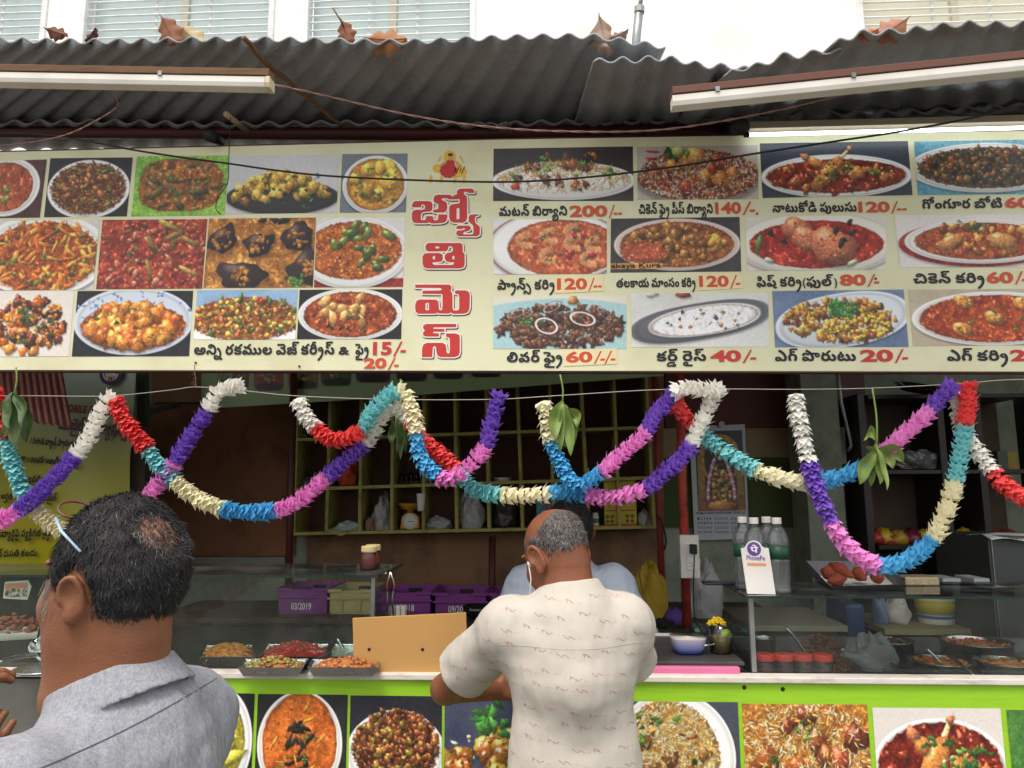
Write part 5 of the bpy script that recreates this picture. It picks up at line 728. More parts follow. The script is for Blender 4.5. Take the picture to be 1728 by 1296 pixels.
# ------------------------------------------------------------------ roof sheets
def corrugated(name, front, backe, nper, amp, label, nv=8, thick=.006, ph=0):
    """front, backe: pixel polylines with depth [(px,py,Y)...] of the eave and the rear edge"""
    f = [P(*q) for q in front]; b = [P(*q) for q in backe]
    def along(L, t):
        d = [(q - p).length for p, q in zip(L, L[1:])]; t = min(max(t, 0), 1) * sum(d); i = 0
        while i < len(d) - 1 and t > d[i]: t -= d[i]; i += 1
        return L[i].lerp(L[i + 1], t / d[i])
    n = nper * 10
    def fn(u, v):
        p = along(f, u).lerp(along(b, u), v); p = p.copy(); p.z += amp * .85 * math.sin(2 * math.pi * (nper * u + ph)) + .004 * math.sin(u * 17 + v * 3); return p
    mb = MB(); mb.grid(fn, n, nv); o = mb.build(name, M_asb, None, smooth=True, solid=thick)
    return tag(rebase(o, f[0]), label, 'roof sheet', 'corrugated roof sheets over the stall')
corrugated('roof_sheet', [(-170, 68, 2.2), (300, 66, 2.2), (700, 67, 2.2), (1000, 60, 2.2), (1122, 76, 2.22)], [(-420, 236, 2.86), (1060, 218, 2.86)], 31, .0115, 'widest grey corrugated roof sheet with leaves on its edge, left of the conduit pole')
corrugated('roof_sheet', [(1000, 104, 2.12), (1100, 96, 2.12), (1180, 106, 2.12), (1290, 120, 2.12)], [(965, 222, 2.8), (1270, 205, 2.8)], 7, .0115, 'small low corrugated roof sheet in the dip between the two big ones')
corrugated('roof_sheet', [(1235, 121, 2.06), (1330, 92, 2.02), (1420, 84, 2.0)], [(1130, 214, 2.8), (1330, 203, 2.8)], 4, .0115, 'narrow corrugated roof sheet tucked under the end of the right hand one', ph=.3)
corrugated('roof_sheet', [(1405, 74, 1.98), (1450, 57, 1.98), (1560, 44, 1.98), (1900, 28, 1.98)], [(1260, 206, 2.8), (1950, 176, 2.8)], 11, .0115, 'corrugated roof sheet at the right rising toward the street')
corrugated('roof_sheet', [(-420, 203, 2.66), (860, 208, 2.66)], [(-500, 252, 3.1), (900, 246, 3.1)], 30, .0115, 'lower rear corrugated sheet lapped under the wide one above the menu sign', ph=.4)
corrugated('roof_sheet', [(820, 210, 2.68), (1900, 172, 2.68)], [(800, 252, 3.1), (2000, 222, 3.1)], 24, .0115, 'lower rear corrugated sheet above the lit tube light', ph=.1)

# beams under the roof
def pipe(name, pts, r, m, label, cat, n=12):
    mb = MB(); mb.tube(pts, r, n); o = mb.build(name, m, None, smooth=True); return tag(rebase(o, pts[0]), label, cat)
pipe('roof_beam', [P(-150, 222, 2.72), P(700, 226, 2.72), P(1262, 218, 2.72)], .024, M_maroon, 'long dark maroon pipe running under the roof just above the sign', 'beam')
pipe('roof_beam', [P(700, 232, 2.78), P(1230, 226, 2.78), P(1850, 194, 2.7)], .022, M_maroon, 'dark maroon pipe under the right hand roof sheets', 'beam')
pipe('pipe_stub', [P(353, 229, 2.5), P(372, 236, 2.74)], .022, M_dark, 'short open pipe end poking out under the roof at left', 'pipe')
pipe('pipe_stub', [P(1252, 213, 2.42), P(1228, 222, 2.74)], .026, M_dark, 'open dark pipe end beside the lit tube light', 'pipe')
st = MB(); pts = catmull([P(411, 64, 2.14), P(455, 112, 2.28), P(520, 165, 2.45), P(580, 216, 2.62)], .03); st.tube([p + Vector((.003 * math.sin(i * 2.1), 0, .003 * math.sin(i * 1.3))) for i, p in enumerate(pts)], [.0085 - .00008 * i for i in range(len(pts))], 8)
tag(rebase(st.build('bamboo_stick', M_wood, None, smooth=True), pts[0]), 'thin bare stick slanting down across the left roof sheet', 'stick')
st = MB(); pts = [P(381, 192, 2.5), P(418, 222, 2.66)]; st.tube(pts, .011, 8); tag(rebase(st.build('bamboo_stick', mat('pale_wood', rgb(190, 160, 130), .8, var=.1), None, smooth=True), pts[0]), 'short pale sawn stick end under the roof near the pipe stub', 'stick')
cp = thing('conduit_pole', 'grey metal conduit pole standing up behind the roof edge', 'pole', P(1074, 80, 2.6))
mb = MB(); mb.tube([P(1071, 150, 2.6), P(1074, 62, 2.6), P(1079, 14, 2.6)], .0165, 14); mb.build('outer_pipe', M_alu, cp, smooth=True)
mb = MB(); mb.tube([P(1078, 22, 2.6), P(1088, -40, 2.6)], .0085, 10); mb.build('inner_rod', M_alu, cp, smooth=True)
mb = MB(); mb.lathe(P(1079, 14, 2.6), [(.0172, -.02), (.0195, -.02), (.0195, .004), (.0172, .004)], 14, ax=(.05, 0, 1)); mb.build('collar', M_alu, cp)

# tube light fittings on wooden battens
def fitting(p0, p1, Y, label, lit=False, hb=.022, hh=.042, wood=M_wood):
    a = P(*p0, Y); b = P(*p1, Y); t = thing('tube_light', label, 'light fitting', a, 'tube light fittings under the roof')
    up = Vector((0, 0, 1)); z = up
    if wood: mb = MB(); mb.bar(a + z * (hh / 2 + hb / 2 + .002), b + z * (hh / 2 + hb / 2 + .002) + (b - a).normalized() * .0, .05, hb); mb.build('batten', wood, t, bev=.002)
    mb = MB(); d = (b - a).normalized(); y = Vector((0, -1, 0)); pr = [(-.5, -.5), (.5, -.5), (.5, .5), (.1, .5), (0, .35), (-.5, .35)]
    prof = [(-.018, -hh / 2), (.018, -hh / 2), (.022, -hh * .1), (.022, hh / 2), (-.018, hh / 2)]
    A = [a + y * q + z * r for q, r in prof]; mb.slab(A, b - a - d * .012); mb.build('housing', M_white, t, bev=.0015)
    mb = MB(); B = b - d * .011; mb.slab([B + y * q * 1.06 + z * r * 1.06 for q, r in prof], d * .014); mb.build('end_cap', mat('cap_plastic', rgb(206, 192, 160), .5), t, bev=.001)
    for k in (.1, .4, .8): mb = MB(); c = a.lerp(b, k) + z * hh * .5; mb.box(c.x - .006, c.y - .026, c.z - .004, c.x + .006, c.y - .018, c.z + .01); mb.build('clip', M_alu, t)
    return t
fitting((-420, 128), (458, 144), 2.0, 'long white tube light fitting on a grey batten at upper left', hh=.031)
fitting((1133, 176), (1900, 98), 1.95, 'slanting white tube light fitting on a brown batten at upper right', hh=.031, wood=mat('brown_batten', rgb(104, 66, 52), .7, var=.15))
lt = thing('lit_tube_light', 'glowing tube light over the right end of the menu sign', 'light fitting', P(1262, 228, 2.5))
mb = MB(); a = P(1262, 217, 2.52); b = P(1830, 202, 2.52); mb.bar(a, b, .05, .026); mb.build('housing', mat('beige_fitting', rgb(150, 138, 116), .6, var=.1), lt, bev=.002)
mb = MB(); mb.tube([P(1262, 227.5, 2.5), P(1830, 213, 2.5)], .0062, 12); mb.build('tube', emit('tube_glow', (.86, .93, 1.0), 3.2), lt, smooth=True)
mb = MB(); mb.tube([P(1256, 228, 2.5), P(1264, 227.5, 2.5)], .0085, 10); mb.build('tube_holder', M_dark, lt)

# rope, cables, string
def cable(name, pts, r, m, label, cat, n=7, twist=0):
    L = catmull([P(*q) for q in pts], .02); mb = MB()
    if twist:
        for s in (0, math.pi): mb.tube([p + Vector((0, math.cos(i * twist + s), math.sin(i * twist + s))) * r * .8 for i, p in enumerate(L)], r * .75, 5)
    else: mb.tube(L, r, n)
    return tag(rebase(mb.build(name, m, None, smooth=True), L[0]), label, cat)
M_rope = mat('pink_rope', rgb(150, 112, 104), .8, var=.2)
cable('rope', [(457, 142, 2.2), (515, 154, 2.26), (576, 168, 2.3), (680, 192, 2.3), (773, 208, 2.3), (870, 218, 2.3), (960, 222, 2.3), (1060, 222, 2.3), (1152, 215, 2.3), (1285, 192, 2.26), (1400, 166, 2.22), (1448, 154, 2.14)], .0026, M_rope, 'thin twisted pink rope sagging below the roof', 'rope', twist=1.1)
cable('rope', [(187, 150, 2.06), (197, 168, 2.1), (196, 182, 2.12), (160, 205, 2.2), (110, 228, 2.3), (40, 242, 2.4), (-60, 250, 2.46)], .002, M_rope, 'thin brown cord hanging from the left tube light', 'rope', twist=1.1)
cable('power_cable', [(-60, 225, 2.5), (60, 226, 2.5), (148, 238, 2.47), (220, 252, 2.47), (296, 264, 2.47), (386, 276, 2.47), (470, 288, 2.47), (557, 297, 2.47), (700, 304, 2.47), (840, 307, 2.47), (943, 303, 2.47), (1048, 293, 2.47), (1160, 278, 2.47), (1282, 258, 2.45), (1419, 237, 2.42), (1512, 223, 2.38), (1635, 200, 2.3), (1728, 177, 2.25), (1830, 150, 2.2)], .0036, M_wire, 'long black power cable sagging across the front of the menu sign', 'cable')
cable('power_cable', [(389, 196, 2.52), (387, 240, 2.5), (386, 275, 2.48), (384, 310, 2.5), (368, 332, 2.51), (364, 352, 2.51), (372, 362, 2.52)], .0016, M_wire, 'thin black wire looping down over the green leaf dish photo', 'cable')
cable('garland_string', [(-60, 668, 2.36), (60, 668, 2.36), (185, 668, 2.36), (290, 658, 2.36), (330, 653, 2.36), (400, 658, 2.36), (500, 668, 2.36), (660, 674, 2.36), (830, 674, 2.36), (935, 668, 2.36), (1130, 657, 2.36), (1345, 657, 2.36), (1470, 655, 2.36), (1610, 648, 2.36), (1700, 641, 2.36), (1800, 640, 2.36)], .0012, mat('string_white', rgb(180, 174, 162), .7), 'thin string under the sign carrying the paper garlands', 'string')

# dry leaves on the eave
def dry_leaf(px, py, Y, size, rot, col, label, curl=.5, tilt=0):
    m = mat('dry_leaf_' + label[:9], rgb(*col), .7, var=.25, scale=30, trans=.25, stain=rgb(*[c * .6 for c in col]), sscale=14)
    c = P(px, py, Y); mb = MB()
    def fn(u, v):
        s = u * 2 - 1; t = v; w_ = math.sin(min(1, t * 1.08) * math.pi) ** .6 * (.55 + .12 * math.sin(t * 19)) * size * .75
        x = s * w_; y = (t - .5) * size * 1.3; z = curl * size * (s * s * .7 + math.sin(t * 3 + s) * .25)
        X = x * math.cos(rot) - y * math.sin(rot); Zz = x * math.sin(rot) + y * math.cos(rot); return (c.x + X, c.y + z + tilt * Zz, c.z + Zz)
    mb.grid(fn, 10, 16); mb.cm = 0; L = [Vector(fn(.5, k / 10)) + Vector((0, -.001, 0)) for k in range(11)]; mb.tube(L, .0015, 5)
    return tag(rebase(mb.build('dry_leaf', m, None, smooth=True), c), label, 'leaf', 'dry leaves lying on the roof edge')
dry_leaf(90, 52, 2.2, .06, 1.2, (112, 72, 54), 'dark brown leaf at the far left of the roof edge', .4)
dry_leaf(152, 58, 2.2, .045, -.6, (88, 48, 44), 'small curled maroon leaf left of the big orange one', .4)
dry_leaf(282, 48, 2.2, .095, .5, (146, 96, 68), 'big orange brown lobed leaf standing on the left roof edge', .25)
dry_leaf(318, 56, 2.23, .09, .9, (190, 172, 136), 'pale folded leaf right behind the orange brown one', .4)
dry_leaf(582, 50, 2.2, .07, .35, (140, 88, 62), 'upright rust leaf with a long stalk near the middle window', .3)
dry_leaf(650, 64, 2.2, .11, 1.5, (168, 116, 72), 'long orange leaf lying flat under the middle window', .3)
dry_leaf(1018, 50, 2.2, .1, .2, (176, 150, 132), 'greyish pink crumpled leaf by the conduit pole', .6)
dry_leaf(1046, 56, 2.22, .05, -1.1, (150, 124, 108), 'small dull leaf touching the conduit pole', .6)
dry_leaf(1510, 44, 2.0, .085, -1.0, (180, 128, 104), 'salmon coloured leaf on the right roof edge', .3)
dry_leaf(1468, 54, 2.0, .045, -1.2, (190, 110, 80), 'thin reddish leaf scrap left of the salmon leaf', .3)
twig = [P(562, 14, 2.2), P(572, 30, 2.2), P(580, 44, 2.2)]
pipe('twig', twig, .003, M_wood, 'thin bent twig rising from the rust leaf', 'twig', 6)
# ------------------------------------------------------------------ menu sign
YS = 2.55
SP = Plane((0, YS, 0), (0, -1, 0))
sign = thing('menu_sign', 'long cream menu signboard with food photos, black Telugu dish names and red prices', 'signboard', (0, YS, P(864, 627, YS).z))
c0 = [(-130, 624), (1830, 627), (1830, 216), (1728, 221), (830, 236), (-130, 260)]
mb = MB(); mb.slab([SP.at(*q) for q in c0], (0, .012, 0)); mb.build('panel', M_cream, sign)
mb = MB()
L = [SP.at(*q, -.004) for q in c0]
for a, b in ((L[0], L[1]), (L[2], L[3]), (L[3], L[4]), (L[4], L[5])): mb.bar(a + Vector((0, .016, 0)), b + Vector((0, .016, 0)), .03, .012)
mb.build('frame', M_maroon, sign)
Q = [
 ('red_bowl', (-8, 272), (79, 269), (67, 367), (-12, 368)), ('nut_fry', (85, 267), (224, 265.6), (214, 365), (74, 366.5)),
 ('green_leaf', (231, 264), (386, 262), (379, 363), (221, 365)), ('potato', (386, 263), (573, 261.6), (568, 359), (381, 361)),
 ('yellow_bowl', (577.6, 260), (688, 259), (685, 358), (573, 359)),
 ('okra', (-14, 373), (168, 371), (157, 489), (-20, 490)), ('drumstick', (173, 371), (350, 369.6), (341, 487), (162, 488)),
 ('brinjal', (353, 369), (533, 367), (528, 485), (343, 486)), ('capsicum', (534.5, 368), (684, 367), (680, 484), (530, 485)),
 ('chunks_white', (-10, 492), (125, 491.6), (116, 601), (-14, 602)), ('blue_bowl', (131, 491), (326, 490.6), (319, 601), (121, 601.6)),
 ('mixed_veg', (333, 490), (502.6, 488.5), (498, 573), (326, 573)), ('cashew', (505.7, 489), (679, 488), (677, 572), (501, 572.5)),
 ('biryani', (833, 251), (1068, 247), (1069, 339), (832, 339)), ('biryani_red', (1074.6, 248), (1278, 245), (1280.5, 336), (1076, 337)),
 ('drumettes', (1282, 242), (1532, 238), (1540, 329), (1287, 334)), ('gongura', (1542.5, 239), (1760, 235), (1764, 327), (1549, 329)),
 ('prawn', (832, 370.4), (1024, 370), (1024, 462), (833, 463)), ('brown_curry', (1031, 369), (1248, 366), (1251, 458), (1030, 460)),
 ('fish', (1258, 366), (1496, 363), (1494, 455), (1261, 457)), ('chicken_curry', (1509.5, 363), (1768, 361), (1768, 450), (1519, 451.6)),
 ('liver', (832, 501), (1057.6, 498.5), (1057, 588.5), (832, 588.5)), ('curd', (1065, 495), (1296.6, 494), (1298, 585), (1066, 586)),
 ('egg_scramble', (1303, 491), (1525, 488.6), (1533.6, 585.5), (1308, 586)), ('egg_curry', (1533, 489), (1762, 487), (1765, 582), (1541, 584))]
for kind, tl, tr, br, bl in Q:
    w_ = abs(tr[0] - tl[0]); h_ = abs(bl[1] - tl[1]); k = 1.0
    p = dish(kind, int(w_ * k), int(h_ * k)); p.mesh('dish_photo', [SP.at(*q, .0012) for q in (tl, tr, br, bl)], M_print, sign, 'printed photo of ' + kind.replace('_', ' '))
# black Telugu names: text, x0, x1, baseline left, right
TL_ = [('మటన్ బిర్యాని', 842, 957, 364.5, 363.5, 12.5), ('చికెన్ ఫ్రై పీస్ బిర్యాని', 1078, 1203, 361, 360, 12.5), ('నాటుకోడి పులుసు', 1304, 1446, 358.5, 357, 12.5), ('గోంగూర బోటి', 1557, 1692, 352.5, 350.5, 12.5),
 ('ప్రాన్స్ కర్రి', 839, 936, 489, 488, 12.5), ('తలకాయ మాంసం కర్రి', 1040, 1174, 485, 484, 12), ('ఫిష్ కర్రి', 1277, 1353, 484, 483, 12.5), ('ఫుల్', 1361, 1407, 483, 482.5, 12.5), ('చికెన్ కర్రి', 1542, 1662, 478.5, 477, 13),
 ('లివర్ ఫ్రై', 855, 949, 611, 611, 13), ('కర్డ్ రైస్', 1108, 1192, 609.5, 609, 13), ('ఎగ్ పొరుటు', 1308, 1445, 609.5, 609, 13.5), ('ఎగ్ కర్రి', 1599, 1702, 609, 608.5, 13.5), ('అన్ని రకముల వెజ్ కర్రీస్', 327, 564, 598.5, 598, 13.5), ('ఫ్రై', 599, 622, 598, 598, 13.5)]
for t, x0, x1, b0, b1, h in TL_:
    mb = MB(); put2d(mb, tel2d(t), SP, (x0, b0), (x1, b1), .0022, height=h, refh=45); mb.build('dish_name', M_black, sign)
for ch, x in (('(', 1355), (')', 1408)): mb = MB(); put2d(mb, lat2d(ch, .03), SP, (x, 482), (x + 5, 482), .0022, height=13); mb.build('bracket', M_black, sign)
mb = MB(); put2d(mb, lat2d('&', .035), SP, (571, 598), (590, 598), .0022, height=13); mb.build('ampersand', M_black, sign)
PR = [('200', '/--', 961, 1026, 1050, 365, 346.5), ('140', '/-.', 1207, 1252, 1280, 360, 341), ('120', '/--', 1449, 1503, 1531, 357.5, 340), ('60', '/-', 1697, 1742, 1770, 350, 332.5),
 ('120', '/--', 940, 992, 1016, 488, 469.5), ('120', '/-', 1180, 1231, 1250, 483.5, 465), ('80', '/-', 1418, 1463, 1485, 481, 463), ('60', '/-', 1666, 1712, 1735, 477, 458.5),
 ('60', '/-/-', 955, 1001, 1039, 611, 593), ('40', '/-', 1199, 1252, 1277, 609.5, 591), ('20', '/-', 1452.5, 1509, 1533.6, 609.5, 590), ('20', '/-', 1706, 1762, 1788, 608.5, 590),
 ('15', '/-', 629, 662, 685, 598, 577), ('20', '/-', 614, 653, 673, 621, 604)]
for i, (n, tail, x0, xm, x1, yb, yt) in enumerate(PR):
    mb = MB(); put2d(mb, lat2d(n, .038), SP, (x0, yb), (xm - 1, yb - .4), .0026, height=yb - yt); put2d(mb, lat2d(tail, .012, .25), SP, (xm + 1, yb + 2.5), (x1, yb + 2), .0026, height=yb - yt + 3)
    mb.build('price', M_redink if i in (9, 10, 11, 12) else M_orink, sign)
    if i in (4, 5, 8): q = [(x0 - 4, yb + 7), (x1 + 3, yb + 3), (x1 + 2, yt - 5), (x0 - 3, yt - 3)] ; mb = MB(); mb.slab([SP.at(*a, .0016) for a in q], (0, -.0003, 0)); mb.build('price_sticker', M_patch, sign)
# red title with white edge and shadow
tr_, tw_ = [[list(zip(c[0::2], c[1::2])) for c in g] for g in TITLE]
for nm, cons, m, off, sh in (('title_shadow', tw_, M_black, .0014, (1.3, 1.6)), ('title_outline', tw_, M_whiteink, .002, (0, 0)), ('title_lettering', tr_, M_redink, .0027, (0, 0))):
    vs, fs = fill(cons); mb = MB(); a = SP.at(0, 0)
    mb.add([SP.at(670 + x / 4 + sh[0], 300 + y / 4 + sh[1], off) for x, y in vs], fs); o = mb.build(nm, m, sign)
    me = o.data
    if sum(p.normal.y for p in me.polygons) > 0: me.flip_normals()
# small printed emblem: seated figure in red on a tawny beast with a yellow halo
em = MB(); cols = [mat('emblem_yellow', rgb(226, 180, 50), .5), mat('emblem_red', rgb(186, 40, 36), .5), mat('emblem_skin', rgb(216, 150, 90), .5), mat('emblem_dark', rgb(70, 40, 30), .5)]
def disc(cx, cy, rx, ry, m, off, ang=0, n=18, jag=0):
    em.cm = m; ps = []
    for k in range(n):
        t = -2 * math.pi * k / n; r = 1 + (jag if k % 2 else -jag); x = rx * r * math.cos(t); y = ry * r * math.sin(t)
        ps.append(SP.at(cx + x * math.cos(ang) - y * math.sin(ang), cy + x * math.sin(ang) + y * math.cos(ang), off))
    em.add(ps, [tuple(range(n))])
disc(759, 265, 10, 11, 0, .0014, 0, 24, .04); disc(766, 288, 22, 10, 0, .0016, .12); disc(738, 284, 8, 7, 0, .0017); disc(757, 288, 15, 12, 1, .0019, 0, 22, .06); disc(760, 276, 7, 8, 1, .0021)
disc(760, 266, 4.2, 5, 2, .0023); disc(760, 261, 4.5, 2.6, 3, .0025); disc(748, 276, 2, 8, 2, .0022, .9); disc(773, 276, 2, 8, 2, .0022, -.9); disc(742, 268, 1.4, 6, 0, .0024, .5); disc(779, 268, 1.2, 8, 0, .0024, -.5)
for x in (727, 745, 768, 783): disc(x, 302, 2.6, 7, 0, .0018, .1)
for k in range(7): disc(765 + k * 3, 284 + (k % 3) * 3, .9, 4, 3, .0018 + .0001 * k, .3)
em.build('emblem', cols, sign)
wm = MB(); put2d(wm, lat2d('akaya Kura', .02), SP, (1031, 452), (1115, 451), .0024, height=7.5); wm.build('photo_caption', M_black, sign)
# stains and leaf scraps stay part of the vinyl: small bolt heads
for x, y in ((505, 618), (330, 612), (1478, 470)): mb = MB(); mb.lathe(SP.at(x, y, .003), [(.004, -.002), (.004, .001), (.002, .0025), (0, .003)], 8, ax=(0, -1, 0)); mb.build('bolt', mat('rust', rgb(110, 54, 34), .8), sign)

# ------------------------------------------------------------------ paper garlands
PAPER = {'white': (248, 245, 238), 'cream': (250, 242, 214), 'red': (242, 100, 98), 'aqua': (152, 220, 222), 'blue': (104, 192, 232), 'pink': (243, 162, 224), 'purple': (146, 104, 210)}
for k, c in PAPER.items(): mat('paper_' + k, rgb(*c), .8, var=.1, scale=40, trans=.45, spec=.15)
def garland(label, secs, Y=2.36):
    """secs: [(colour, [(px,py)...])...] consecutive stretches of one hanging strand"""
    allp = []; marks = []
    for col, ps in secs:
        for q in ps: allp.append(P(q[0], q[1], Y + (q[2] if len(q) > 2 else 0)))
        marks.append((col, ps[-1]))
    L = catmull(allp, .004); d = [0]
    for a, b in zip(L, L[1:]): d.append(d[-1] + (b - a).length)
    ends = []; j = 0
    for col, q in marks:
        e = P(q[0], q[1], Y); best = min(range(j, len(L)), key=lambda i: (L[i] - e).length); ends.append(d[best]); j = best
    t = thing('paper_garland', label, 'garland', allp[0], 'paper flower garlands hung under the sign')
    s = 0.006; k = 0; mbs = [MB() for _ in secs]; i = 0
    while s < d[-1]:
        while d[i] < s: i += 1
        c = L[i]; tg = (L[min(i + 2, len(L) - 1)] - L[max(i - 2, 0)]).normalized()
        a = tg.cross(Vector((0, 1, 0))).normalized(); b = tg.cross(a); n = 5
        si = next((m for m, e in enumerate(ends) if s <= e + 1e-6), len(secs) - 1); mb = mbs[si]; ph = (k % 2) * math.pi / n + random.uniform(-.12, .12); lean = .45
        sq = random.uniform(.88, 1.08)
        for lay in range(2):
            for m in range(n):
                th = ph + 2 * math.pi * m / n + lay * math.pi / n; dr = a * math.cos(th) + b * math.sin(th); sd = -a * math.sin(th) + b * math.cos(th)
                r = (.034 + random.uniform(-.003, .003)) * sq * (1 - .2 * lay); le = .68 + random.uniform(-.15, .15) + lay * .3; wd = .0175 * sq
                o0 = c + tg * (.004 * lay) + dr * .004; mid = c + dr * r * .62 + tg * (r * .5 * le); tip = c + dr * r + tg * (r * le * .95 + random.uniform(-.003, .003))
                ml = c + dr * r * .56 + sd * wd + tg * (r * .45 * le - .004); mr = c + dr * r * .56 - sd * wd + tg * (r * .45 * le - .004)
                mb.add([o0, ml, tip, mr, mid], [(0, 1, 4), (1, 2, 4), (0, 4, 3), (4, 2, 3)])
        s += .0195 * random.uniform(.92, 1.08); k += 1
    for (col, ps), mb in zip(secs, mbs):
        if mb.v: mb.build('paper_section', MATS['paper_' + col], t, label=col + ' paper flower section')
    return t
garland('paper garland at the left edge, dipping behind the grey shirted man and ending white', [('red', [(-22, 640), (2, 690), (12, 738)]), ('aqua', [(20, 780), (42, 836)]), ('cream', [(66, 866), (112, 900)]), ('blue', [(160, 916), (215, 880)]), ('pink', [(258, 828), (292, 785)]), ('purple', [(318, 742), (348, 696)]), ('white', [(365, 664), (384, 655), (404, 652)])])
garland('longest paper garland, with a white peak by the yellow banner and another mid way', [('pink', [(-40, 900, -.03), (30, 862, -.03)]), ('purple', [(75, 824, -.03), (124, 772, -.03)]), ('white', [(150, 738, -.02), (186, 670)]), ('red', [(208, 708), (244, 752)]), ('aqua', [(264, 780), (290, 808)]), ('cream', [(328, 838), (372, 858)]), ('blue', [(416, 864), (462, 862)]), ('pink', [(505, 844), (546, 810)]), ('purple', [(580, 780), (612, 752)]), ('white', [(632, 726), (655, 690), (682, 700)]), ('red', [(714, 742, .04), (764, 786, .04)]), ('aqua', [(795, 822, .03), (832, 834)]), ('cream', [(876, 836), (920, 834)]), ('blue', [(945, 830, .02), (978, 834, .01)]), ('pink', [(1030, 840), (1082, 828)]), ('purple', [(1125, 795), (1160, 760)]), ('white', [(1180, 722), (1204, 668), (1212, 656)])])
garland('short double arched paper garland starting white at the top left shelf cells', [('white', [(500, 668, -.02), (510, 692, -.02), (526, 716, -.02)]), ('red', [(562, 742, -.03), (608, 728, -.03)]), ('aqua', [(630, 692, -.04), (668, 660, -.04)]), ('cream', [(688, 674, -.04), (702, 722, -.04)]), ('blue', [(708, 768, -.03), (736, 800, -.03)]), ('pink', [(765, 806, -.03), (815, 760, -.02)]), ('purple', [(830, 712), (840, 672)])])
garland('paper garland dropping cream and blue by the middle leaf bunch, then climbing to the pole', [('cream', [(916, 672), (922, 702), (928, 738)]), ('blue', [(948, 788, -.02), (972, 818, -.03), (1008, 802, -.03)]), ('pink', [(1046, 768, -.02), (1086, 734, -.02)]), ('purple', [(1106, 700), (1130, 672)])])
garland('paper garland from the white clump at the red pole, crossing the calendar in aqua', [('white', [(1222, 664, -.02), (1190, 658, -.02), (1148, 656, -.02)]), ('red', [(1140, 680, .03), (1164, 712, .04)]), ('aqua', [(1200, 746, .03), (1270, 790)]), ('cream', [(1315, 806), (1362, 814, .02)]), ('blue', [(1425, 802, .02), (1474, 778)]), ('pink', [(1520, 738), (1562, 700)]), ('purple', [(1585, 674), (1606, 652)])])
garland('deepest U shaped paper garland at right, its pink and blue foot above the chicken', [('white', [(1342, 660, -.02), (1348, 706, -.03), (1362, 770, -.03)]), ('purple', [(1376, 818, -.03), (1398, 872, -.03)]), ('pink', [(1428, 920, -.02), (1474, 952)]), ('blue', [(1525, 948), (1570, 914)]), ('cream', [(1592, 872), (1610, 820)]), ('aqua', [(1620, 768), (1628, 722)]), ('red', [(1632, 685), (1634, 652)])])
garland('white then red paper garland leaving at the right edge beside the deepest one', [('white', [(1612, 656, .05), (1630, 732, .04), (1672, 792, .02)]), ('red', [(1704, 826), (1760, 856)]), ('aqua', [(1800, 870), (1850, 872)])])

# ------------------------------------------------------------------ mango leaf bunches
M_lf = mat('mango_leaf', rgb(120, 144, 70), .5, var=.2, scale=20, trans=.25, stain=rgb(128, 134, 70), sscale=20)
M_lfd = mat('mango_leaf_dark', rgb(66, 92, 44), .5, var=.2, scale=20, trans=.2, stain=rgb(96, 96, 60), sscale=20)
M_stem = mat('green_stem', rgb(120, 140, 70), .6)
def leaf_bunch(label, top, node, leaves, Y=2.33, dark=False):
    t = thing('mango_leaf_bunch', label, 'leaves', P(*top, Y), 'mango leaf bunches hung from the string')
    mb = MB(); mb.tube(catmull([P(*top, Y), P((top[0] + node[0]) / 2 + 3, (top[1] + node[1]) / 2, Y), P(*node, Y)], .02), .0028, 6); mb.build('stem', M_stem, t, smooth=True)
    for (dx, dy, wd, cv) in leaves:
        a = P(node[0] + random.uniform(-4, 4), node[1] + random.uniform(-6, 10), Y); b = P(node[0] + dx, node[1] + dy, Y + random.uniform(-.05, .03)); d = b - a; s = d.cross(Vector((0, 1, 0))).normalized(); tw = random.uniform(-.7, .7)
        def fn(u, v):
            x = (u * 2 - 1); w_ = math.sin(min(1, v * .97 + .03) * math.pi) ** .75 * wd / 480; c = a + d * v + s * cv / 480 * math.sin(v * math.pi)
            sv = (s * math.cos(tw) + Vector((0, 1, 0)) * math.sin(tw)); return c + sv * x * w_ + Vector((0, -1, 0)) * (abs(x) * w_ * .55 + .006 * math.sin(v * 9))
        mb = MB(); mb.grid(fn, 6, 12); mb.build('leaf', M_lfd if dark else M_lf, t, smooth=True)
leaf_bunch('dark green leaf bunch at the left edge in front of the brown awning', (27, 620), (24, 664), [(-34, 62, 10, -8), (-20, 80, 10, 6), (4, 92, 13, 4), (22, 84, 11, 8), (-6, 60, 10, -6), (14, 58, 9, 10)], dark=True)
leaf_bunch('thin drooping leaf bunch hanging behind the white garland peak', (676, 640), (672, 700), [(-10, 52, 7, -4), (4, 76, 6, 3), (-2, 64, 6, 5), (18, 50, 7, 6), (36, 20, 6, 4), (14, 66, 5, 2)], Y=2.44, dark=True)
leaf_bunch('broad green leaf bunch in the middle beside the cream and blue garland', (945, 632), (949, 682), [(-12, 60, 12, -6), (4, 74, 15, 4), (22, 52, 10, 8), (14, 88, 9, 4), (-4, 82, 10, -4), (20, 70, 8, 6), (24, 40, 8, 10)], Y=2.36)
leaf_bunch('light green wilted leaf bunch at right above the chicken tray', (1472, 655), (1480, 752), [(-30, 66, 10, -6), (-12, 70, 7, -2), (4, 66, 8, 2), (16, 76, 6, 4), (44, 28, 11, 8), (26, 40, 8, 6), (-24, -8, 9, -16), (-10, 20, 8, -8)])
mb = MB()
for k in range(9): a = P(329 + random.uniform(-3, 3), 624 + k * 3, 2.36); mb.tube([a, a + Vector((random.uniform(-.02, .02), random.uniform(-.01, .01), random.uniform(-.02, .005)))], .001, 5)
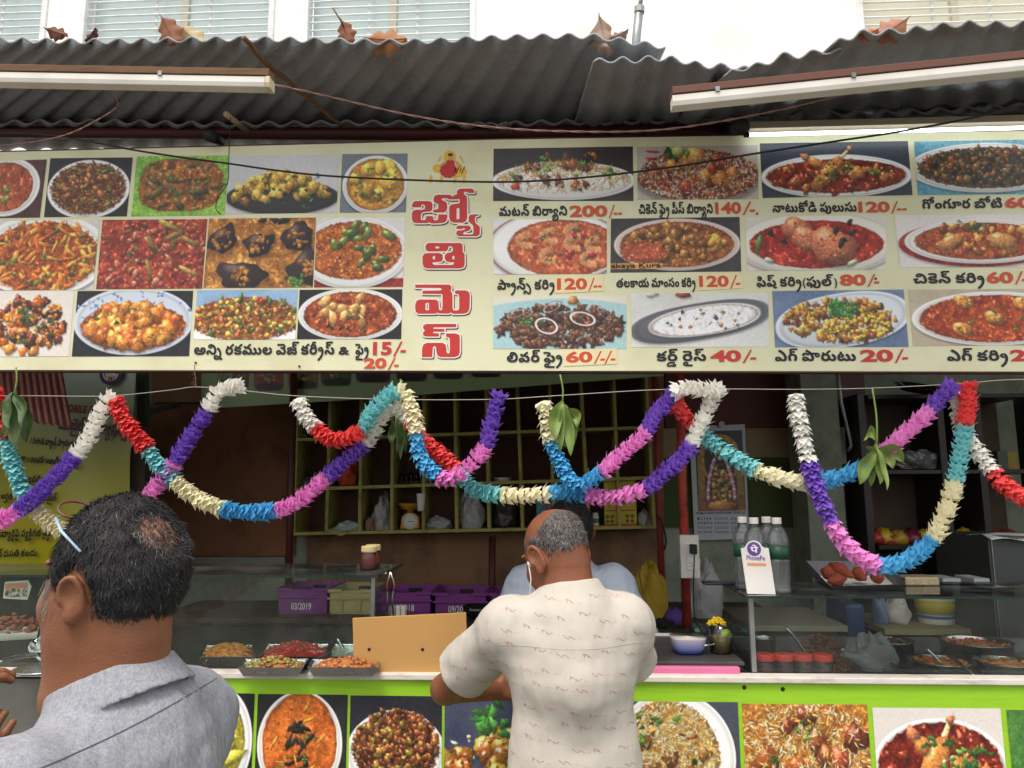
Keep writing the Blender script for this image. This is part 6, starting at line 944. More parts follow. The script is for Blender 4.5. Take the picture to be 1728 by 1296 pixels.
mb.tube([P(328, 616, 2.36), P(331, 652, 2.36)], .0013, 5); tag(rebase(mb.build('dried_sprig', M_wood), P(329, 618, 2.36)), 'tiny dried sprig hanging from the sign by the white garland end', 'sprig')
# ------------------------------------------------------------------ pigeonhole shelf on the rear wall
YP = 4.6; DP = .3
M_olive = mat('olive_wood', rgb(160, 152, 82), .6, var=.18, scale=10, stain=rgb(84, 76, 44), sscale=8, samt=.6, bump=.15)
shelf = thing('pigeonhole_shelf', 'olive wooden pigeonhole shelf with many square cells on the rear wall', 'shelf', P(800, 895, YP))
xt = [501, 556, 608.6, 662, 715, 767, 820, 872.5, 927.6, 981, 1036.5, 1091.6]; xb = [494.5, 549.6, 606, 660, 713.6, 770, 825, 881.7, 935, 994.5, 1046, 1104.7]
rows = [((500, 655), (1088, 625)), ((501, 742), (1096, 721)), ((499, 826), (1101, 806)), ((494, 901), (1106, 889))]
def rowy(r, x): (a, b), (c, d) = rows[r]; return b + (d - b) * (x - a) / (c - a)
mb = MB(); mb.slab([P(494, 905, YP + DP - .02), P(1106, 895, YP + DP - .02), P(1090, 620, YP + DP - .02), P(500, 650, YP + DP - .02)], (0, .012, 0)); mb.build('back_panel', mat('shelf_back', rgb(104, 74, 60), .8, var=.15, stain=rgb(50, 36, 30)), shelf)
for i, (a, b) in enumerate(zip(xt, xb)):
    mb = MB(); q0 = P(b, rowy(3, b), YP); q1 = P(a + (a - b) * .1, rowy(0, a), YP); mb.bar(q0 + Vector((0, DP / 2 + .004, 0)), q1 + Vector((0, DP / 2 + .004, 0)), .02, DP - .01, up=(0, 1, 0)); mb.build('divider', M_olive, shelf, bev=.0015)
for r in range(4):
    mb = MB(); (a, b), (c, d) = rows[r]; mb.bar(P(a - 3, b, YP) + Vector((0, DP / 2, 0)), P(c + 3, d, YP) + Vector((0, DP / 2, 0)), DP, .02); mb.build('shelf_board', M_olive, shelf, bev=.0015)

def rest(px, py, Y): return P(px, py, Y)
def crumple(name, c, r, m, label, cat, jit=.25, n=30, seed=1, flatb=True, parent=None):
    rg = random.Random(seed); c = Vector(c); mb = MB(); k = n // 2 + 1; vs = []; fs = []
    fr = [(rg.uniform(2, 6), rg.uniform(2, 6), rg.uniform(0, 6), rg.uniform(.3, 1)) for _ in range(6)]
    for i in range(k + 1):
        for j in range(n):
            a = math.pi * i / k; t = 2 * math.pi * j / n; q = 1 - jit * .3 * abs(math.sin(fr[0][0] * t * .5 + 3 * math.sin(a * fr[1][1])) * math.cos(fr[2][0] * t * .5 + fr[3][1] * a)) + jit * sum(w * math.sin(p * t + o) * math.sin(s_ * a + o * 2) for p, s_, o, w in [(round(f[0]), f[1], f[2], f[3]) for f in fr]) / 2.2
            z = math.cos(a); z = z if z > -.55 or not flatb else -.55
            q *= 1 + (rg.uniform(-.055, .055) if ('bag' in name or 'foil' in name) and 0 < i < k else 0); vs.append(c + Vector((r[0] * math.sin(a) * math.cos(t) * q, r[1] * math.sin(a) * math.sin(t) * q, r[2] * (z + .55 if flatb else z) * q)))
    for i in range(k):
        for j in range(n): x = i * n + j; y = i * n + (j + 1) % n; fs.append((x, x + n, y + n, y))
    mb.add(vs, fs); o = mb.build(name, m, parent, smooth='bag' not in name and 'foil' not in name)
    return o if parent else tag(rebase(o, c), label, cat)
def heap(name, c, r, m, label, n=150):
    mb = MB(); c = Vector(c)
    for _ in range(n): t = random.uniform(0, 6.28); q = random.random() ** .5; mb.blob(c + Vector((r[0] * q * math.cos(t), r[1] * q * math.sin(t), r[2] * (1 - q * q) * random.uniform(.5, 1))), (random.uniform(.009, .016), random.uniform(.008, .012), .009), 7, .25)
    return tag(rebase(mb.build(name, m, None, smooth=True), c), label, 'food')
M_bag = mat('plastic_film', rgb(196, 198, 196), .25, var=.1, trans=.35, spec=.6)
M_bagd = mat('grey_film', rgb(120, 122, 120), .3, var=.2, trans=.2, spec=.6)
YI = YP + .12
crumple('cloth_bundle', P(588, 820, YI), (.06, .09, .1), mat('orange_cloth', rgb(190, 74, 40), .8, var=.2), 'crumpled orange cloth bundle in a middle row cell of the shelf', 'cloth', seed=3)
crumple('plastic_bag', P(518, 823, YI), (.04, .06, .04), M_bagd, 'small grey plastic bag at the left end of the middle shelf row', 'bag', seed=4)
crumple('plastic_bag', P(536, 822, YI), (.03, .05, .055), M_bag, 'pale crumpled film lump beside the small grey bag on the middle shelf row', 'bag', seed=14)
crumple('plastic_bag', P(646, 895, YI), (.06, .08, .13), M_bag, 'translucent plastic bag in the cell left of the weighing scale', 'bag', seed=5)
crumple('paper_scrap', P(624, 895, YI - .05), (.03, .04, .05), mat('brown_paper', rgb(140, 110, 80), .8), 'crumpled brown paper scrap left of the translucent bag', 'paper', seed=6)
crumple('plastic_bag', P(740, 892, YI - .04), (.085, .07, .045), M_bag, 'flat white plastic bag heap right of the weighing scale', 'bag', seed=7)
crumple('coil_of_wire', P(852, 889, YI), (.08, .08, .1), mat('dark_coil', rgb(60, 58, 54), .4, var=.3, spec=.6), 'dark tangled coil in the bottom shelf cell above the bald man', 'wire', jit=.35, seed=8)
crumple('banknotes', P(588, 896, YI - .08), (.08, .06, .035), mat('pale_notes', rgb(160, 180, 170), .6, var=.2), 'pale crumpled banknotes in a bottom cell of the shelf', 'money', jit=.3, seed=9)
crumple('paper_scrap', P(1088, 887, YI), (.045, .05, .06), mat('grey_paper', rgb(170, 172, 174), .6), 'folded grey papers at the right end of the shelf', 'paper', seed=10)
mb = MB(); a = P(566, 903, YP - .01); mb.slab([P(549, 896, YP), P(575, 905, YP - .05), P(590, 899, YP), P(562, 892, YP + .05)], (0, 0, .006)); tag(rebase(mb.build('notebook', mat('notebook', rgb(180, 168, 120), .6, var=.2), bev=.001), a), 'small notebook sticking out of the bottom shelf row', 'notebook')
# carry bag with handles
cb = thing('carry_bag', 'white carry bag with twisted handles in the bottom shelf row', 'bag', P(796, 891, YI)); crumple('bag_body', P(797, 892, YI - .02), (.08, .07, .13), M_bag, None, None, jit=.14, seed=11, parent=cb)
mb = MB(); L = catmull([P(778, 872, YI), P(780, 846, YI), P(786, 834, YI), P(795, 852, YI), P(812, 880, YI)], .01); mb.tube(L, [.014 + .01 * abs(i / len(L) - .5) for i in range(len(L))], 8); mb.build('handle', M_bag, cb, smooth=True)
# weighing scale
ws = thing('weighing_scale', 'yellow kitchen weighing scale with a round dial on the shelf', 'scale', P(692, 893, YI))
M_yel = mat('yellow_enamel', rgb(206, 150, 50), .4, var=.06); mb = MB(); q = [(675, 893), (708, 892), (707, 872), (699, 866), (683, 866), (677, 873)]; mb.slab([P(*t, YI - .04) for t in q], (0, .1, 0)); mb.build('body', M_yel, ws, bev=.006)
mb = MB(); mb.lathe(P(692, 880, YI - .043), [(0, .0), (.047, 0), (.05, -.004)], 28, ax=(0, -1, 0)); mb.build('dial', M_white, ws)
mb = MB(); c = P(692, 880, YI - .048)
for k in range(24): t = 2 * math.pi * k / 24; d = Vector((math.cos(t), 0, math.sin(t))); mb.bar(c + d * .036, c + d * .043, .0015, .0015, up=(0, 1, 0))
mb.bar(c - Vector((.014, 0, 0)), c + Vector((.018, 0, 0)), .012, .003, up=(0, 0, 1)); mb.build('dial_marks', M_black, ws)
mb = MB(); mb.lathe(P(692, 865, YI), [(.02, -.01), (.02, .015), (.05, .02), (.075, .05), (.078, .058), (.07, .056), (.05, .028), (0, .026)], 24); mb.build('pan', M_yel, ws, smooth=True)
mb = MB(); mb.lathe(P(710, 862, YP - .03), [(.018, 0), (.02, .004), (.027, .1), (.027, .105), (0, .105)], 16); tag(rebase(mb.build('paper_cup', M_white, smooth=False), P(710, 862, YP - .03)), 'stack of white paper cups hanging at the shelf divider by the scale', 'cups')
# glasses, tub, bottle, box, framed print
gl = None
for k, x in enumerate((677, 686, 694.5, 703, 711)):
    b = P(x, 815 - k * .4, YI); t = thing('tumbler', 'clear glass tumbler in a row of five on the middle shelf', 'glass', b, 'glass tumblers on the shelf'); mb = MB(); mb.lathe(b, [(.009, 0), (.012, .06), (.0105, .06), (.0085, .004), (0, .004)], 14); mb.build('body', M_clear, t, smooth=True); mb = MB(); mb.lathe(b, [(.0095, .0), (.0098, .005), (0, .005)], 14); mb.build('base', mat('thick_base', rgb(150, 156, 156), .2), t)
mb = MB(); b = P(848, 816, YI); mb.lathe(b, [(.045, 0), (.055, .032), (.058, .036), (.05, .034), (.0, .028)], 20); tag(rebase(mb.build('tub', M_white, smooth=True), b), 'low white tub on the middle shelf above the cream garland', 'tub')
mb = MB(); b = P(512, 738, YI); mb.lathe(b, [(.03, 0), (.034, .012), (.03, .014), (0, .012)], 18); tag(rebase(mb.build('steel_saucer', M_steel, smooth=True), b), 'small steel saucer in the top left shelf cell', 'saucer')
pb = thing('pill_bottle', 'small white bottle with a ribbed cap beside the yellow box', 'bottle', P(1005, 888, YI)); mb = MB(); b = P(1005, 888, YI); mb.lathe(b, [(.021, 0), (.022, .003), (.022, .06), (.016, .066)], 16); mb.build('bottle_body', M_white, pb, smooth=True); mb = MB(); mb.lathe(b + Vector((0, 0, .066)), [(.018, 0), (.018, .018), (0, .018)], 16); mb.build('cap', M_white, pb)
mb = MB(); mb.lathe(b + Vector((0, 0, .02)), [(.0224, 0), (.0224, .028)], 16); mb.build('label', mat('green_label', rgb(90, 130, 100), .5), pb)
yb_ = thing('yellow_box', 'yellow printed packet box with round coins on its front', 'box', P(1046, 890, YI))
a = P(1019, 807, YI - .04); c = P(1075, 889, YI - .04); mb = MB(); mb.box(a.x, YI - .04, c.z, c.x, YI + .04, a.z); mb.build('carton', mat('yellow_card', rgb(206, 186, 50), .5, var=.06), yb_, bev=.002)
mb = MB(); q = P(1047, 838, YI - .042); mb.lathe(q, [(0, .001), (.052, .001), (.055, 0)], 24, ax=(0, -1, 0)); mb.build('printed_arch', mat('dim_print', rgb(130, 110, 100), .5, var=.35, scale=60), yb_)
for x, y in ((1025, 872), (1033, 872), (1025, 880), (1033, 880), (1059, 871), (1067, 871), (1059, 879), (1067, 879)): mb = MB(); mb.lathe(P(x, y, YI - .041), [(0, .001), (.011, .001), (.012, 0)], 12, ax=(0, -1, 0)); mb.build('printed_coin', mat('coin_ink', rgb(104, 100, 50), .5, var=.3), yb_)
mb = MB(); a = P(1022, 862, YI - .041); b = P(1072, 861, YI - .041); mb.bar(a, b, .001, .008); a = P(1020, 886, YI - .041); b = P(1074, 885, YI - .041); mb.bar(a, b, .001, .014); mb.build('printed_stripe', mat('red_stripe', rgb(190, 80, 44), .5), yb_)
fp = thing('framed_print', 'small turquoise framed devotional print behind the bald man', 'picture', P(938, 893, YI)); a = P(905, 842, YI - .02); c = P(972, 895, YI - .02); mb = MB()
mb.slab([Vector((a.x, a.y, c.z)), Vector((c.x, a.y, c.z)), Vector((c.x, a.y, a.z)), Vector((a.x, a.y, a.z))], (0, .012, 0)); mb.build('frame', mat('turquoise', rgb(80, 150, 160), .5, var=.1), fp, bev=.002)
p = Pic(52, 40, (110, 60, 70), (70, 110, 120)); p.pile(26, (.5, .5), (.45, .4), (.05, .12), ((196, 160, 90), (170, 130, 70), (120, 70, 60), (206, 180, 120)), (1, 2.2), amp=.1); w_ = c.x - a.x
p.mesh('print', [(a.x + w_ * .14, a.y - .001, a.z - .015), (c.x - w_ * .14, a.y - .001, a.z - .015), (c.x - w_ * .14, a.y - .001, c.z + .015), (a.x + w_ * .14, a.y - .001, c.z + .015)], M_print, fp)

# jar poster under the sign
jp = thing('jar_poster', 'green printed poster of pickle jars above the pigeonhole shelf', 'poster', P(700, 660, 4.45)); JP = Plane((0, 4.45, 0), (0, -1, 0))
mb = MB(); mb.slab([JP.at(340, 690), JP.at(640, 672), JP.at(850, 655), JP.at(1120, 634), JP.at(1120, 560), JP.at(340, 560)], (0, .004, 0)); mb.build('sheet', mat('poster_green', rgb(160, 182, 136), .5, var=.06, scale=3), jp)
for k, (x0, x1, yb) in enumerate(((366, 388, 655), (392, 420, 657), (428, 479, 660), (485, 537, 657), (541, 593, 652), (600, 659, 646), (668, 721, 644), (730, 782, 640), (793, 846, 637))):
    p = Pic(50, 60, (124, 142, 104)); p.a[:] = C(124, 142, 104); col = [(110, 130, 70), (96, 40, 34), (110, 36, 40), (120, 90, 40), (66, 90, 50), (70, 50, 44), (60, 58, 50), (50, 50, 46), (52, 44, 44)][k]
    q, kk = p.ell((.5, .5), (.5, .5), 5); p.mix(np.clip((1 - q) * kk, 0, 1), C(*col)); q, kk = p.ell((.5, .86), (.46, .1), 3); p.mix(np.clip((1 - q) * kk, 0, 1) * .8, C(30, 24, 26)); p.pile(16, (.5, .55), (.34, .2), (.03, .08), ((150, 60, 40), (176, 150, 60), (70, 110, 50)), (1, 2)) if k < 5 else None
    p.mesh('printed_jar', [JP.at(x0, yb - 62, .001), JP.at(x1, yb - 62, .001), JP.at(x1, yb, .001), JP.at(x0, yb, .001)], M_print, jp)

# poles and pipes
def pole(px0, py0, px1, py1, Y, r, m, label): mb = MB(); a = P(px1, py1, Y); b = P(px0, py0, Y); mb.tube([Vector((a.x, a.y, max(.12, a.z))), b], r, 14); o = mb.build('steel_pole', m, None, smooth=True); tag(rebase(o, a), label, 'pole', 'painted steel poles of the stall')
pole(1144, 560, 1160, 1085, 3.5, .021, M_redpole, 'bright red oxide pole carrying the white switch board')
pole(1104, 600, 1119, 1060, 4.5, .021, mat('dull_red', rgb(130, 54, 46), .55, var=.15), 'dull red pole just left of the bright one, at the shelf end')
pole(497, 590, 484, 1100, 4.4, .022, M_maroon, 'dark maroon pole at the left end of the pigeonhole shelf')
pole(831, 905, 829, 1080, 4.7, .022, M_maroon, 'dark maroon pole under the middle of the shelf')
cable('power_cable', [(1108, 870, 4.45), (1116, 880, 4.45), (1122, 900, 4.46), (1124, 915, 4.46), (1121, 928, 4.46)], .006, M_dark, 'loose black cable ends tied to the dull red pole', 'cable')
# switch board
sb = thing('switch_board', 'white switch board with a black charger plugged in on the red pole', 'switchboard', P(1165, 976, 3.42)); a = P(1147, 903, 3.42); c = P(1182, 976, 3.42)
mb = MB(); mb.box(a.x, 3.42, c.z, c.x, 3.47, a.z); mb.build('box', M_white, sb, bev=.003); mb = MB(); d = P(1158, 916, 3.42); e = P(1176, 961, 3.42); mb.box(d.x, 3.414, e.z, e.x, 3.4195, d.z); mb.build('switch_plate', mat('plate_white', rgb(235, 232, 224), .3), sb, bev=.0015)
mb = MB(); d = P(1163, 918, 3.41); e = P(1174, 934, 3.41); mb.box(d.x, 3.37, e.z, e.x, 3.413, d.z); mb.build('charger', M_dark, sb, bev=.003)
for x, y in ((1163, 950), (1167, 950), (1163, 956), (1167, 956), (1170, 953)):
    mb = MB(); mb.lathe(P(x, y, 3.4135), [(0, .0005), (.002, .0005), (.002, 0)], 8, ax=(0, -1, 0)); mb.build('socket_hole', M_black, sb)
cable('power_cable', [(1172, 934, 3.39), (1171, 960, 3.4), (1170, 1000, 3.4), (1172, 1040, 3.38), (1176, 1066, 3.3)], .003, M_dark, 'black charger cable hanging from the switch board', 'cable')
# calendar
cal = thing('wall_calendar', 'wall calendar with a gold and pink temple deity picture above a month grid', 'calendar', P(1215, 910, YW - .03)); CP = Plane((0, YW - .03, 0), (0, -1, 0))
mb = MB(); mb.slab([CP.at(1172, 912), CP.at(1264, 909), CP.at(1257, 716), CP.at(1163, 719)], (0, .004, 0)); mb.build('page', mat('calendar_paper', rgb(186, 190, 196), .5, var=.04), cal)
p = Pic(84, 136, (34, 30, 38), (50, 40, 44))
q, k = p.ell((.5, .34), (.42, .3), 2.4); p.mix(np.clip((1 - q) * k, 0, 1), C(170, 130, 50)); q, k = p.ell((.5, .37), (.33, .26), 2.4); p.mix(np.clip((1 - q) * k, 0, 1), C(44, 34, 34))
for x in (.1, .9): p.mix(((np.abs(p.xx / p.W - x) < .07) & (p.yy > p.H * .3)) * .9, C(160, 122, 48))
p.mix((p.yy > p.H * .8) * .8, C(130, 80, 40)); p.pile(130, (.5, .62), (.24, .3), (.018, .035), ((196, 150, 60), (220, 180, 90), (150, 100, 40), (120, 90, 50)), (1, 2)); p.piece(42, 44, 9, 14, 0, C(60, 46, 44)); p.piece(42, 33, 8, 10, 0, C(206, 164, 70)); p.piece(42, 47, 4, 4, 0, C(230, 225, 215))
for sx in (-1, 1):
    for k in range(22): t = k / 21; p.piece(42 + sx * (10 + 13 * math.sin(t * 1.7)), 50 + t * 66, 3.6, 3.2, 0, C(206, 120, 160) if k % 4 else C(236, 220, 220))
p.piece(42, 128, 24, 10, 0, C(190, 120, 60)); p.mesh('picture', [CP.at(1172, 728, .001), CP.at(1252, 726, .001), CP.at(1259, 861, .001), CP.at(1178, 863, .001)], M_print, cal)
mb = MB(); put2d(mb, lat2d('TIRUMALA TIRUPATI DEVASTHANAMS, TIRUPATI A.P.', .02), CP, (1174, 868), (1258, 866.5), .001, height=4)
for gx in range(3):
    for r in range(4):
        for c in range(5): x = 1177 + gx * 28 + c * 5 + r * .4; y = 877 + r * 7.6; put2d(mb, lat2d(str(1 + (gx * 11 + r * 5 + c) % 31), .015), CP, (x, y), (x + 3.4, y), .001, height=4)
mb.build('date_print', M_black, cal)
hk = MB(); hk.lathe(P(1218, 716, YW - .05), [(0, -.002), (.02, -.002), (.02, .002), (0, .002)], 14, ax=(0, -1, 0)); hk.build('hanger', M_alu, cal)
# meter box, pipe, pan
mt_ = thing('meter_box', 'white electric meter box on the dim wall at right', 'box', P(1411, 783, 4.7)); a = P(1395, 721, 4.7); c = P(1428, 783, 4.7); mb = MB(); mb.box(a.x, 4.68, c.z, c.x, 4.79, a.z); mb.build('case', mat('grey_white', rgb(206, 204, 194), .5, var=.05), mt_, bev=.005); mb = MB()
for k in range(3): d = P(1399 + k * 7, 755, 4.675); mb.box(d.x, 4.672, d.z - .05, d.x + .018, 4.68, d.z)
mb.build('breaker', mat('breaker_grey', rgb(160, 160, 152), .4), mt_, bev=.002)
pipe('conduit_pipe', [P(1405, 560, 4.6), P(1420, 680, 4.6), P(1434, 738, 4.6), P(1437, 752, 4.6), P(1431, 762, 4.6)], .012, M_alu, 'grey conduit pipe bending down beside the meter box', 'pipe')
wk = thing('frying_pan', 'black round frying pan hanging near the ceiling at right', 'pan', P(1550, 652, 4.4)); mb = MB(); mb.lathe(P(1550, 652, 4.4), [(0, -.035), (.09, -.03), (.125, 0), (.13, .003), (.12, .002), (.085, -.024), (0, -.028)], 28, ax=(.1, -.35, 1)); mb.build('bowl', mat('black_iron', rgb(36, 36, 38), .25, .6), wk, smooth=True)
mb = MB(); mb.tube([P(1583, 655, 4.35), P(1608, 648, 4.3)], .008, 8); mb.build('handle', M_dark, wk); mb = MB(); mb.tube([P(1513, 640, 4.4), P(1530, 655, 4.4)], .004, 6); mb.build('hook', M_alu, wk)
# cupboard with packets
cup = thing('black_cupboard', 'open black cupboard with packets on its shelves behind the right hand counter', 'cupboard', P(1590, 1060, 4.5)); M_cup = mat('black_frame', rgb(46, 42, 40), .5, var=.15); YC = 4.5
a = P(1456, 664, YC); c = P(1790, 1120, YC); mb = MB(); mb.box(a.x, 4.86, .2, c.x, 4.88, a.z); mb.build('back_panel', mat('cup_back', rgb(84, 70, 56), .8, var=.2, stain=rgb(60, 50, 42)), cup)
for x in (1462, 1596, 1660, 1790):
    q = P(x, 800, YC); mb = MB(); mb.box(q.x - .02, YC, .2, q.x + .02, YC + .34, a.z); mb.build('upright', M_cup, cup, bev=.002)
for y in (668, 796, 924, 1010):
    q = P(1600, y, YC); mb = MB(); mb.box(a.x + .03, YC + .005, q.z - .012, c.x - .03, YC + .335, q.z + .012); mb.build('shelf_board', M_cup, cup, bev=.002)
PK = [((206, 176, 50), (1492, 917)), ((176, 140, 44), (1516, 919)), ((170, 50, 44), (1478, 918)), ((150, 60, 40), (1500, 921)), ((120, 40, 60), (1540, 918)), ((200, 176, 44), (1560, 919)), ((206, 180, 50), (1628, 917)), ((190, 160, 40), (1650, 919)), ((214, 186, 60), (1676, 918)), ((120, 116, 110), (1700, 917))]
for k, (col, (x, y)) in enumerate(PK):
    crumple('snack_packet', P(x, y, YC + .12), (.07, .06, .055), mat('packet_%d' % (k % 6), rgb(*PK[k % 6][0]), .35, var=.25, scale=30, spec=.5), 'crinkled %s snack packet in the cupboard, %s' % (('yellow', 'ochre', 'red', 'rust', 'plum', 'yellow', 'yellow', 'ochre', 'yellow', 'grey')[k], ('behind the pink garland foot', 'next to the red packet', 'leftmost on its shelf', 'lying over the ochre one', 'beside the cupboard upright', 'right of the plum one', 'right of the upright', 'in the right bay middle', 'in the right bay end', 'under the white then red garland')[k]), 'packet', jit=.2, n=12, seed=20 + k)
crumple('plastic_bag', P(1550, 792, YC + .1), (.13, .08, .07), M_bagd, 'grey plastic bag bundle on the upper cupboard shelf', 'bag', seed=33)
for k, (x, col) in enumerate(((1660, (90, 90, 70)), (1688, (80, 84, 80)), (1704, (140, 120, 50)))): mb = MB(); b = P(x, 793, YC + .1); mb.box(b.x - .03, YC + .06, b.z, b.x + .03, YC + .14, b.z + .11); tag(rebase(mb.build('carton', mat('carton_%d' % k, rgb(*col), .6, var=.2), bev=.004), b), ('dark olive', 'slate grey', 'mustard')[k] + ' carton on the upper cupboard shelf at right', 'carton')
mon = thing('grey_cabinet', 'dark grey metal cabinet with a white sheet lying on top at far right', 'cabinet', P(1700, 1010, 3.7)); a = P(1666, 905, 3.7); c = P(1830, 1140, 3.7); mb = MB(); mb.box(a.x, 3.7, .15, c.x, 4.2, a.z); mb.build('cabinet_body', mat('grey_metal', rgb(66, 68, 68), .45, var=.06, spec=.5), mon, bev=.006)
mb = MB(); mb.box(a.x + .012, 3.694, .3, a.x + .016, 3.6995, a.z - .01); mb.build('edge_strip', M_alu, mon)
mb = MB(); q = P(1672, 908, 3.66); mb.grid(lambda u, v: (q.x + u * .34, 3.655 + v * .22, a.z + .003 + .03 * max(0, .4 - v) * -1.4 + .008 * math.sin(u * 9 + v * 4)), 12, 8); tag(rebase(mb.build('paper_sheet', mat('white_paper', rgb(220, 220, 216), .6), smooth=True, solid=.001), q), 'white paper sheet curling over the grey cabinet edge', 'paper')

# left: banner, awning, timber post
YN = 3.9; BP = Plane((0, YN, 0), (0, -1, 0)); ban = thing('yellow_banner', 'yellow green course banner with a cog badge and black Telugu lines', 'banner', P(110, 960, YN))
m = bpy.data.materials.new('banner_vinyl'); m.use_nodes = True; t_ = m.node_tree; tc = t_.nodes.new('ShaderNodeTexCoord'); sx_ = t_.nodes.new('ShaderNodeSeparateXYZ'); mr = t_.nodes.new('ShaderNodeMapRange'); rp = t_.nodes.new('ShaderNodeValToRGB'); mr.inputs[1].default_value = .0; mr.inputs[2].default_value = 1.02
rp.color_ramp.elements[0].color = rgb(200, 186, 30) + (1,); rp.color_ramp.elements[1].color = rgb(160, 172, 156) + (1,); e_ = rp.color_ramp.elements.new(.55); e_.color = rgb(162, 160, 70) + (1,)
t_.links.new(tc.outputs['Object'], sx_.inputs[0]); t_.links.new(sx_.outputs[2], mr.inputs[0]); t_.links.new(mr.outputs[0], rp.inputs[0]); t_.links.new(rp.outputs[0], t_.nodes['Principled BSDF'].inputs[0]); t_.nodes['Principled BSDF'].inputs['Roughness'].default_value = .4
def bfn(u, v):
    y = 965 - v * 375; x = -140 + u * (140 + 208 + (v * 24 if v > .5 else v * 8 + 8)); q = BP.at(x, y); q.y += .012 * math.sin(u * 14 + v * 5) * (1 - v) ; return q
mb = MB(); mb.grid(bfn, 40, 24); mb.build('sheet', m, ban, smooth=True)
mb = MB(); c = BP.at(187, 630, .03)
ps = []
for k in range(60): t = -2 * math.pi * k / 60; r = .068 if k % 2 else .06; ps.append(c + Vector((r * math.cos(t), 0, r * 1.0 * math.sin(t))))
mb.slab(ps, (0, .002, 0)); mb.build('badge_cog', mat('navy_ink', rgb(40, 44, 84), .5), ban); mb = MB(); mb.lathe(c + Vector((0, -.001, 0)), [(0, .001), (.045, .001), (.045, 0)], 30, ax=(0, -1, 0)); mb.build('badge_disc', mat('badge_white', rgb(190, 196, 190), .5), ban)
mb = MB()
for k in range(16): t = .5 + k * .135 + (2.1 if k > 7 else 0); d = Vector((math.cos(t + 2.4), 0, math.sin(t + 2.4))); d2 = Vector((math.cos(t + 2.53), 0, math.sin(t + 2.53))); mb.bar(c + Vector((0, -.003, 0)) + d * .033, c + Vector((0, -.003, 0)) + d2 * .033, .004, .002, up=(0, 1, 0))
mb.build('badge_ring', MATS['navy_ink'], ban); mb = MB(); [put2d(mb, lat2d(ch, .03), BP, (x, 643), (x + w_, 643), .034, height=8) for ch, x, w_ in (('I', 181.5, 1.6), ('M', 184.3, 4.6), ('S', 190, 3.4))]; mb.build('badge_letters', M_redink, ban)
M_bred = mat('banner_maroon', rgb(130, 40, 34), .5); M_bpur = mat('banner_purple', rgb(96, 40, 84), .5)
mb = MB(); put2d(mb, lat2d('MOBILE SOLUTIONS', .03), BP, (104, 694), (216, 703), .026, height=13); mb.build('banner_title', M_bred, ban)
mb = MB(); put2d(mb, tel2d('మొబైల్ సొల్యూషన్స్'), BP, (98, 724), (214, 736), .026, height=15, refh=45); mb.build('banner_subtitle', M_bpur, ban)
for s_, x0, y0, x1, y1, h in (('15th', 50, 748, 68, 748, 9), ('10th', 46, 780, 64, 780, 9)): mb = MB(); put2d(mb, lat2d(s_, .03, .2), BP, (x0, y0), (x1, y1), .026, height=h); mb.build('banner_line', M_black, ban)
for s_, x0, y0, x1, y1, h in (('న బ్యాచ్ ప్రారంభం', 68, 750, 128, 754, 9), ('నెలా', 26, 778, 43, 779, 9), ('న అడ్మిషన్స్', 63, 781, 132, 786, 9), ('వ్యవధి', 40, 813, 68, 814, 9), ('అర్హత', 1, 842, 20, 843, 9), ('ఇంటర్ మొబైల్', 36, 843, 95, 846, 9), ('ప్రతి విద్యార్థిపై వ్యక్తిగత శ్రద్ధ', -24, 907, 85, 905, 10), ('హాస్టల్ వసతి కలదు', -26, 941, 62, 938, 9)): mb = MB(); put2d(mb, tel2d(s_), BP, (x0, y0), (x1, y1), .026, height=h, refh=45); mb.build('banner_line', M_black, ban)
aw = MB(); TLp, TRp, BRp, BLp = P(-60, 600, 3.5), P(100, 600, 3.5), P(121, 722, 3.1), P(-60, 696, 3.1); nrm = (TRp - TLp).cross(BLp - TLp).normalized()
aw.grid(lambda u, v: TLp.lerp(TRp, u).lerp(BLp.lerp(BRp, u), v) + nrm * .007 * math.sin(u * 2 * math.pi * 15), 120, 4); tag(rebase(aw.build('awning_sheet', mat('brown_tin', rgb(122, 76, 68), .55, var=.1, stain=rgb(90, 56, 50)), smooth=True, solid=.003), BLp), 'reddish brown ribbed tin awning at the left edge under the sign', 'awning')
mb = MB(); mb.slab([P(192, 960, 3.97), P(240, 960, 3.97), P(246, 742, 3.97), P(206, 748, 3.97)], (0, .06, 0)); tag(rebase(mb.build('timber_post', mat('rotten_timber', rgb(84, 72, 60), .9, var=.35, scale=9, bump=.4, stain=rgb(130, 122, 104), sscale=9), bev=.004), P(215, 960, 3.97)), 'weathered dark timber post at the right edge of the yellow banner', 'post')
mb = MB(); mb.bar(P(238, 560, 4.2), P(243, 720, 4.2), .05, .05); mb.bar(P(238, 700, 4.18), P(300, 683, 4.6), .03, .03); tag(rebase(mb.build('metal_frame', mat('grey_steel', rgb(96, 100, 92), .6, var=.1)), P(243, 720, 4.2)), 'grey steel frame beside the banner', 'frame')
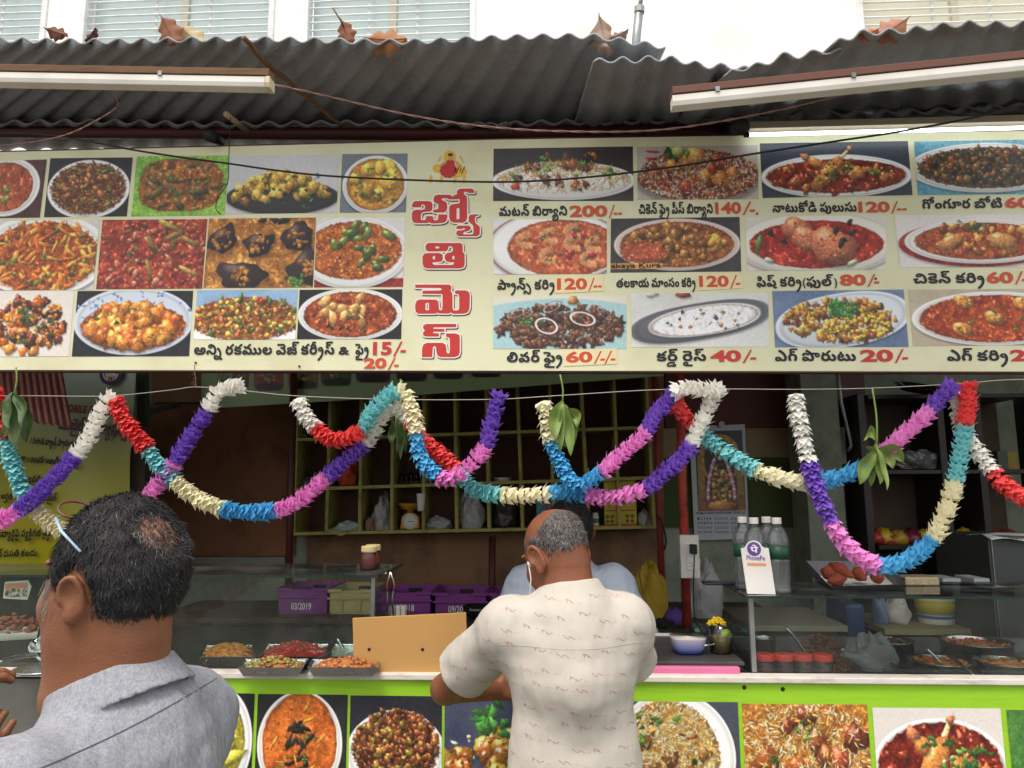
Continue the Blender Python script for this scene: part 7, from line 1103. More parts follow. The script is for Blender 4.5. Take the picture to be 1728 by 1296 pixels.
# ------------------------------------------------------------------ serving counter
YF = 2.45; FRONT = Plane((0, YF, 0), (0, -1, 0)); zt = P(864, 1138, YF).z
ctr = thing('serving_counter', 'long serving counter with a lime green front printed with dish photos', 'counter', (0, YF, .12))
M_lime = mat('lime_vinyl', rgb(150, 200, 40), .45, var=.06, scale=4, stain=rgb(120, 168, 40), sscale=5, samt=.4, stretch=(1, 1, 12))
M_top = mat('worn_laminate', rgb(214, 206, 196), .6, var=.08, stain=rgb(150, 140, 128), sscale=9, samt=.7, stretch=(1, 1, 4))
xl = P(352, 1140, YF).x; mb = MB(); mb.box(-3.2, YF - .012, zt - .018, 3.9, 2.498, zt); mb.build('worktop', M_top, ctr, bev=.003); mb = MB(); xq = P(1255, 1007, 2.5).x; mb.box(-3.2, 2.4985, zt - .026, xq, 3.3, zt - .004); mb.box(xq + .001, 2.4985, zt - .1, 3.9, 3.3, zt - .08); mb.box(xq + .001, 2.4985, zt - .0795, xq + .006, 3.3, zt - .004); mb.build('steel_deck', mat('dark_deck', rgb(70, 70, 66), .5, .3, var=.2, stain=rgb(50, 48, 44)), ctr)
mb = MB(); mb.box(xl, YF, .12, 3.9, YF + .02, zt - .0185); mb.build('front_panel', M_lime, ctr)
mb = MB(); mb.box(-3.2, YF + .001, .12, xl - .002, YF + .02, zt - .0265); mb.build('steel_panel', mat('dull_panel', rgb(110, 112, 104), .5, .3, var=.1, stain=rgb(80, 82, 76)), ctr)
mb = MB(); mb.box(-3.2, 3.25, .12, 3.9, 3.27, zt - .0265); mb.build('rear_panel', M_alu, ctr)
F = [('sliver_bowl', 362, 430, 1169), ('orange_bowl', 435.5, 587, 1171), ('nut_curry', 591.6, 746, 1173.5), ('fried_potato', 750.5, 904, 1175.5), ('green_leaf', 908, 1048, 1178), ('veg_biryani', 1054, 1245, 1183.5), ('meat_biryani', 1252, 1463, 1187.5), ('drumettes_white', 1472, 1688, 1194), ('plain_green', 1698, 1900, 1198)]
for kind, x0, x1, y in F:
    p = dish(kind, int((x1 - x0) * 1.0), 150); a = FRONT.at(x0, y, .0015); b = FRONT.at(x1, y + 1.5, .0015); h = .29; d = Vector((0, 0, -h)); p.mesh('dish_photo', [a, b, b + d, a + d], M_print, ctr, 'printed photo of ' + kind.replace('_', ' '))
for x, y in ((1256, 1160), (1321, 1163)): mb = MB(); mb.lathe(FRONT.at(x, y, .0005), [(0, .0008), (.006, .0006), (.007, 0)], 9, ax=(0, -1, 0)); mb.build('screw_hole', M_dark, ctr)

# glass cases on the counter
def glass_case(label, pxl, pxr, pyf, leftglass, post_px):
    Y0 = 2.5; zc = P(post_px, pyf, Y0).z; xa = P(pxl, pyf, Y0).x if pxl is not None else None
    return zc
zL = P(634, 973, 2.5).z; xR = P(634, 973, 2.5).x
lc = thing('glass_case', 'left glass display case holding trays of curry', 'display case', (xR - .6, 2.5, zt), 'glass display cases on the counter')
mb = MB(); mb.box(-3.1, 2.47, zL, xR + .012, 2.87, zL + .008); mb.build('glass_top', [M_glasstop], lc); mb = MB(); mb.box(-3.1, 2.465, zL, xR + .016, 2.4695, zL + .008); mb.box(xR + .0125, 2.47, zL, xR + .016, 2.87, zL + .008); mb.build('glass_edge', M_glassedge, lc)
mb = MB(); mb.box(-3.1, 2.5, zt + .002, xR - .016, 2.505, zL - .002); mb.build('front_glass', M_glasscase, lc); mb = MB(); mb.box(xR - .006, 2.52, zt + .002, xR - .002, 2.86, zL - .002); mb.build('side_glass', M_glasscase, lc)
mb = MB(); mb.box(xR - .015, 2.498, zt + .001, xR - .001, 2.515, zL - .001); mb.build('corner_post', M_alu, lc, bev=.002)
zR = P(1262, 1007, 2.5).z; xL2 = P(1262, 1007, 2.5).x
rc = thing('glass_case', 'right glass display case with pots, jars and a plate of chicken on top', 'display case', (xL2 + .6, 2.5, zt), 'glass display cases on the counter')
mb = MB(); mb.box(xL2 - .012, 2.47, zR, 3.6, 2.87, zR + .007); mb.build('glass_top', M_glasstop, rc); mb = MB(); mb.box(xL2 - .016, 2.466, zR, 3.6, 2.4695, zR + .007); mb.build('glass_edge', M_glassedge, rc)
mb = MB(); mb.box(xL2 + .018, 2.5, zt + .002, 3.6, 2.505, zR - .002); mb.build('front_glass', M_glasscase, rc); mb = MB(); mb.box(xL2 + .002, 2.52, zt + .002, xL2 + .006, 2.86, zR - .002); mb.build('side_glass', M_glasscase, rc)
mb = MB(); mb.box(xL2 + .001, 2.498, zt + .001, xL2 + .017, 2.515, zR - .001); mb.build('corner_post', M_alu, rc, bev=.002)

# food trays in the left case
def tray(cs, z, food, label, n=60, kind='chunk', h=.03):
    q = [PZ(*c, z) for c in cs]; t = thing('food_tray', label, 'tray', (q[0] + q[2]) / 2 - Vector((0, 0, .03)), 'steel curry trays in the left display case'); cen = (q[0] + q[2]) / 2; mb = MB()
    inn = [cen + (p - cen) * .9 + Vector((0, 0, -.004)) for p in q]; bot = [cen + (p - cen) * .82 + Vector((0, 0, -.03)) for p in q]; flo = [cen + (p - cen) * .8 + Vector((0, 0, -.027)) for p in q]
    vs = q + inn + flo + bot; fs = []
    for i in range(4):
        j = (i + 1) % 4; fs += [(i, j, 4 + j, 4 + i), (4 + i, 4 + j, 8 + j, 8 + i), (j, i, 12 + i, 12 + j)]
    fs += [(8, 9, 10, 11), (15, 14, 13, 12)]; mb.add(vs, fs); mb.build('pan', M_steel, t, bev=.001)
    if food:
        m = [mat('food_%s_%d' % (label[:12], k), rgb(*[min(255, v * 1.2) for v in c]), .35, var=.25, scale=60, spec=.5) for k, c in enumerate(food)]; mb = MB(); rg = random.Random(len(label))
        def fn(u, v): p = inn[0].lerp(inn[1], u).lerp(inn[3].lerp(inn[2], u), v); return p + Vector((0, 0, -.012 + h * math.sin(u * math.pi) * math.sin(v * math.pi) + rg.uniform(-.003, .003)))
        mb.grid(fn, 14, 10)
        for _ in range(n):
            mb.cm = rg.randrange(len(m)); p = Vector(fn(rg.uniform(.06, .94), rg.uniform(.06, .94)))
            if kind == 'strand': d = Vector((rg.uniform(-1, 1), rg.uniform(-1, 1), rg.uniform(-.1, .2))).normalized() * .02; mb.tube([p - d, p + Vector((0, 0, .006)), p + d], .0022, 5)
            else: mb.blob(p, (rg.uniform(.006, .014), rg.uniform(.006, .012), rg.uniform(.005, .009)), 7, .2)
        mb.build('curry', m, t, smooth=True)
    return t
zq = zt + .034
tray([(336, 1108), (432, 1108), (430, 1086), (345, 1086)], zq, [(190, 130, 60), (206, 150, 80)], 'tray of golden noodle strands behind the grey shoulder', 130, 'strand')
tray([(432, 1108), (552, 1108), (560, 1084), (448, 1084)], zq + .002, [(150, 40, 26), (176, 54, 30), (130, 30, 24)], 'tray heaped with dark red curry', 110, h=.035)
tray([(400, 1126), (512, 1126), (522, 1111), (412, 1111)], zq - .002, [(130, 84, 44), (104, 64, 36), (90, 110, 44)], 'tray of brown curry with green herbs at the front', 90)
tray([(556, 1108), (640, 1108), (640, 1084), (562, 1084)], zq, [(150, 150, 146)], 'nearly empty shiny tray beside the dark red curry', 4, h=.0)
tray([(518, 1126), (640, 1126), (640, 1111), (526, 1111)], zq - .002, [(140, 84, 40), (120, 70, 36)], 'tray of thin brown gravy half hidden by the yellow board', 60)
def ladle(a, b, bowl, label, r=.005, br=.032):
    t = thing('ladle', label, 'ladle', b, 'serving ladles and spoons'); mb = MB(); L = catmull([a, (Vector(a) + Vector(b)) / 2 + Vector((0, 0, .006)), b], .02); mb.tube(L, r, 8); mb.build('handle', M_steel, t, smooth=True)
    if bowl: mb = MB(); mb.lathe(Vector(b) + Vector((0, 0, -.01)), [(0, -.016), (br * .7, -.01), (br, .006), (br * .95, .006), (br * .65, -.007), (0, -.012)], 16); mb.build('bowl', M_steel, t, smooth=True)
ladle(P(567, 1074, 2.75), P(586, 1112, 2.72), False, 'steel spoon leaning in the nearly empty tray', .006)
ladle(P(553, 1093, 2.7), P(550, 1132, 2.6), True, 'short round steel ladle at the front of the left case', .007)
ladle(P(508, 1100, 2.72), P(480, 1138, 2.56), False, 'flat steel spoon between the curry trays', .008)
for k, (x0, y0, x1, y1) in enumerate(((345, 1120, 400, 1098), (440, 1142, 560, 1083))): mb = MB(); mb.bar(P(x0, y0, 2.58), P(x1, y1, 2.85), .012, .012); tag(rebase(mb.build('tray_rail', M_alu), P(x0, y0, 2.58)), ('short', 'long')[k] + ' slanting aluminium rail between the food trays', 'rail')
heap('fried_snack_heap', PZ(20, 1062, zt + .005), (.16, .1, .06), mat('fried_brown', rgb(140, 84, 54), .7, var=.3, scale=50, bump=.4), 'heap of brown fried snacks on paper in the left case corner')
mb = MB(); a = PZ(-20, 1068, zt); mb.slab([PZ(-60, 1085, zt), PZ(62, 1078, zt), PZ(66, 1058, zt), PZ(-60, 1062, zt)], (0, 0, .004)); tag(rebase(mb.build('paper_liner', M_white), a), 'white paper liner under the fried snack heap', 'paper')
crumple('foil_parcel', PZ(74, 1112, zt + .01), (.05, .04, .05), M_steel, 'crumpled foil parcel beside the grey shirted man', 'foil', jit=.35, seed=42)
mb = MB(); mb.lathe(PZ(75, 1130, zt + .02), [(0, .0), (.085, .0), (.09, .006), (.085, .008), (.07, .004), (0, .004)], 30); tag(rebase(mb.build('steel_plate', M_steel, smooth=True), PZ(75, 1130, zt + .02)), 'flat steel plate at the front left of the case', 'plate')
ladle(PZ(-10, 1120, zt + .05), PZ(70, 1104, zt + .05), False, 'flat steel spatula leaning by the foil parcel', .007)
mb = MB(); cdp = Plane((0, 2.56, 0), (0, -1, 0)); q = [(5, 1010), (46, 1012), (53, 990), (47, 979), (8, 982)]; mb.slab([cdp.at(*t) for t in q], (0, .002, 0)); cd_ = thing('picture_card', 'small printed food card standing inside the left glass case', 'card', cdp.at(25, 1012)); mb.build('card', M_white, cd_)
p = Pic(44, 26, (196, 190, 176)); p.mix((p.yy < 11) * .9, C(206, 130, 100)); p.pile(22, (.5, .7), (.5, .3), (.08, .16), ((70, 110, 60), (140, 150, 120), (206, 200, 190), (110, 60, 40)), (1, 2)); p.mesh('card_print', [cdp.at(9, 985, .001), cdp.at(47, 983, .001), cdp.at(46, 1008, .001), cdp.at(8, 1007, .001)], M_print, cd_)
# street banner behind the viewer, mirrored in the case glass
rb = thing('street_banner', 'white street banner standing across the lane, mirrored in the case glass', 'banner', (-2.6, -1.2, .0)); RP = Plane((0, -1.2, 0), (0, 1, 0)); a0 = Vector((-1.75, -1.2, 1.5)); ux = Vector((-.86, 0, -.5)); vz = Vector((.5, 0, -.86)) * -1
mb = MB(); B4 = [a0, a0 + ux * 1.9, a0 + ux * 1.9 - Vector((-.5, 0, .86)) * 1.1, a0 - Vector((-.5, 0, .86)) * 1.1]; mb.slab([B4[3], B4[2], B4[1], B4[0]], (0, -.004, 0)); mb.build('sheet', M_wall, rb)
def rbt(text, r, s0, h, m, nm):
    vs, fs, lay = tel2d(text); mb = MB(); x0 = min(v[0] for v in vs); dn = -Vector((-.5, 0, .86)); mb.add([a0 + ux * (s0 + (v[0] - x0) * h / 45) + dn * (r - v[1] * h / 45) + Vector((0, .002 + .0003 * l, 0)) for v, l in zip(vs, lay)], [f[::-1] for f in fs]); mb.build(nm, m, rb)
rbt('అన్ని రకముల వెజ్ కర్రీస్', .2, .15, .11, M_redink, 'red_lettering')
for k, s_ in enumerate(('హాస్టల్ వసతి', 'కర్డ్ రైస్', 'ఎగ్ పొరుటు', 'లివర్ ఫ్రై', 'ఫిష్ కర్రి')):
    if s_ in TEL_L: rbt(s_, .4 + k * .15, .2, .08, M_black, 'black_lettering')
for x in (-1.9, -3.2): mb = MB(); mb.bar((x, -1.23, 0), (x, -1.23, 1.5), .03, .03, up=(0, 1, 0)); mb.build('leg', M_alu, rb)

# things standing on and beside the counter
M_jarg = glass('jar_plastic', (.9, .82, .78), .1, 1.2, .04); M_chil = mat('chilli_paste', rgb(150, 44, 22), .5, var=.3, scale=40); M_lidc = mat('cream_lid', rgb(214, 196, 140), .45); M_lidr = mat('red_lid', rgb(206, 66, 54), .4); M_pick = mat('dark_pickle', rgb(84, 22, 20), .4, var=.3)
def jar(b, r, h, lid, cont, lidh, label, group):
    t = thing('jar', label, 'jar', b, group); b = Vector(b); mb = MB(); mb.lathe(b, [(r * .9, 0), (r, .004), (r, h * .82), (r * .82, h)], 20); mb.build('jar_body', M_jarg, t, smooth=True); mb = MB(); mb.lathe(b, [(r * .86, .003), (r * .96, .006), (r * .96, h * .78), (0, h * .8)], 18); mb.build('contents', cont, t, smooth=True)
    mb = MB(); mb.lathe(b + Vector((0, 0, h)), [(r * .96, -.004), (r * 1.0, .0), (r * 1.0, lidh), (r * .93, lidh + .003), (0, lidh + .003)], 24); mb.build('lid', lid, t, bev=.0008)
jar(PZ(622, 961, zL + .009), .027, .064, M_lidc, M_chil, .014, 'cream lidded chilli jar at the front on the left glass case', 'chilli jars on the left case'); jar(PZ(629, 957.5, zL + .009), .027, .064, M_lidc, M_chil, .014, 'second cream lidded chilli jar, half hidden behind the front one', 'chilli jars on the left case')
for k, x in enumerate((1292, 1324, 1356, 1390)): jar(Vector((P(x, 1142, 2.545).x, 2.545, zt - .079)), .031, .112, M_lidr, M_pick, .014, ('red lidded pickle jar next to the corner post', 'red lidded pickle jar, second from the corner post', 'red lidded pickle jar under the tip of the ladle', 'red lidded pickle jar beside the steel pot, rightmost of four')[k], 'red lidded pickle jars')
# yellow board
mb = MB(); OB = Plane((0, 2.47, 0), (0, -1, 0)); mb.slab([OB.at(597, 1134), OB.at(790, 1136), OB.at(786.5, 1033.5), OB.at(594.6, 1043)], (0, .006, 0)); ob = thing('yellow_board', 'orange yellow board propped on the counter edge beside the customer', 'board', OB.at(690, 1134)); mb.build('board_sheet', mat('ochre_board', rgb(184, 141, 82), .55, var=.06, scale=5, stain=rgb(206, 140, 54), sscale=3, samt=.5), ob, bev=.002)
for x, y in ((623, 1096), (713, 1096)): mb = MB(); mb.lathe(OB.at(x, y, .0006), [(0, .0006), (.005, .0006), (.0055, 0)], 10, ax=(0, -1, 0)); mb.build('bolt_hole', M_dark, ob)
# tongs hanging at the case end and white plugs
tg = thing('tongs', 'steel and red tongs hanging at the end of the left glass case', 'tongs', P(659, 967, 2.62)); 
for s_, m in ((-1, M_steel), (1, M_steel)): mb = MB(); mb.tube([P(659, 965, 2.62), P(659 + 6 * s_, 985, 2.62), P(658 + 4 * s_, 1010, 2.62), P(658 + 6 * s_, 1045, 2.62)], .003, 6); mb.build('arm', m, tg, smooth=True)
for s_ in (-1, 1): mb = MB(); mb.tube([P(659 + 4 * s_, 976, 2.612), P(659 + 6.5 * s_, 988, 2.612), P(659 + 5 * s_, 998, 2.612)], .0032, 6); mb.build('grip', mat('dull_red_grip', rgb(150, 84, 74), .5), tg, smooth=True)
for k, x in enumerate((673, 681)): a = P(x - 3.4, 1022, 2.9); c = P(x + 3.4, 1040, 2.9); mb = MB(); mb.box(a.x, 2.88, c.z - .06, c.x, 2.92, a.z); tag(rebase(mb.build('white_carton', M_white, bev=.003), ((a.x + c.x) / 2, 2.9, c.z - .06)), ('left', 'right')[k] + ' one of two small white cartons behind the yellow board', 'carton')
# crate table and crates
zc = P(600, 1040, 4.15).z; ct = thing('crate_table', 'low dark table along the rear wall carrying plastic crates', 'table', (-.4, 4.3, .12)); x0 = P(250, 1040, 4.1).x; x1 = P(1330, 1040, 4.1).x; mb = MB(); mb.box(x0, 4.08, zc - .03, x1, 4.75, zc); mb.build('tabletop', mat('dark_table', rgb(70, 58, 46), .7, var=.2, stain=rgb(110, 90, 40), samt=.5), ct, bev=.003)
for x in (x0 + .05, (x0 + x1) / 2, x1 - .05):
    for y in (4.12, 4.7): mb = MB(); mb.box(x - .025, y - .025, .12, x + .025, y + .025, zc - .031); mb.build('leg', M_maroon, ct)
M_cpur = mat('purple_crate', rgb(136, 60, 138), .45, var=.08); M_cyel = mat('yellow_crate', rgb(190, 176, 116), .5, var=.08)
def crate(xa, xb, y0, y1, Y, m, text, label):
    a = P(xa, y0, Y); c = P(xb, y1, Y); w_ = c.x - a.x; h = a.z - zc; t = thing('plastic_crate', label, 'crate', ((a.x + c.x) / 2, Y + .16, zc), 'plastic crates on the rear table'); z0 = zc + .001; T = .012; d = .33; mb = MB()
    mb.box(a.x + .01, Y + .008, z0, c.x - .01, Y + d - .008, z0 + .01); mb.box(a.x + .008, Y + .006, z0 + .011, c.x - .008, Y + .006 + T, a.z - .002); mb.box(a.x + .008, Y + d - T - .006, z0 + .011, c.x - .008, Y + d - .006, a.z - .002); mb.box(a.x + .008, Y + T + .007, z0 + .011, a.x + .008 + T, Y + d - T - .007, a.z - .002); mb.box(c.x - .008 - T, Y + T + .007, z0 + .011, c.x - .008, Y + d - T - .007, a.z - .002); mb.build('crate_body', m, t, bev=.003)
    mb = MB(); mb.box(a.x - .004, Y - .008, a.z - .05, c.x + .004, Y + .0055, a.z - .038); mb.box(a.x, Y - .006, a.z - .012, a.x + w_ * .3, Y + .005, a.z + .006); mb.box(c.x - w_ * .3, Y - .006, a.z - .012, c.x, Y + .005, a.z + .006); mb.box(a.x - .004, Y + d, a.z - .02, c.x + .004, Y + d + .01, a.z + .006); mb.box(a.x - .006, Y + .006, a.z - .014, a.x + .0075, Y + d, a.z + .006); mb.box(c.x - .0075, Y + .006, a.z - .014, c.x + .006, Y + d, a.z + .006)
    for k in (.3, .7): mb.box(a.x + w_ * k - .006, Y - .004, z0 + .02, a.x + w_ * k + .006, Y + .0055, a.z - .051) if not text else None
    mb.build('rim', m, t, bev=.002); mb = MB(); mb.box(a.x + w_ * .36, Y + d - .02, a.z - .035, c.x - w_ * .36, Y + d - .0175, a.z - .012); mb.build('handle_slot', M_dark, t)
    if text: mb = MB(); pl = Plane((0, Y + .003, 0), (0, -1, 0)); put2d(mb, lat2d(text, .02), pl, (xa + (xb - xa) * .27, y0 + (y1 - y0) * .78), (xa + (xb - xa) * (.67 if len(text) > 3 else .5), y0 + (y1 - y0) * .78), .001, height=11); mb.build('date_marking', M_whiteink, t)
crate(468, 553, 994, 1038, 4.2, M_cpur, '03/2019', 'purple crate marked 03/2019 seen through the left glass case'); crate(554, 630, 996, 1038, 4.2, M_cyel, '', 'pale yellow crate between two purple ones'); crate(640, 728, 1000, 1040, 4.2, M_cpur, '12/2018', 'purple crate with a marking ending in 18 behind the white cartons'); crate(732, 822, 1002, 1042, 4.2, M_cpur, '09/2018', 'purple crate marked 09/2018 above the yellow board'); crate(826, 915, 1003, 1043, 4.2, M_cpur, '', 'purple crate mostly hidden behind the customer')
mb = MB(); b = P(808, 1046, 3.9); mb.lathe(b, [(.03, 0), (.07, .03), (.085, .07), (.08, .07), (.062, .034), (0, .012)], 20); tag(rebase(mb.build('black_bowl', mat('shiny_black', rgb(34, 32, 34), .15, spec=.7), smooth=True), b), 'shiny black bowl in front of the 09/2018 crate', 'bowl')
st_ = MB(); st_.box(b.x - .12, 3.82, .12, b.x + .12, 4.02, b.z - .001); tag(rebase(st_.build('stool', mat('dark_stool', rgb(60, 50, 44), .7), bev=.004), (b.x, 3.92, .12)), 'dark stool box under the shiny black bowl', 'stool')
YBG = 4.15
crumple('yellow_bag', P(1098, 1050, YBG), (.09, .09, .2), mat('yellow_cloth_bag', rgb(172, 142, 40), .75, var=.12), 'tall crumpled yellow cloth bag behind the customer shoulder', 'bag', jit=.16, seed=51); crumple('purple_cloth', P(1135, 1052, YBG), (.075, .08, .055), mat('purple_cloth', rgb(92, 66, 140), .8, var=.15), 'folded purple cloth next to the yellow bag', 'cloth', jit=.2, seed=52)
crumple('dark_rag', P(1105, 1056, YBG - .05), (.09, .06, .03), mat('dark_rag', rgb(40, 36, 36), .9), 'dark rag under the yellow bag', 'cloth', seed=53); crumple('plastic_bag', P(1190, 1050, 4.2), (.1, .08, .2), M_bag, 'milky plastic bag heap behind the red pole', 'bag', seed=54, jit=.18)
# billing table with pink drawer
zb = P(1100, 1116, 2.5).z; bt = thing('billing_table', 'black topped billing table with a pink edge and drawer', 'table', (P(1130, 1116, 2.5).x, 2.6, zt)); xa = P(800, 1116, 2.5).x; xb_ = P(1262, 1116, 2.5).x - .01
mb = MB(); mb.box(xa, 2.5, zb - .012, xb_, 2.95, zb); mb.build('tabletop', mat('black_rexine', rgb(56, 54, 54), .45, var=.12, stain=rgb(90, 86, 82), sscale=6, samt=.4), bt, bev=.003); mb = MB(); mb.box(xa, 2.478, zb - .036, xb_ - .02, 2.52, zb - .0125); mb.build('pink_edge', mat('pink_paint', rgb(206, 110, 150), .5, var=.06), bt, bev=.003)
mb = MB(); mb.box(xa, 2.49, zt + .001, xb_ - .06, 2.53, zb - .0365); mb.build('drawer', mat('pink_drawer', rgb(190, 104, 150), .5, var=.06), bt, bev=.002); mb = MB(); q = P(1147, 1141, 2.485)
mb.tube([q + Vector((.02 * math.cos(t), 0, .016 * math.sin(t))) for t in [k * math.pi / 8 for k in range(9)]], .003, 8); mb.build('handle', M_white, bt, smooth=True)
mb = MB(); mb.box(xa, 2.93, zb + .0005, xb_ + .1, 2.95, zb + .008); mb.build('back_strip', M_white, bt)
# blue bowl, glass with lime and marigold, calculator, phone
bb = thing('square_bowl', 'square bowl with white inside and blue shaded outside', 'bowl', PZ(1161, 1106, zb)); c = PZ(1161, 1101, zb + .001); m = bpy.data.materials.new('blue_glaze'); m.use_nodes = True; N_ = m.node_tree.nodes; L_ = m.node_tree.links; tc = N_.new('ShaderNodeTexCoord'); sp = N_.new('ShaderNodeSeparateXYZ'); mr = N_.new('ShaderNodeMapRange'); mr.inputs[1].default_value = .0; mr.inputs[2].default_value = .055; rp = N_.new('ShaderNodeValToRGB'); rp.color_ramp.elements[0].color = rgb(40, 90, 210) + (1,); rp.color_ramp.elements[1].color = rgb(206, 196, 206) + (1,); L_.new(tc.outputs['Object'], sp.inputs[0]); L_.new(sp.outputs[2], mr.inputs[0]); L_.new(mr.outputs[0], rp.inputs[0]); L_.new(rp.outputs[0], N_['Principled BSDF'].inputs[0]); N_['Principled BSDF'].inputs['Roughness'].default_value = .2
def sqring(r, z, n=32, pw=4):
    out = []
    for k in range(n): t = 2 * math.pi * k / n; q = (abs(math.cos(t)) ** pw + abs(math.sin(t)) ** pw) ** (-1 / pw); out.append(c + Vector((r * q * math.cos(t), r * q * math.sin(t), z)))
    return out
def sqloft(prof):
    mb = MB(); vs = [v for r, z in prof for v in sqring(r, z)]; n = 32; fs = [(i * n + j, i * n + (j + 1) % n, (i + 1) * n + (j + 1) % n, (i + 1) * n + j) for i in range(len(prof) - 1) for j in range(n)]; fs.append(tuple(range(n - 1, -1, -1))); fs.append(tuple((len(prof) - 1) * n + j for j in range(n))); return mb.add(vs, fs)
sqloft([(.034, 0), (.04, .002), (.052, .02), (.058, .05), (.0585, .053)]).build('outside', m, bb, smooth=True); sqloft([(.0575, .0535), (.054, .053), (.048, .03), (.036, .012)]).build('inside', mat('cream_glaze', rgb(232, 226, 206), .2), bb, smooth=True)
ladle(PZ(1186, 1090, zb + .03), PZ(1240, 1090, zb + .02), False, 'white plastic spoon handle lying beside the square bowl', .0045)
gb = PZ(1222, 1106, zb); tg_ = thing('water_glass', 'glass of tinted water with a lime and a yellow marigold on top', 'glass', gb); mb = MB(); gb = gb + Vector((0, .04, .001)); mb.lathe(gb, [(.033, 0), (.036, .004), (.04, .098)], 24); mb.build('tumbler', M_clear, tg_, smooth=True); mb = MB(); mb.lathe(gb, [(.0325, .009), (.0355, .056), (0, .056)], 22); mb.build('water', mat('tinted_water', rgb(170, 150, 60), .1, trans=.5, var=.1), tg_, smooth=True)
mb = MB(); mb.blob(gb + Vector((.016, -.012, .06)), (.0195, .0195, .0185), 16); tag(rebase(mb.build('lime', mat('lime_skin', rgb(150, 176, 50), .4, var=.1, bump=.15), smooth=True), gb + Vector((.016, -.012, .042))), 'green lime floating in the water glass', 'lime')
mb = MB()
for _ in range(90): t = random.uniform(0, 6.28); q = random.uniform(0, 1) ** .5; mb.blob(gb + Vector((-.012 + .03 * q * math.cos(t), .026 * q * math.sin(t), .092 + .02 * (1 - q * q) + random.uniform(-.003, .003))), (.006, .005, .004), 6, .25)
tag(rebase(mb.build('marigold', mat('marigold', rgb(236, 196, 30), .7, var=.12, scale=60), smooth=True), gb + Vector((-.012, 0, .088))), 'yellow marigold flower head on the water glass', 'flower')
ca = thing('calculator', 'black desk calculator at the back of the billing table', 'calculator', PZ(1212, 1075, zb)); c = PZ(1212, 1069, zb + .003); mb = MB(); mb.hexa([c + Vector(v) for v in ((-.1, -.05, 0), (.1, -.05, 0), (.1, .06, 0), (-.1, .06, 0), (-.1, -.05, .012), (.1, -.05, .012), (.1, .06, .03), (-.1, .06, .03))]); mb.build('body', M_dark, ca, bev=.003); mk = mat('grey_key', rgb(60, 60, 62), .5); mg = mat('teal_key', rgb(50, 150, 120), .4)
for r in range(3):
    for k in range(8): mb = MB(); q = c + Vector((-.085 + k * .024, -.035 + r * .03, .0165 + r * .0048)); mb.hexa([q + Vector(v) for v in ((-.009, -.009, -.003), (.009, -.009, -.003), (.009, .009, 0), (-.009, .009, 0), (-.008, -.008, .003), (.008, -.008, .003), (.008, .008, .006), (-.008, .008, .006))]); mb.build('key', mg if (r, k) == (0, 0) else mk, ca)
zg = zR + .0075; ph = thing('mobile_phone', 'dark blue mobile phone lying on the right glass case', 'phone', PZ(1222, 985, zg)); c = PZ(1222, 986, zg); mb = MB(); mb.box(c.x - .075, c.y - .035, zg, c.x + .075, c.y + .035, zg + .009); mb.build('phone_body', mat('navy_phone', rgb(30, 36, 60), .3, spec=.6), ph, bev=.004); mb = MB(); mb.box(c.x - .07, c.y - .03, zg + .0092, c.x + .07, c.y + .03, zg + .0096); mb.build('screen', mat('phone_glass', rgb(16, 18, 22), .08, spec=.8), ph)
# water bottles
M_grn = mat('bottle_label', rgb(34, 80, 58), .45, var=.15)
def bottle(x, y, label, first=[None]):
    b = PZ(x, y, zg)
    if first[0] is None:
        t = thing('water_bottle', label, 'bottle', b, 'water bottles on the right glass case'); pr = [(.03, 0), (.034, .004)]
        for k in range(7): z = .012 + k * .012; pr += [(.034, z), (.0325, z + .006)]
        pr += [(.0345, .1), (.0345, .105), (.0335, .106), (.0335, .152), (.0345, .153), (.0345, .165), (.032, .185), (.022, .205), (.0135, .218), (.0135, .224)]
        mb = MB(); mb.lathe(b, pr, 24); mb.build('bottle_body', glass('bottle_plastic', (.92, .95, .95), .05, 1.6, .14, (.75, .78, .78)), t, smooth=True); mb = MB(); mb.lathe(b, [(.0338, .108), (.0338, .15)], 24); mb.build('label', M_grn, t, smooth=True); mb = MB(); mb.lathe(b + Vector((0, 0, .222)), [(.0155, 0), (.0155, .018), (.0145, .02), (0, .02)], 20); mb.build('cap', M_white, t); first[0] = t  # whitish haze mixed into the plastic to brighten the bottles
    else: dup(first[0], b - first[0].location, label)
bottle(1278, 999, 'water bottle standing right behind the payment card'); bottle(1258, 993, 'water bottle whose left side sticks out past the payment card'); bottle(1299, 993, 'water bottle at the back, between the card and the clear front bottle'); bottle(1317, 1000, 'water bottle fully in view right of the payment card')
# payment card
PCp = Plane((0, 2.5, zR), Vector((0, -1, .12))); pc = thing('payment_card', 'white payment card with a purple round logo standing on the right case', 'sign', PCp.at(1281, 1002)); mb = MB(); q = [(1260, 1001.5), (1309, 1003), (1297, 924), (1283, 922)]
pts = [(1261, 1002), (1309, 1003), (1297, 925), (1290, 924)] + [(1272 + 14.5 * math.cos(t), 926 - 14 * math.sin(t)) for t in [k * math.pi / 10 for k in range(1, 10)]] + [(1256, 924), (1250, 925.5)]
mb.slab([PCp.at(*t) for t in pts], Vector((0, .003, 0))); mb.build('card', mat('card_white', rgb(236, 230, 222), .4, var=.02), pc); M_pp = mat('payment_purple', rgb(104, 64, 150), .4); mb = MB(); c = PCp.at(1272.5, 926.5, .0008)
mb.add([c + PCp.u * .0225 * math.cos(2 * math.pi * k / 32) + PCp.v * .0225 * math.sin(2 * math.pi * k / 32) for k in range(32)], [tuple(range(32))]); mb.build('logo_disc', M_pp, pc); mb = MB(); put2d(mb, lat2d('पे', .03), PCp, (1266, 932), (1280, 932.5), .0014, height=13); mb.build('logo_letter', mat('logo_white', rgb(245, 240, 240), .4), pc)
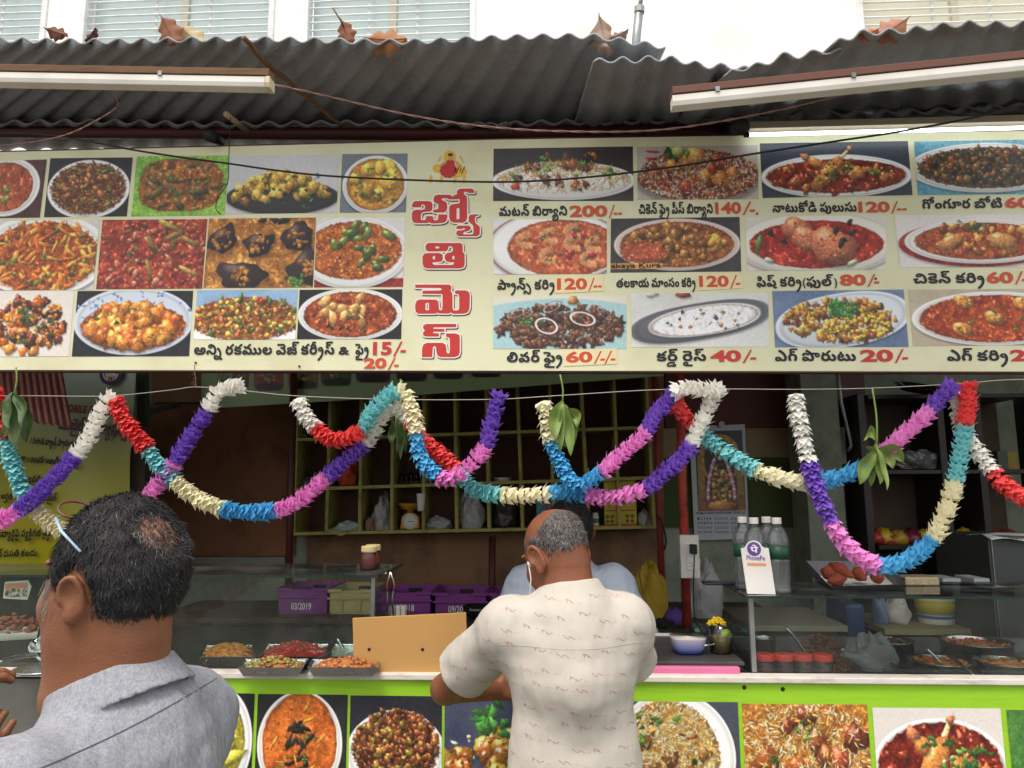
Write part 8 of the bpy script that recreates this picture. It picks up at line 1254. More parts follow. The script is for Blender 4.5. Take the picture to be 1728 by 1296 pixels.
mb = MB(); put2d(mb, lat2d('PhonePe', .015), PCp, (1260, 945), (1291, 946), .0008, height=8); mb.build('brand_lettering', M_pp, pc); mb = MB(); mb.bar(PCp.at(1261, 952, .0008), PCp.at(1293, 953, .0008), .009, .0006, up=tuple(PCp.n)); mb.build('orange_bar', mat('peach_ink', rgb(232, 160, 110), .4), pc)
# chicken tray, foil, boxes
ty = thing('chicken_tray', 'grey tray lined with white paper on the right glass case', 'tray', PZ(1440, 985, zg)); q = [PZ(1396, 995, zg), PZ(1524, 995.5, zg), PZ(1478, 968, zg), PZ(1362, 966, zg)]; q = [PZ(1400, 996, zg), PZ(1524, 997, zg), PZ(1500, 979, zg), PZ(1366, 977, zg)]; cen = (q[0] + q[2]) / 2; mb = MB(); lo = [cen + (p_ - cen) * .9 for p_ in q]; hi = [p_ + Vector((0, 0, .018)) for p_ in q]; ii = [cen + (p_ - cen) * .88 + Vector((0, 0, .004)) for p_ in q]; hi[2].z += .03; hi[3].z += .03
vs = lo + hi + ii; fs = [(3, 2, 1, 0), (8, 9, 10, 11)]
for i in range(4): j = (i + 1) % 4; fs += [(i, j, 4 + j, 4 + i), (4 + j, 4 + i, 8 + i, 8 + j)]
mb.add(vs, fs); mb.build('tray_body', mat('tray_grey', rgb(90, 92, 96), .35, .3), ty, bev=.002); mb = MB(); mb.grid(lambda u, v: ii[0].lerp(ii[1], u).lerp(ii[3].lerp(ii[2], u), v) + Vector((0, 0, .003 + .003 * math.sin(u * 11 + v * 5) + .03 * max(0, v - .7))), 14, 8); mb.build('paper_liner', M_white, ty, smooth=True)
M_chk = mat('fried_chicken', rgb(134, 56, 28), .6, var=.45, scale=70, bump=.9, bscale=200, spec=.5)
def drum(a, b, label): a = P(*a); b = P(*b); mb = MB(); L = [a.lerp(b, k / 9) for k in range(10)]; mb.tube(L, [(.004 + .02 * math.sin(min(1, (k + .6) / 6) * math.pi * .62) ** 1.2) * (1 if k < 6 else 1 - (k - 5) * .19) * random.uniform(.92, 1.1) for k in range(10)], 12); tag(rebase(mb.build('fried_chicken_leg', M_chk, smooth=True), a), label, 'food', 'fried chicken legs on the grey tray')
drum((1386, 962, 2.74), (1412, 972, 2.7), 'fried chicken leg at the back left of the tray'); drum((1400, 952, 2.76), (1440, 974, 2.66), 'fried chicken leg pointing to the middle of the tray, topmost'); drum((1398, 982, 2.62), (1428, 976, 2.64), 'short fried chicken piece at the front of the tray'); drum((1442, 960, 2.74), (1460, 978, 2.66), 'fried chicken leg just under the pink garland tip'); drum((1472, 972, 2.72), (1490, 976, 2.66), 'small fried chicken leg half behind the blue garland')
mb = MB(); a = P(1518, 972, 2.78); c = P(1577, 992, 2.78); mb.box(a.x, 2.74, zg, c.x, 2.84, a.z); tag(rebase(mb.build('foil_block', mat('gold_foil', rgb(176, 160, 126), .4, .4, var=.4, scale=70, bump=.4), bev=.004), ((a.x + c.x) / 2, 2.78, zg)), 'block wrapped in mottled gold foil on the right case', 'parcel')
for k, (xa, xb2) in enumerate(((1580, 1612), (1632, 1660))): a = P(xa, 974, 3.3); c = P(xb2, 991, 3.3); mb = MB(); mb.box(a.x, 3.25, c.z, c.x, 3.4, a.z); tag(rebase(mb.build('paper_stack', mat('striped_white', rgb(170, 172, 172), .5, stretch=(1, 1, 40), var=.15), bev=.002), ((a.x + c.x) / 2, 3.3, c.z)), ('left', 'right')[k] + ' stack of white paper boxes behind the gold foil block', 'boxes')
# right case contents and the space behind
rt = thing('work_bench', 'wooden bench with a lower shelf behind the right glass case', 'bench', (1.6, 4.0, .12)); zr = P(1500, 1055, 4.0).z; mb = MB(); mb.box(P(1478, 1055, 4).x, 3.9, zr - .03, P(1620, 1055, 4).x, 4.4, zr); mb.build('bench_top', mat('pale_bench', rgb(150, 140, 100), .7, var=.15), rt); mb = MB(); mb.box(P(1272, 1060, 4).x, 3.9, .12, P(1400, 1060, 4).x, 4.4, P(1300, 1058, 4).z); mb.build('bench_body', mat('brown_bench', rgb(96, 70, 48), .75, var=.2), rt); mb = MB(); mb.box(P(1262, 1052, 3.85).x, 3.85, P(1300, 1057, 4).z + .002, P(1430, 1052, 3.85).x, 4.45, P(1300, 1057, 4).z + .03); mb.build('bench_lid', mat('pale_lid', rgb(150, 146, 120), .7, var=.15), rt)
mb = MB(); a = P(1414, 1014, 4.1); c = P(1453, 1110, 4.1); mb.box(a.x, 4.0, c.z - .1, c.x, 4.3, a.z); tag(rebase(mb.build('blue_drum', mat('blue_plastic', rgb(30, 60, 100), .4, var=.1), bev=.02), (a.x, 4.1, c.z)), 'blue plastic container seen through the right glass case', 'container')
bk = thing('paint_bucket', 'white bucket with a yellow and blue band behind the right glass', 'bucket', P(1580, 1051, 3.98)); b = P(1580, 1051, 4.1); mb = MB(); mb.lathe(b, [(.085, 0), (.098, .13), (.102, .135), (.0, .135)], 26); mb.build('bucket_body', M_white, bk, smooth=False)
for z0, z1, col in ((.03, .045, (60, 110, 170)), (.05, .12, (206, 190, 80))): mb = MB(); r0 = .0853 + .1 * z0; r1 = .0853 + .1 * z1; mb.lathe(b, [(r0 + .001, z0), (r1 + .001, z1)], 26); mb.build('printed_band', mat('band_%d' % col[0], rgb(*col), .4), bk, smooth=True)
crumple('milk_packet', P(1516, 1052, 4.05), (.06, .05, .09), mat('white_packet', rgb(206, 196, 184), .35, var=.2, scale=30), 'white printed packet on the bench next to the bucket', 'packet', seed=61); crumple('milk_packet', P(1486, 1052, 4.05), (.035, .05, .1), mat('blue_packet', rgb(110, 130, 160), .35, var=.25, scale=30), 'blue grey packet on the bench by the blue container', 'packet', seed=62)
def pot(x, y, r, h, food, label):
    b = PZ(x, y, zt - .08) ; b.z = zt - .079; b.y = max(b.y, 2.515 + r * 1.06); t = thing('steel_pot', label, 'pot', b, 'steel pots in the right display case'); mb = MB(); mb.lathe(b, [(r * .9, 0), (r, .01), (r, h - .006), (r * 1.05, h), (r * 1.03, h + .002), (r * .96, h - .004), (r * .95, .01), (0, .01)], 32); mb.build('pot_body', M_steel, t, smooth=True)
    if food:
        m = [mat('stew_%d_%d' % (food[0], k), rgb(*[min(255, c * s_ * 1.35) for c in food]), .4, var=.3, scale=50) for k, s_ in enumerate((1, .75, 1.25))]; mb = MB(); mb.lathe(b, [(r * .94, h - .012), (0, h - .002)], 24)
        for _ in range(50): mb.cm = random.randrange(3); q = r * .88 * random.random() ** .5; th = random.uniform(0, 6.28); mb.blob(b + Vector((q * math.cos(th), q * math.sin(th), h - .008)), (.01, .009, .006), 7, .25)
        mb.build('stew', m, t, smooth=True)
pot(1440, 1120, .11, .035, None, 'shallow empty steel pot beside the red lidded jars'); pot(1592, 1150, .1, .07, (150, 84, 44), 'pot of brown stew at the front of the right case'); pot(1700, 1152, .095, .07, (160, 90, 40), 'pot of orange brown stew at the right edge'); pot(1505, 1122, .08, .09, (90, 60, 40), 'dark pot behind the plastic bag'); pot(1650, 1124, .12, .09, (150, 96, 40), 'large pot of fried rice at the back right'); pot(1290, 1122, .045, .1, None, 'small steel cup behind the red lidded jars')
ladle(P(1326, 1058, 2.7), P(1362, 1108, 2.72), False, 'long steel ladle handle rising behind the red lidded jars', .006); ladle(P(1562, 1094, 2.72), P(1592, 1125, 2.7), False, 'steel spoon handle in the middle of the right case', .005); ladle(P(1600, 1107, 2.66), P(1650, 1146, 2.56), False, 'steel spoon handle leaning toward the front glass', .005); ladle(P(1503, 1120, 2.66), P(1530, 1146, 2.56), False, 'short spoon handle left of the front stew pot', .0045)
heap('fried_heap', PZ(1385, 1122, zt - .075), (.12, .09, .11), mat('fried_heap', rgb(130, 78, 40), .7, var=.35, scale=60, bump=.5), 'heap of fried crumbs behind the jars in the right case', 220); crumple('plastic_bag', PZ(1470, 1128, zt - .079), (.1, .06, .075), M_bag, 'grey plastic bag draped over the pots in the right case', 'bag', jit=.2, seed=64)
# ------------------------------------------------------------------ people: smooth blended volumes meshed into one continuous surface
def vec(*a): return np.array(a, dtype=np.float32)
class Vox:
    def __init__(s, lo, hi, h):
        s.lo = np.array(lo, dtype=np.float32); s.h = h; s.n = np.ceil((np.array(hi) - s.lo) / h).astype(int) + 1; s.a = np.full(tuple(s.n), 9.0, dtype=np.float32)
    def box(s, lo, hi):
        i = np.clip(((np.array(lo) - s.lo) / s.h).astype(int), 0, s.n); j = np.clip(((np.array(hi) - s.lo) / s.h).astype(int) + 2, 0, s.n)
        g = [s.lo[k] + s.h * np.arange(i[k], j[k], dtype=np.float32) for k in range(3)]
        return tuple(slice(a, b) for a, b in zip(i, j)), np.meshgrid(*g, indexing='ij', sparse=True)
    def put(s, d, sl, k, op='u'):
        A = s.a[sl]
        if op == 'u':
            if k: hh = np.clip(.5 + .5 * (A - d) / k, 0, 1); s.a[sl] = A * (1 - hh) + d * hh - k * hh * (1 - hh)
            else: s.a[sl] = np.minimum(A, d)
        else:
            if k: hh = np.clip(.5 - .5 * (A + d) / k, 0, 1); s.a[sl] = A * (1 - hh) - d * hh + k * hh * (1 - hh)
            else: s.a[sl] = np.maximum(A, -d)
    def ell(s, c, r, M=None, k=.02, op='u'):
        c = np.array(c); r = np.array(r, dtype=float); m = r.max() + k + .02; sl, (X, Y, Z) = s.box(c - m, c + m)
        if 0 in s.a[sl].shape: return
        x, y, z = X - c[0], Y - c[1], Z - c[2]
        if M is not None: x, y, z = (M[0, i] * x + M[1, i] * y + M[2, i] * z for i in range(3))
        k0 = np.sqrt((x / r[0]) ** 2 + (y / r[1]) ** 2 + (z / r[2]) ** 2); k1 = np.sqrt((x / r[0] ** 2) ** 2 + (y / r[1] ** 2) ** 2 + (z / r[2] ** 2) ** 2) + 1e-6
        s.put((k0 * (k0 - 1) / k1).astype(np.float32), sl, k, op)
    def cone(s, a, b, ra, rb, k=.02, op='u', fy=1.0, ax=None):
        """tapered capsule; fy flattens it along the direction ax"""
        a = np.array(a, dtype=float); b = np.array(b, dtype=float); m = max(ra, rb) + k + .03; sl, (X, Y, Z) = s.box(np.minimum(a, b) - m, np.maximum(a, b) + m)
        if 0 in s.a[sl].shape: return
        d = b - a; L = max(d @ d, 1e-9); x, y, z = X - a[0], Y - a[1], Z - a[2]; t = np.clip((x * d[0] + y * d[1] + z * d[2]) / L, 0, 1); x, y, z = x - t * d[0], y - t * d[1], z - t * d[2]
        q = x * x + y * y + z * z
        if fy != 1: w_ = x * ax[0] + y * ax[1] + z * ax[2]; q = q + w_ * w_ * (1 / fy ** 2 - 1)
        s.put((np.sqrt(q) - (ra + (rb - ra) * t)).astype(np.float32), sl, k, op)
    def mesh(s, name, m, parent, smooth=True):
        w_ = s.h * 3; g = vdb.FloatGrid(w_); g.copyFromArray(np.clip(s.a, -w_, w_), tolerance=0); pts, q = g.convertToQuads(0)[:2]
        P_ = pts.astype(np.float64) * s.h + s.lo.astype(np.float64); me = bpy.data.meshes.new(name); me.from_pydata((P_ - np.array(OFF[parent.name])).tolist(), [], q.tolist()); me.materials.append(m)
        c = P_.mean(0); a = P_[q]; nr = np.cross(a[:, 2] - a[:, 0], a[:, 3] - a[:, 1])
        if (nr * (a.mean(1))).sum() < 0: me.flip_normals()
        me.polygons.foreach_set('use_smooth', [True] * len(me.polygons)); me.validate(); me.update(); o = bpy.data.objects.new(name, me); COL.objects.link(o); o.parent = parent; OFF[o.name] = OFF[parent.name]; return o
def noise3(n, sc, seed):
    rg = np.random.default_rng(seed); g = [int(a / b) + 3 for a, b in zip(n, sc)]; A = rg.random(g).astype(np.float32)
    for ax in range(3):
        t = np.arange(n[ax]) / sc[ax]; i = t.astype(int); f = (t - i).astype(np.float32); f = f * f * (3 - 2 * f); sh = [1, 1, 1]; sh[ax] = -1; f = f.reshape(sh); A = np.take(A, i, ax) * (1 - f) + np.take(A, i + 1, ax) * f
    return A - .5
def rot(yaw, pitch=0, roll=0): return np.array(Matrix.Rotation(yaw, 3, 'Z') @ Matrix.Rotation(-pitch, 3, 'X') @ Matrix.Rotation(roll, 3, 'Y'))
def skin(name, col, dark):
    m = mat(name, rgb(*col), .5, var=.22, scale=34, bump=.14, bscale=300, spec=.4, stain=rgb(*dark), sscale=9, samt=.35); b = m.node_tree.nodes['Principled BSDF']; b.inputs['Subsurface Weight'].default_value = .12; b.inputs['Subsurface Radius'].default_value = (.012, .005, .003); b.inputs['Subsurface Scale'].default_value = .5; return m
def head(f, c, M, sc=1.0, fat=1.0, tall=1.0, es=1.0):
    H = lambda x, y, z: c + sc * (M @ vec(x, y, z)); E = lambda p, r, k=.02, op='u', A=None: f.ell(H(*p), np.array(r) * sc, M if A is None else M @ A, k, op)
    E((0, -.012, .034), (.077, .097, .088 * tall), 0); E((0, .03, -.03), (.066 * fat, .066, .085), .035); E((0, .06, -.088), (.034 * fat, .03, .026), .035); E((0, .02, -.075), (.058 * fat, .05, .04), .03)
    for s in (-1, 1): E((s * .036 * fat, .062, -.028), (.028, .024, .026), .02); E((s * .031, .088, .018), (.017, .012, .01), .012, 's'); E((s * .031, .078, .016), (.0125, .0125, .0125), .004); E((s * .03, .086, .036), (.024, .011, .007), .01)
    f.cone(H(0, .086, .022), H(0, .108, -.016), .009 * sc, .0125 * sc, .012)
    for s in (-1, 1): E((s * .011, .1, -.02), (.009, .01, .008), .006)
    E((0, .088, -.05), (.024, .01, .0055), .006); E((0, .087, -.06), (.021, .01, .006), .006); E((0, .098, -.0545), (.022, .006, .0015), .003, 's')
    for s in (-1, 1):                                   # ears: shell, rim, hollow, lobe
        A = rot(s * R(-24), R(8)); p = lambda a, b, d: np.array([s * .078, -.016, -.004]) + A @ np.array([s * a, b, d]) * es; ke = sc * es
        f.ell(H(*p(.006, -.002, .002)), vec(.009, .02, .032) * ke, M @ A, .006)
        L = [p(.011 + .004 * math.sin(t), .02 * math.cos(t) * (1 if t < 2.2 else .8) - .003, .031 * math.sin(t) + .003) for t in np.linspace(-.15, 4.3, 14)]
        for a, b in zip(L, L[1:]): f.cone(H(*a), H(*b), .0048 * ke, .0048 * ke, .003)
        f.ell(H(*p(.019, .002, .004)), vec(.0095, .0125, .02) * ke, M @ A, .004, 's'); f.ell(H(*p(.007, .005, -.028)), vec(.007, .0095, .011) * ke, M @ A, .006); f.ell(H(*p(.008, .017, -.004)), vec(.006, .005, .008) * ke, M @ A, .005)
    return H
def hand(f, w_, d, nrm, curl=.5, side=1):
    d = d / np.linalg.norm(d); nrm = nrm - d * (nrm @ d); nrm = nrm / np.linalg.norm(nrm); x = np.cross(d, nrm) * side
    for i, (o, ln) in enumerate(((-.03, .068), (-.01, .077), (.01, .072), (.029, .056))):
        k = w_ + d * (.088 - .004 * abs(i - 1.2)) + x * o; f.cone(w_ + x * o * .55 + d * .01, k, .0135, .0115, .01); p = k; a = .15 + curl * .5 + .07 * i
        for j, (fr, r0, r1) in enumerate(((.45, .0095, .0088), (.3, .0088, .008), (.25, .008, .0068))): q = p + (d * math.cos(a) + nrm * math.sin(a)) * ln * fr * 1.05; f.cone(p, q, r0, r1, .003); p = q; a += curl * (.85 - .15 * j)
    b = w_ + d * .02 - x * .026; t1 = b + (-x * .75 + d * .55 + nrm * .45) * .042; t2 = t1 + (-x * .2 + d * .85 + nrm * .5) * .033; f.cone(b, t1, .0145, .011, .012); f.cone(t1, t2, .0105, .0082, .004)
def strands(name, surf, n, ln, col, parent, keep, flow, wd=.0007, seed=1, lift=.35):
    """short hair blades rooted on a hair mesh; keep(p) thins them out, flow(p, n) gives their direction"""
    rg = np.random.default_rng(seed); me = surf.data; nv = len(me.vertices); co = np.empty(nv * 3); me.vertices.foreach_get('co', co); co = co.reshape(-1, 3) + np.array(OFF[surf.name]); no = np.empty(nv * 3); me.vertices.foreach_get('normal', no); no = no.reshape(-1, 3)
    i = rg.integers(0, nv, n); p = co[i] + rg.normal(0, .0015, (n, 3)); nn = no[i]; kp = keep(p) > rg.random(n); p, nn = p[kp], nn[kp]; n = len(p); fl = flow(p, nn) + rg.normal(0, .3, (n, 3)); fl -= nn * (fl * nn).sum(1)[:, None]; fl /= np.linalg.norm(fl, axis=1)[:, None] + 1e-6
    L = (ln * rg.uniform(.6, 1.3, n))[:, None]; s = np.cross(fl, nn) * wd; m = p + (fl * .6 + nn * lift) * L * .55; t = p + (fl * 1.1 + nn * lift * rg.uniform(.2, 1.2, (n, 1))) * L
    V = np.stack([p - s - nn * .001, p + s - nn * .001, m + s * .8, m - s * .8, t], 1).reshape(-1, 3) - np.array(OFF[parent.name]); o_ = []
    pick = rg.random(n)
    for c, (m_, lo, hi) in enumerate(col):
        idx = np.where((pick >= lo) & (pick < hi))[0]; vs = V.reshape(n, 5, 3)[idx].reshape(-1, 3); k = np.arange(len(idx)) * 5; F = [tuple(q) for q in np.stack([k, k + 1, k + 2, k + 3], 1)] + [tuple(q) for q in np.stack([k + 3, k + 2, k + 4], 1)]
        x = bpy.data.meshes.new(name); x.from_pydata(vs.tolist(), [], F); x.materials.append(m_); o = bpy.data.objects.new(name, x); COL.objects.link(o); o.parent = surf; OFF[o.name] = OFF[parent.name]; o['kind'] = 'stuff'
M_hair = mat('black_hair', rgb(26, 24, 25), .68, var=.2, scale=60, spec=.5); M_gray = mat('grey_hair', rgb(118, 113, 108), .5, var=.15)
def cut(f, p, n, r, hgt):                                # remove a disc shaped slab beyond the plane p,n (sleeve and hem openings)
    n = np.array(n) / np.linalg.norm(n); p = np.array(p); m = r + .02; sl, (X, Y, Z) = f.box(p - m - hgt, p + m + hgt); x, y, z = X - p[0], Y - p[1], Z - p[2]; t = x * n[0] + y * n[1] + z * n[2]; q = np.sqrt(np.maximum(x * x + y * y + z * z - t * t, 0)); f.put(np.maximum(np.maximum(-t, t - hgt), q - r).astype(np.float32), sl, .004, 's')
def collar(f, c, A, R0, hgt, th, flare, k=.004):
    sl, (X, Y, Z) = f.box(c - .13, c + .13); x, y, z = X - c[0], Y - c[1], Z - c[2]; x, y, z = (A[0, i] * x + A[1, i] * y + A[2, i] * z for i in range(3)); gap = np.maximum(0, .012 - np.abs(x)) * (y > 0)
    q = np.sqrt(x * x + (y * 1.0) ** 2); d1 = np.maximum(np.abs(q - R0 + z * .1) - th, np.abs(z) - hgt / 2) + gap; zc = z - hgt * .02; d2 = np.maximum(np.abs(q - R0 - .006 - (hgt / 2 - zc) * flare) - th, np.abs(zc + .004) - hgt * .56) + gap; f.put(np.minimum(d1, d2).astype(np.float32), sl, k)
def dress(t, name, joints, m, seed, rs, h=.004, wr=.0045, cc=None, arms=True):
    """shirt: torso, shoulders, short sleeves, collar; joints in world space"""
    J = joints; pts = np.array([J[q] for q in ('hem', 'chest', 'neck', 'shl', 'shr', 'cuffl', 'cuffr')]); f = Vox(pts.min(0) - .24, pts.max(0) + .2, h); fw = J['fw']
    f.cone(J['hem'], J['belly'], rs[0], rs[1], 0, fy=.66, ax=fw); f.cone(J['belly'], J['chest'], rs[1], rs[2], .05, fy=.66, ax=fw)
    for a, b in (('shl', 'cuffl'), ('shr', 'cuffr')): n1 = J['neck'] * .62 + J[a] * .38; f.cone(n1 + vec(0, 0, -.035), J[a] + vec(0, 0, -.012), .064, .062, .06); f.cone(J[a] * .5 + J['chest'] * .5, J[a] - vec(0, 0, .02), .1, .075, .06); f.cone(J[a], J[b], rs[3], rs[4], .035)
    f.cone(J['neck'] - vec(0, 0, .07), J['neck'] - vec(0, 0, .015), .09, .072, .05); f.cone(J['neck'] - fw * .034 - vec(0, 0, .07), J['chest'] - fw * .04, .098, .12, .06)
    N = noise3(f.n, (.022 / h, .022 / h, .06 / h), seed) * wr * 1.6 + noise3(f.n, (.07 / h, .07 / h, .035 / h), seed + 1) * wr * 2.2 + noise3(f.n, (.011 / h, .011 / h, .02 / h), seed + 2) * wr * .5; f.a += N
    for a, b in (('shl', 'cuffl'), ('shr', 'cuffr')): d = J[b] - J[a]; cut(f, J[b], d, .13, .16)
    cut(f, J['hem'] + vec(0, 0, .02), vec(0, 0, -1), .34, .4); f.ell(J['neck'] + fw * .02 + vec(0, 0, .05), (.058, .058, .09), None, .008, 's')
    collar(f, J['neck'] + vec(0, 0, .011) + fw * .004, J['A'], cc[0], cc[1], .004, .42)
    return f.mesh(name, m, t), f
def legs(t, J, col, label):
    f = Vox(np.minimum(J['hem'] - .3, vec(9, 9, .02)), np.array(J['hem']) + .3, .012); f.a[:] = 9; rt_ = J['rt']; hp = J['hem'] + vec(0, 0, .06)
    for s in (-1, 1): k = hp + rt_ * s * .1; kn = k * vec(1, 1, 0) + vec(0, 0, .56) + J['fw'] * .03; an = k * vec(1, 1, 0) + vec(0, 0, .2) + rt_ * s * .02; f.cone(k, kn, .115, .078, .04); f.cone(kn, an, .078, .062, .03)
    f.ell(hp, (.17, .13, .13), None, .05); f.mesh('trousers', mat(label, rgb(*col), .8, var=.15), t)
    for s in (-1, 1): k = hp + rt_ * s * .12; g = Vox(k * vec(1, 1, 0) - .2, k * vec(1, 1, 0) + vec(.2, .2, .32), .008); b = k * vec(1, 1, 0) + vec(0, 0, .165); g.cone(b - J['fw'] * .06, b + J['fw'] * .12, .045, .04, 0); g.cone(b, b + vec(0, 0, .08), .045, .05, .03); g.mesh('shoe', mat('dark_leather', rgb(50, 40, 34), .5), t)
def limbs(f, J, cfg):
    for s, (ra, rb, rc) in (('l', cfg), ('r', cfg)):
        f.cone(J['sh' + s], J['el' + s], ra, rb, .02); f.cone(J['el' + s], J['wr' + s], rb * .98, rc, .015); d, n, c = J['hand' + s]; hand(f, J['wr' + s], d, n, c, 1 if s == 'r' else -1)
def hair_shell(t, c, M, sc, region, th, name='hair', h=.003, tall=1.0):
    f = Vox(c - .15, c + .15, h); sl, (X, Y, Z) = f.box(c - .15, c + .15); x, y, z = (X - c[0]) / sc, (Y - c[1]) / sc, (Z - c[2]) / sc; x, y, z = (M[0, i] * x + M[1, i] * y + M[2, i] * z for i in range(3)); r = (.077, .097, .088 * tall); yy, zz = y + .012, z - .034
    k0 = np.sqrt((x / r[0]) ** 2 + (yy / r[1]) ** 2 + (zz / r[2]) ** 2); k1 = np.sqrt((x / r[0] ** 2) ** 2 + (yy / r[1] ** 2) ** 2 + (zz / r[2] ** 2) ** 2) + 1e-6; d = k0 * (k0 - 1) / k1; w_ = region(x, y, z); N = noise3(f.n, (5, 5, 5), 3) * .006
    f.a = ((d - th * np.clip(w_ * 60, -1, 1) - N) * sc).astype(np.float32); f.a = np.maximum(f.a, ((-d - .012) * sc).astype(np.float32)); return f
def local(c, M, sc): return lambda p: ((p - c) / sc) @ M
def back_ray(objs):                                       # surfaces to lay seams and prints on
    out = []
    for o in objs: me = o.data; off = np.array(OFF[o.name]); out.append(BVHTree.FromPolygons([Vector(np.array(v.co) + off) for v in me.vertices], [tuple(p.vertices) for p in me.polygons]))
    return out
def drape(bvh, pts, d=(0, 1, 0), off=.0012):
    out = []
    for p in pts:
        h = bvh.ray_cast(Vector(p), Vector(d))
        if h[0] is not None: out.append(h[0] + h[1] * off)
    return out

# ---- man in the grey shirt, near the camera at left
def man_grey():
    yaw = R(70); c = np.array(P(193, 992, 1.1)); sc = .97; M = rot(yaw, R(-2)); fw = rot(yaw + R(15)) @ vec(0, 1, 0); rt_ = rot(yaw + R(15)) @ vec(1, 0, 0); nk = c - vec(.02, 0, .152) - fw * .038; t = thing('person', 'man in a grey shirt with glasses pushed up on his black hair, nearest at left', 'person', (c[0], c[1], .12))
    J = dict(fw=fw, rt=rt_, neck=nk, chest=nk - vec(0, 0, .2) + fw * .0, belly=nk - vec(0, 0, .42) + fw * .03, hem=nk - vec(0, 0, .66) + fw * .02, shl=nk - rt_ * .2 - vec(0, 0, .075), shr=nk + rt_ * .17 - vec(0, 0, .07))
    J['ell'] = J['shl'] - vec(0, 0, .29) - rt_ * .06 + fw * .05; J['elr'] = J['shr'] - vec(0, 0, .29) + rt_ * .05 + fw * .06; J['wrl'] = np.array(P(-62, 1262, 1.24)); J['wrr'] = J['wrl'] + rt_ * .14 - vec(0, 0, .06); J['cuffl'] = J['shl'] * .25 + J['ell'] * .75; J['cuffr'] = J['shr'] * .25 + J['elr'] * .75
    up = vec(0, 0, 1); J['handl'] = (up + fw * .3 + rt_ * .35, rt_ + fw * -.3, .75); J['handr'] = (-rt_ + up * .4, up + fw * -.2, .8); J['A'] = rot(yaw - R(2), R(24), R(-3))
    sk = skin('brown_skin', (124, 78, 52), (96, 58, 40)); f = Vox(np.minimum(c - vec(.5, .25, .62), J['wrl'] - .16), np.maximum(c + vec(.3, .3, .17), J['wrl'] + .14), .0034); H = head(f, c, M, sc, 1.16, 1.12, .86)
    f.cone(H(0, -.018, -.05), nk - vec(0, 0, .03), .064, .066, .035); f.cone(H(0, .03, -.09), nk + fw * .05 - vec(0, 0, .0), .05, .06, .04); f.ell(nk - vec(0, 0, .22) + fw * .02, (.13, .11, .14), None, .05)
    f.cone(H(0, -.056, -.07), nk - fw * .01 - vec(0, 0, .03), .04, .048, .03); limbs(f, J, (.05, .044, .03)); body = f.mesh('body', sk, t)
    M_ch = mat('grey_chambray', rgb(146, 147, 152), .9, var=.5, scale=420, stretch=(1, 1, .2), bump=.3, bscale=900, spec=.12, stain=rgb(104, 108, 122), sscale=150, samt=.55)
    sh, _ = dress(t, 'shirt', J, M_ch, 5, (.19, .2, .17, .07, .08), .004, .004, (.074, .044)); legs(t, J, (60, 60, 70), 'grey_trousers'); bv, = back_ray([sh])
    mb = MB(); L = [h[0] + h[1] * .0005 for h in [bv.ray_cast(CAM, ray(30 + 8.6 * k, 1312 - 4.3 * k + 10 * math.sin(k / 40 * 3.14))) for k in range(42)] if h[0]]
    if len(L) > 4: mb.tube(L, .0009, 5); mb.build('yoke_seam', mat('seam_thread', rgb(96, 98, 108), .9), t, smooth=True)
    def reg(x, y, z):
        line = .062 - np.abs(z - .05) * .25 - np.clip(-z - .0, 0, 1) * 1.1; q = np.minimum(line - y, z + .062 + .6 * np.clip(-.02 - y, -.1, .03)); q = np.minimum(q, (np.abs(y + .016) ** 2 / .026 ** 2 + (z + .002) ** 2 / .042 ** 2 - 1) * .02 + (np.abs(x) < .066) * .2); return np.minimum(q, ((x + .004) ** 2 / .036 ** 2 + (y + .085) ** 2 / .05 ** 2 + (z - .085) ** 2 / .03 ** 2 - 1) * .014 + .001)
    hs = hair_shell(t, c, M, sc, reg, .009, tall=1.12).mesh('hair', M_hair, t); lc_ = local(c, M, sc)
    def keep(p): q = lc_(p); return np.clip(reg(q[:, 0], q[:, 1], q[:, 2]) * 50 + .55, .22, .95)
    def flow(p, n): q = lc_(p); v = np.stack([q[:, 0] * 3, -.3 - q[:, 1] * 2, -.7 + 0 * q[:, 0]], 1); return v @ M.T
    strands('hair_strand', hs, 38000, .011, [(M_hair, 0, .985), (M_gray, .985, 1)], t, keep, flow, .0006, 2, .4)
    def thin(p): q = lc_(p); e = ((q[:, 0] + .004) / .04) ** 2 + ((q[:, 1] + .085) / .054) ** 2 + ((q[:, 2] - .085) / .034) ** 2; return np.where(e < 1.3, .6 + .38 * np.clip(e, 0, 1), 0)
    strands('hair_strand', body, 150000, .012, [(M_hair, 0, .7), (M_gray, .7, 1)], t, thin, flow, .0006, 6, .25)
    mb = MB(); rg = random.Random(4)
    for _ in range(110): a = H(-.07 - rg.uniform(0, .008), .035 + rg.uniform(-.022, .02), rg.uniform(-.03, .02)); mb.tube([Vector(a), Vector(a + M @ vec(-.003, rg.uniform(-.002, .004), -.013))], .0005, 3)
    mb.build('sideburn', mat('white_stubble', rgb(176, 170, 164), .6), t)
    g = thing('eyeglasses', 'dark red rimmed glasses with a pale blue temple, pushed up on the hair', 'glasses', H(0, .03, .125)); rim = mat('dark_red_rim', rgb(90, 30, 34), .35, spec=.6); R_ = lambda x, y, z: Vector(H(x, y, z))
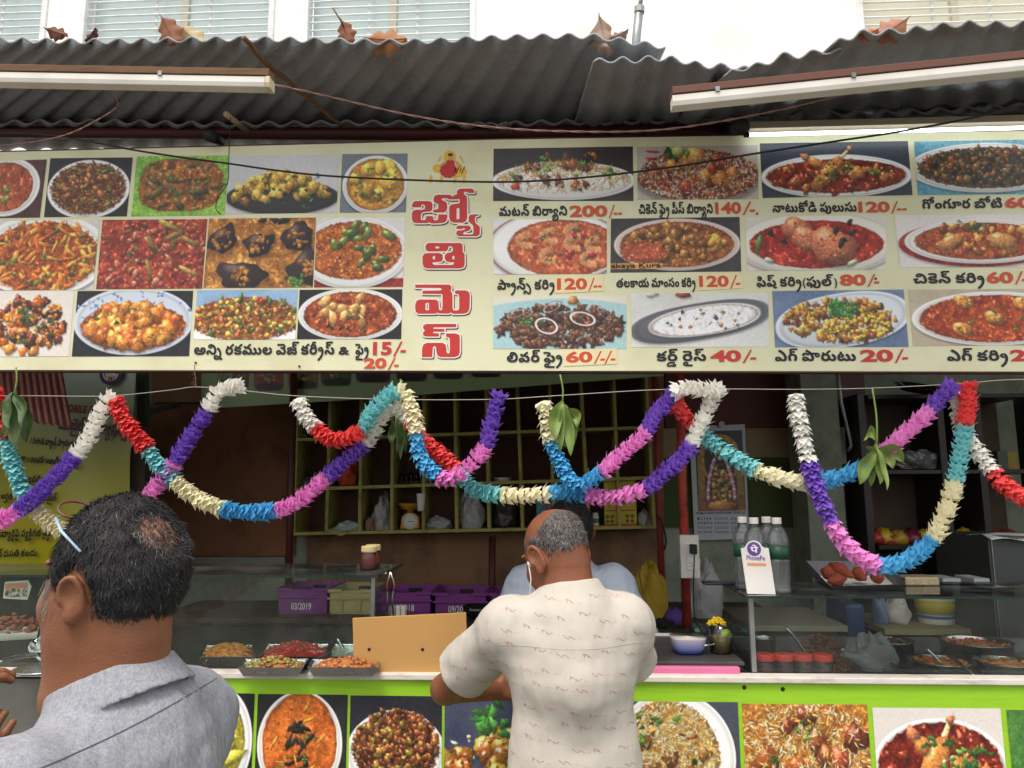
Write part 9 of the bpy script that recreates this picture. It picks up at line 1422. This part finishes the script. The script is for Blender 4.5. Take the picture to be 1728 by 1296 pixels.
    for s in (-1, 1): mb = MB(); L = [R_(s * .034 + .027 * math.cos(k * .3927), .056 + .02 * math.sin(k * .3927), .118 + .012 * math.sin(k * .3927) - .09 * (s * .034 + .027 * math.cos(k * .3927)) ** 2 / .06) for k in range(17)]; mb.tube(L, .0018, 6); mb.build('rim', rim, g, smooth=True); mb = MB(); mb.tube([R_(s * .062, .062, .104), R_(s * .082, .02, .088), R_(s * .086, -.03, .062)], .0021, 6); mb.build('temple', mat('pale_blue_temple', rgb(150, 180, 206), .3, spec=.6), g, smooth=True)
    mb = MB(); mb.tube([R_(-.0084, .056, .121), R_(0, .058, .123), R_(.0084, .056, .121)], .0018, 6); mb.build('bridge', rim, g)
man_grey()

# ---- bald customer in the white printed shirt
def man_white():
    c = np.array(P(940, 938, 2.06)); sc = 1.0; yaw = R(36); M = rot(yaw, R(24), R(-6)); ty = R(6); fw = rot(ty) @ vec(0, 1, 0); rt_ = rot(ty) @ vec(1, 0, 0); nk = np.array(P(962, 1006, 2.02)); t = thing('person', 'balding man in a white shirt with red motifs, leaning on the counter', 'person', (nk[0], nk[1], .12))
    J = dict(fw=fw, rt=rt_, neck=nk, chest=nk - vec(0, 0, .2) - fw * .02, belly=nk - vec(.0, 0, .4) - fw * .05, hem=nk - vec(0, 0, .66) - fw * .06, shl=nk - rt_ * .158 - vec(0, 0, .07), shr=nk + rt_ * .138 - vec(0, 0, .066))
    J['ell'] = np.array(P(752, 1163, 2.2)); J['wrl'] = np.array(P(838, 1166, 2.37)); J['elr'] = np.array(P(1060, 1130, 2.16)); J['wrr'] = J['elr'] + fw * .2 - rt_ * .12 + vec(0, 0, .02); J['cuffl'] = J['shl'] * .3 + J['ell'] * .7; J['cuffr'] = J['shr'] * .2 + J['elr'] * .8; up = vec(0, 0, 1)
    J['handl'] = (rt_ + up * .12 + fw * .15, fw + up * -.3, .6); J['handr'] = (fw - rt_ * .5, -up, .5); J['A'] = rot(ty, R(10), R(-9)); sk = skin('warm_brown_skin', (124, 74, 48), (90, 54, 40)); lo = np.minimum(np.minimum(c - .18, J['ell'] - .1), nk - vec(.3, .2, .4)); hi = np.maximum(np.maximum(c + .17, J['elr'] + .12), J['wrr'] + .2); f = Vox(lo, hi, .0038); H = head(f, c, M, sc, 1.05)
    f.cone(H(0, -.03, -.045), nk - vec(0, 0, .03), .058, .072, .035); f.cone(H(0, .02, -.08), nk + fw * .04, .045, .05, .04); f.ell(nk - vec(0, 0, .18), (.12, .09, .15), None, .05); limbs(f, J, (.048, .041, .027)); f.mesh('body', sk, t)
    M_ws = mat('white_cotton', rgb(182, 175, 164), .85, var=.04, scale=40, bump=.15, bscale=500, spec=.15); M_ink = mat('faded_red_ink', rgb(182, 132, 118), .85, var=.1)
    sh, _ = dress(t, 'shirt', J, M_ws, 15, (.168, .156, .154, .066, .08), .004, .0024, (.07, .043)); legs(t, J, (70, 64, 60), 'brown_trousers'); bv, = back_ray([sh]); mb = MB(); rg = random.Random(9); y0 = nk[1] - .6
    L = drape(bv, [Vector((nk[0] - .19 + .0095 * k, y0, nk[2] - .105)) for k in range(41)], off=.0003); mb.tube(L, .0006, 5) if len(L) > 3 else None; mb.build('yoke_seam', mat('cotton_seam', rgb(176, 168, 156), .9), t)
    mb = MB()
    for r in range(17):
        for k in range(-8, 7):
            x = nk[0] + k * .058 + (r % 2) * .029 + rg.uniform(-.01, .01); z = nk[2] + .01 - r * .042 + rg.uniform(-.009, .009) - k * .004; v = (r + k) % 3; w_ = .028 if v else .02; L2 = []
            for j in range(15): q = j / 14; L2.append(Vector((x + (q - .5) * w_ + .003 * math.sin(q * 13 + v), y0, z + .0045 * math.sin(q * (17, 21, 11)[v]) * (1 - q * .4) - .004 * q)))
            D = drape(bv, L2, off=.0004)
            if len(D) == 15 and max((a - b).length for a, b in zip(D, D[1:])) < .01: mb.tube(D, .00055, 4, cap=False)
            for j in (0, 1): D = drape(bv, [Vector((x + .024 + j * .006, y0, z - .006)), Vector((x + .0255 + j * .006, y0, z - .006))], off=.0004); (mb.tube(D, .0007, 4) if len(D) == 2 and (D[0] - D[1]).length < .006 else None)
    mb.build('shirt_print', M_ink, t)['kind'] = 'stuff'
    def reg(x, y, z): q = np.minimum(.048 - y - np.clip(-z, 0, 1) * .7 - np.clip(z - .03, 0, 1) * .3, z + .05 + .5 * np.clip(-.03 - y, -.1, .03)); q = np.minimum(q, ((y + .016) ** 2 / .024 ** 2 + (z + .002) ** 2 / .04 ** 2 - 1) * .02 + (np.abs(x) < .066) * .2); return np.minimum(q, (.084 - z) * .8 + np.clip(-.06 - y, -.03, .05) * .7)
    hs = hair_shell(t, c, M, sc, reg, .0022).mesh('hair', mat('grizzled_hair', rgb(88, 80, 76), .6, var=.5, scale=180), t, ); lc_ = local(c, M, sc)
    def keep(p): q = lc_(p); return np.clip(reg(q[:, 0], q[:, 1], q[:, 2]) * 40 + .15, 0, .95)
    def flow(p, n): q = lc_(p); v = np.stack([q[:, 0] * 4, -.2 - q[:, 1] * 3, -.8 + 0 * q[:, 0]], 1); return v @ M.T
    strands('hair_strand', hs, 15000, .011, [(M_hair, 0, .55), (M_gray, .55, 1)], t, keep, flow, .0007, 5, .3)
    e = thing('earphone', 'white earphone with its thin cord in the bald man\'s left ear', 'earphone', H(-.09, 0, -.005)); mb = MB(); mb.blob(Vector(H(-.093, .002, -.006)), (.008, .008, .009), 12); mb.build('earbud', M_white, e, smooth=True); mb = MB(); mb.tube(catmull([Vector(H(-.097, .006, -.012)), Vector(H(-.098, .012, -.04)), Vector(P(895, 990, 2.0)), Vector(P(892, 1020, 2.02))], .01), .0016, 6); mb.build('cord', M_white, e, smooth=True)
man_white()

# ---- shop man bending behind the counter
def man_server():
    c = np.array(P(962, 902, 3.0)); yaw = R(178); M = rot(yaw, R(34)); fw = rot(yaw) @ vec(0, 1, 0); rt_ = rot(yaw) @ vec(1, 0, 0); nk = c + vec(0, .13, -.13); t = thing('person', 'shop man in pale blue bending behind the counter, mostly hidden by the bald customer', 'person', (nk[0], nk[1], .12))
    J = dict(fw=fw, rt=rt_, neck=nk, chest=nk - vec(0, 0, .2) - fw * .08, belly=nk - vec(0, 0, .4) - fw * .14, hem=nk - vec(0, 0, .62) - fw * .16, shl=nk - rt_ * .175 - vec(0, 0, .075), shr=nk + rt_ * .175 - vec(0, 0, .075)); up = vec(0, 0, 1)
    for s, q in (('l', -1), ('r', 1)): J['el' + s] = J['sh' + s] + rt_ * q * .1 - vec(0, 0, .24) + fw * .06; J['wr' + s] = J['el' + s] + fw * .2 - rt_ * q * .1; J['cuff' + s] = J['sh' + s] * .1 + J['el' + s] * .9; J['hand' + s] = (fw - rt_ * q * .3, -up, .5)
    J['A'] = rot(yaw, R(14)); sk = skin('server_skin', (150, 92, 62), (116, 70, 48)); f = Vox(nk - vec(.4, .42, .5), np.maximum(nk + vec(.4, .3, .3), c + .17), .0045); H = head(f, c, M); f.cone(H(0, -.03, -.045), nk - vec(0, 0, .03), .056, .066, .035); f.ell(nk - vec(0, -.03, .18), (.12, .09, .14), None, .05); limbs(f, J, (.046, .04, .027)); f.mesh('body', sk, t)  # skin tone a little lighter than on the other two men
    dress(t, 'shirt', J, mat('pale_blue_cotton', rgb(196, 206, 220), .85, var=.05, bump=.1, spec=.15), 25, (.18, .18, .17, .078, .09), .0045, .005, (.07, .045)); legs(t, J, (50, 50, 56), 'dark_trousers')
    def reg(x, y, z): return np.minimum(np.minimum(.05 - y - np.clip(-z, 0, 1) * .9, z + .05), ((y + .016) ** 2 / .024 ** 2 + (z + .002) ** 2 / .04 ** 2 - 1) * .02 + (np.abs(x) < .066) * .2)
    hs = hair_shell(t, c, M, 1.0, reg, .012).mesh('hair', M_hair, t); strands('hair_strand', hs, 6000, .018, [(M_hair, 0, 1.01)], t, lambda p: np.ones(len(p)), lambda p, n: np.tile(np.array([[0, -.4, -.4]]), (len(p), 1)) @ M.T, .0009, 8, .4)
man_server()
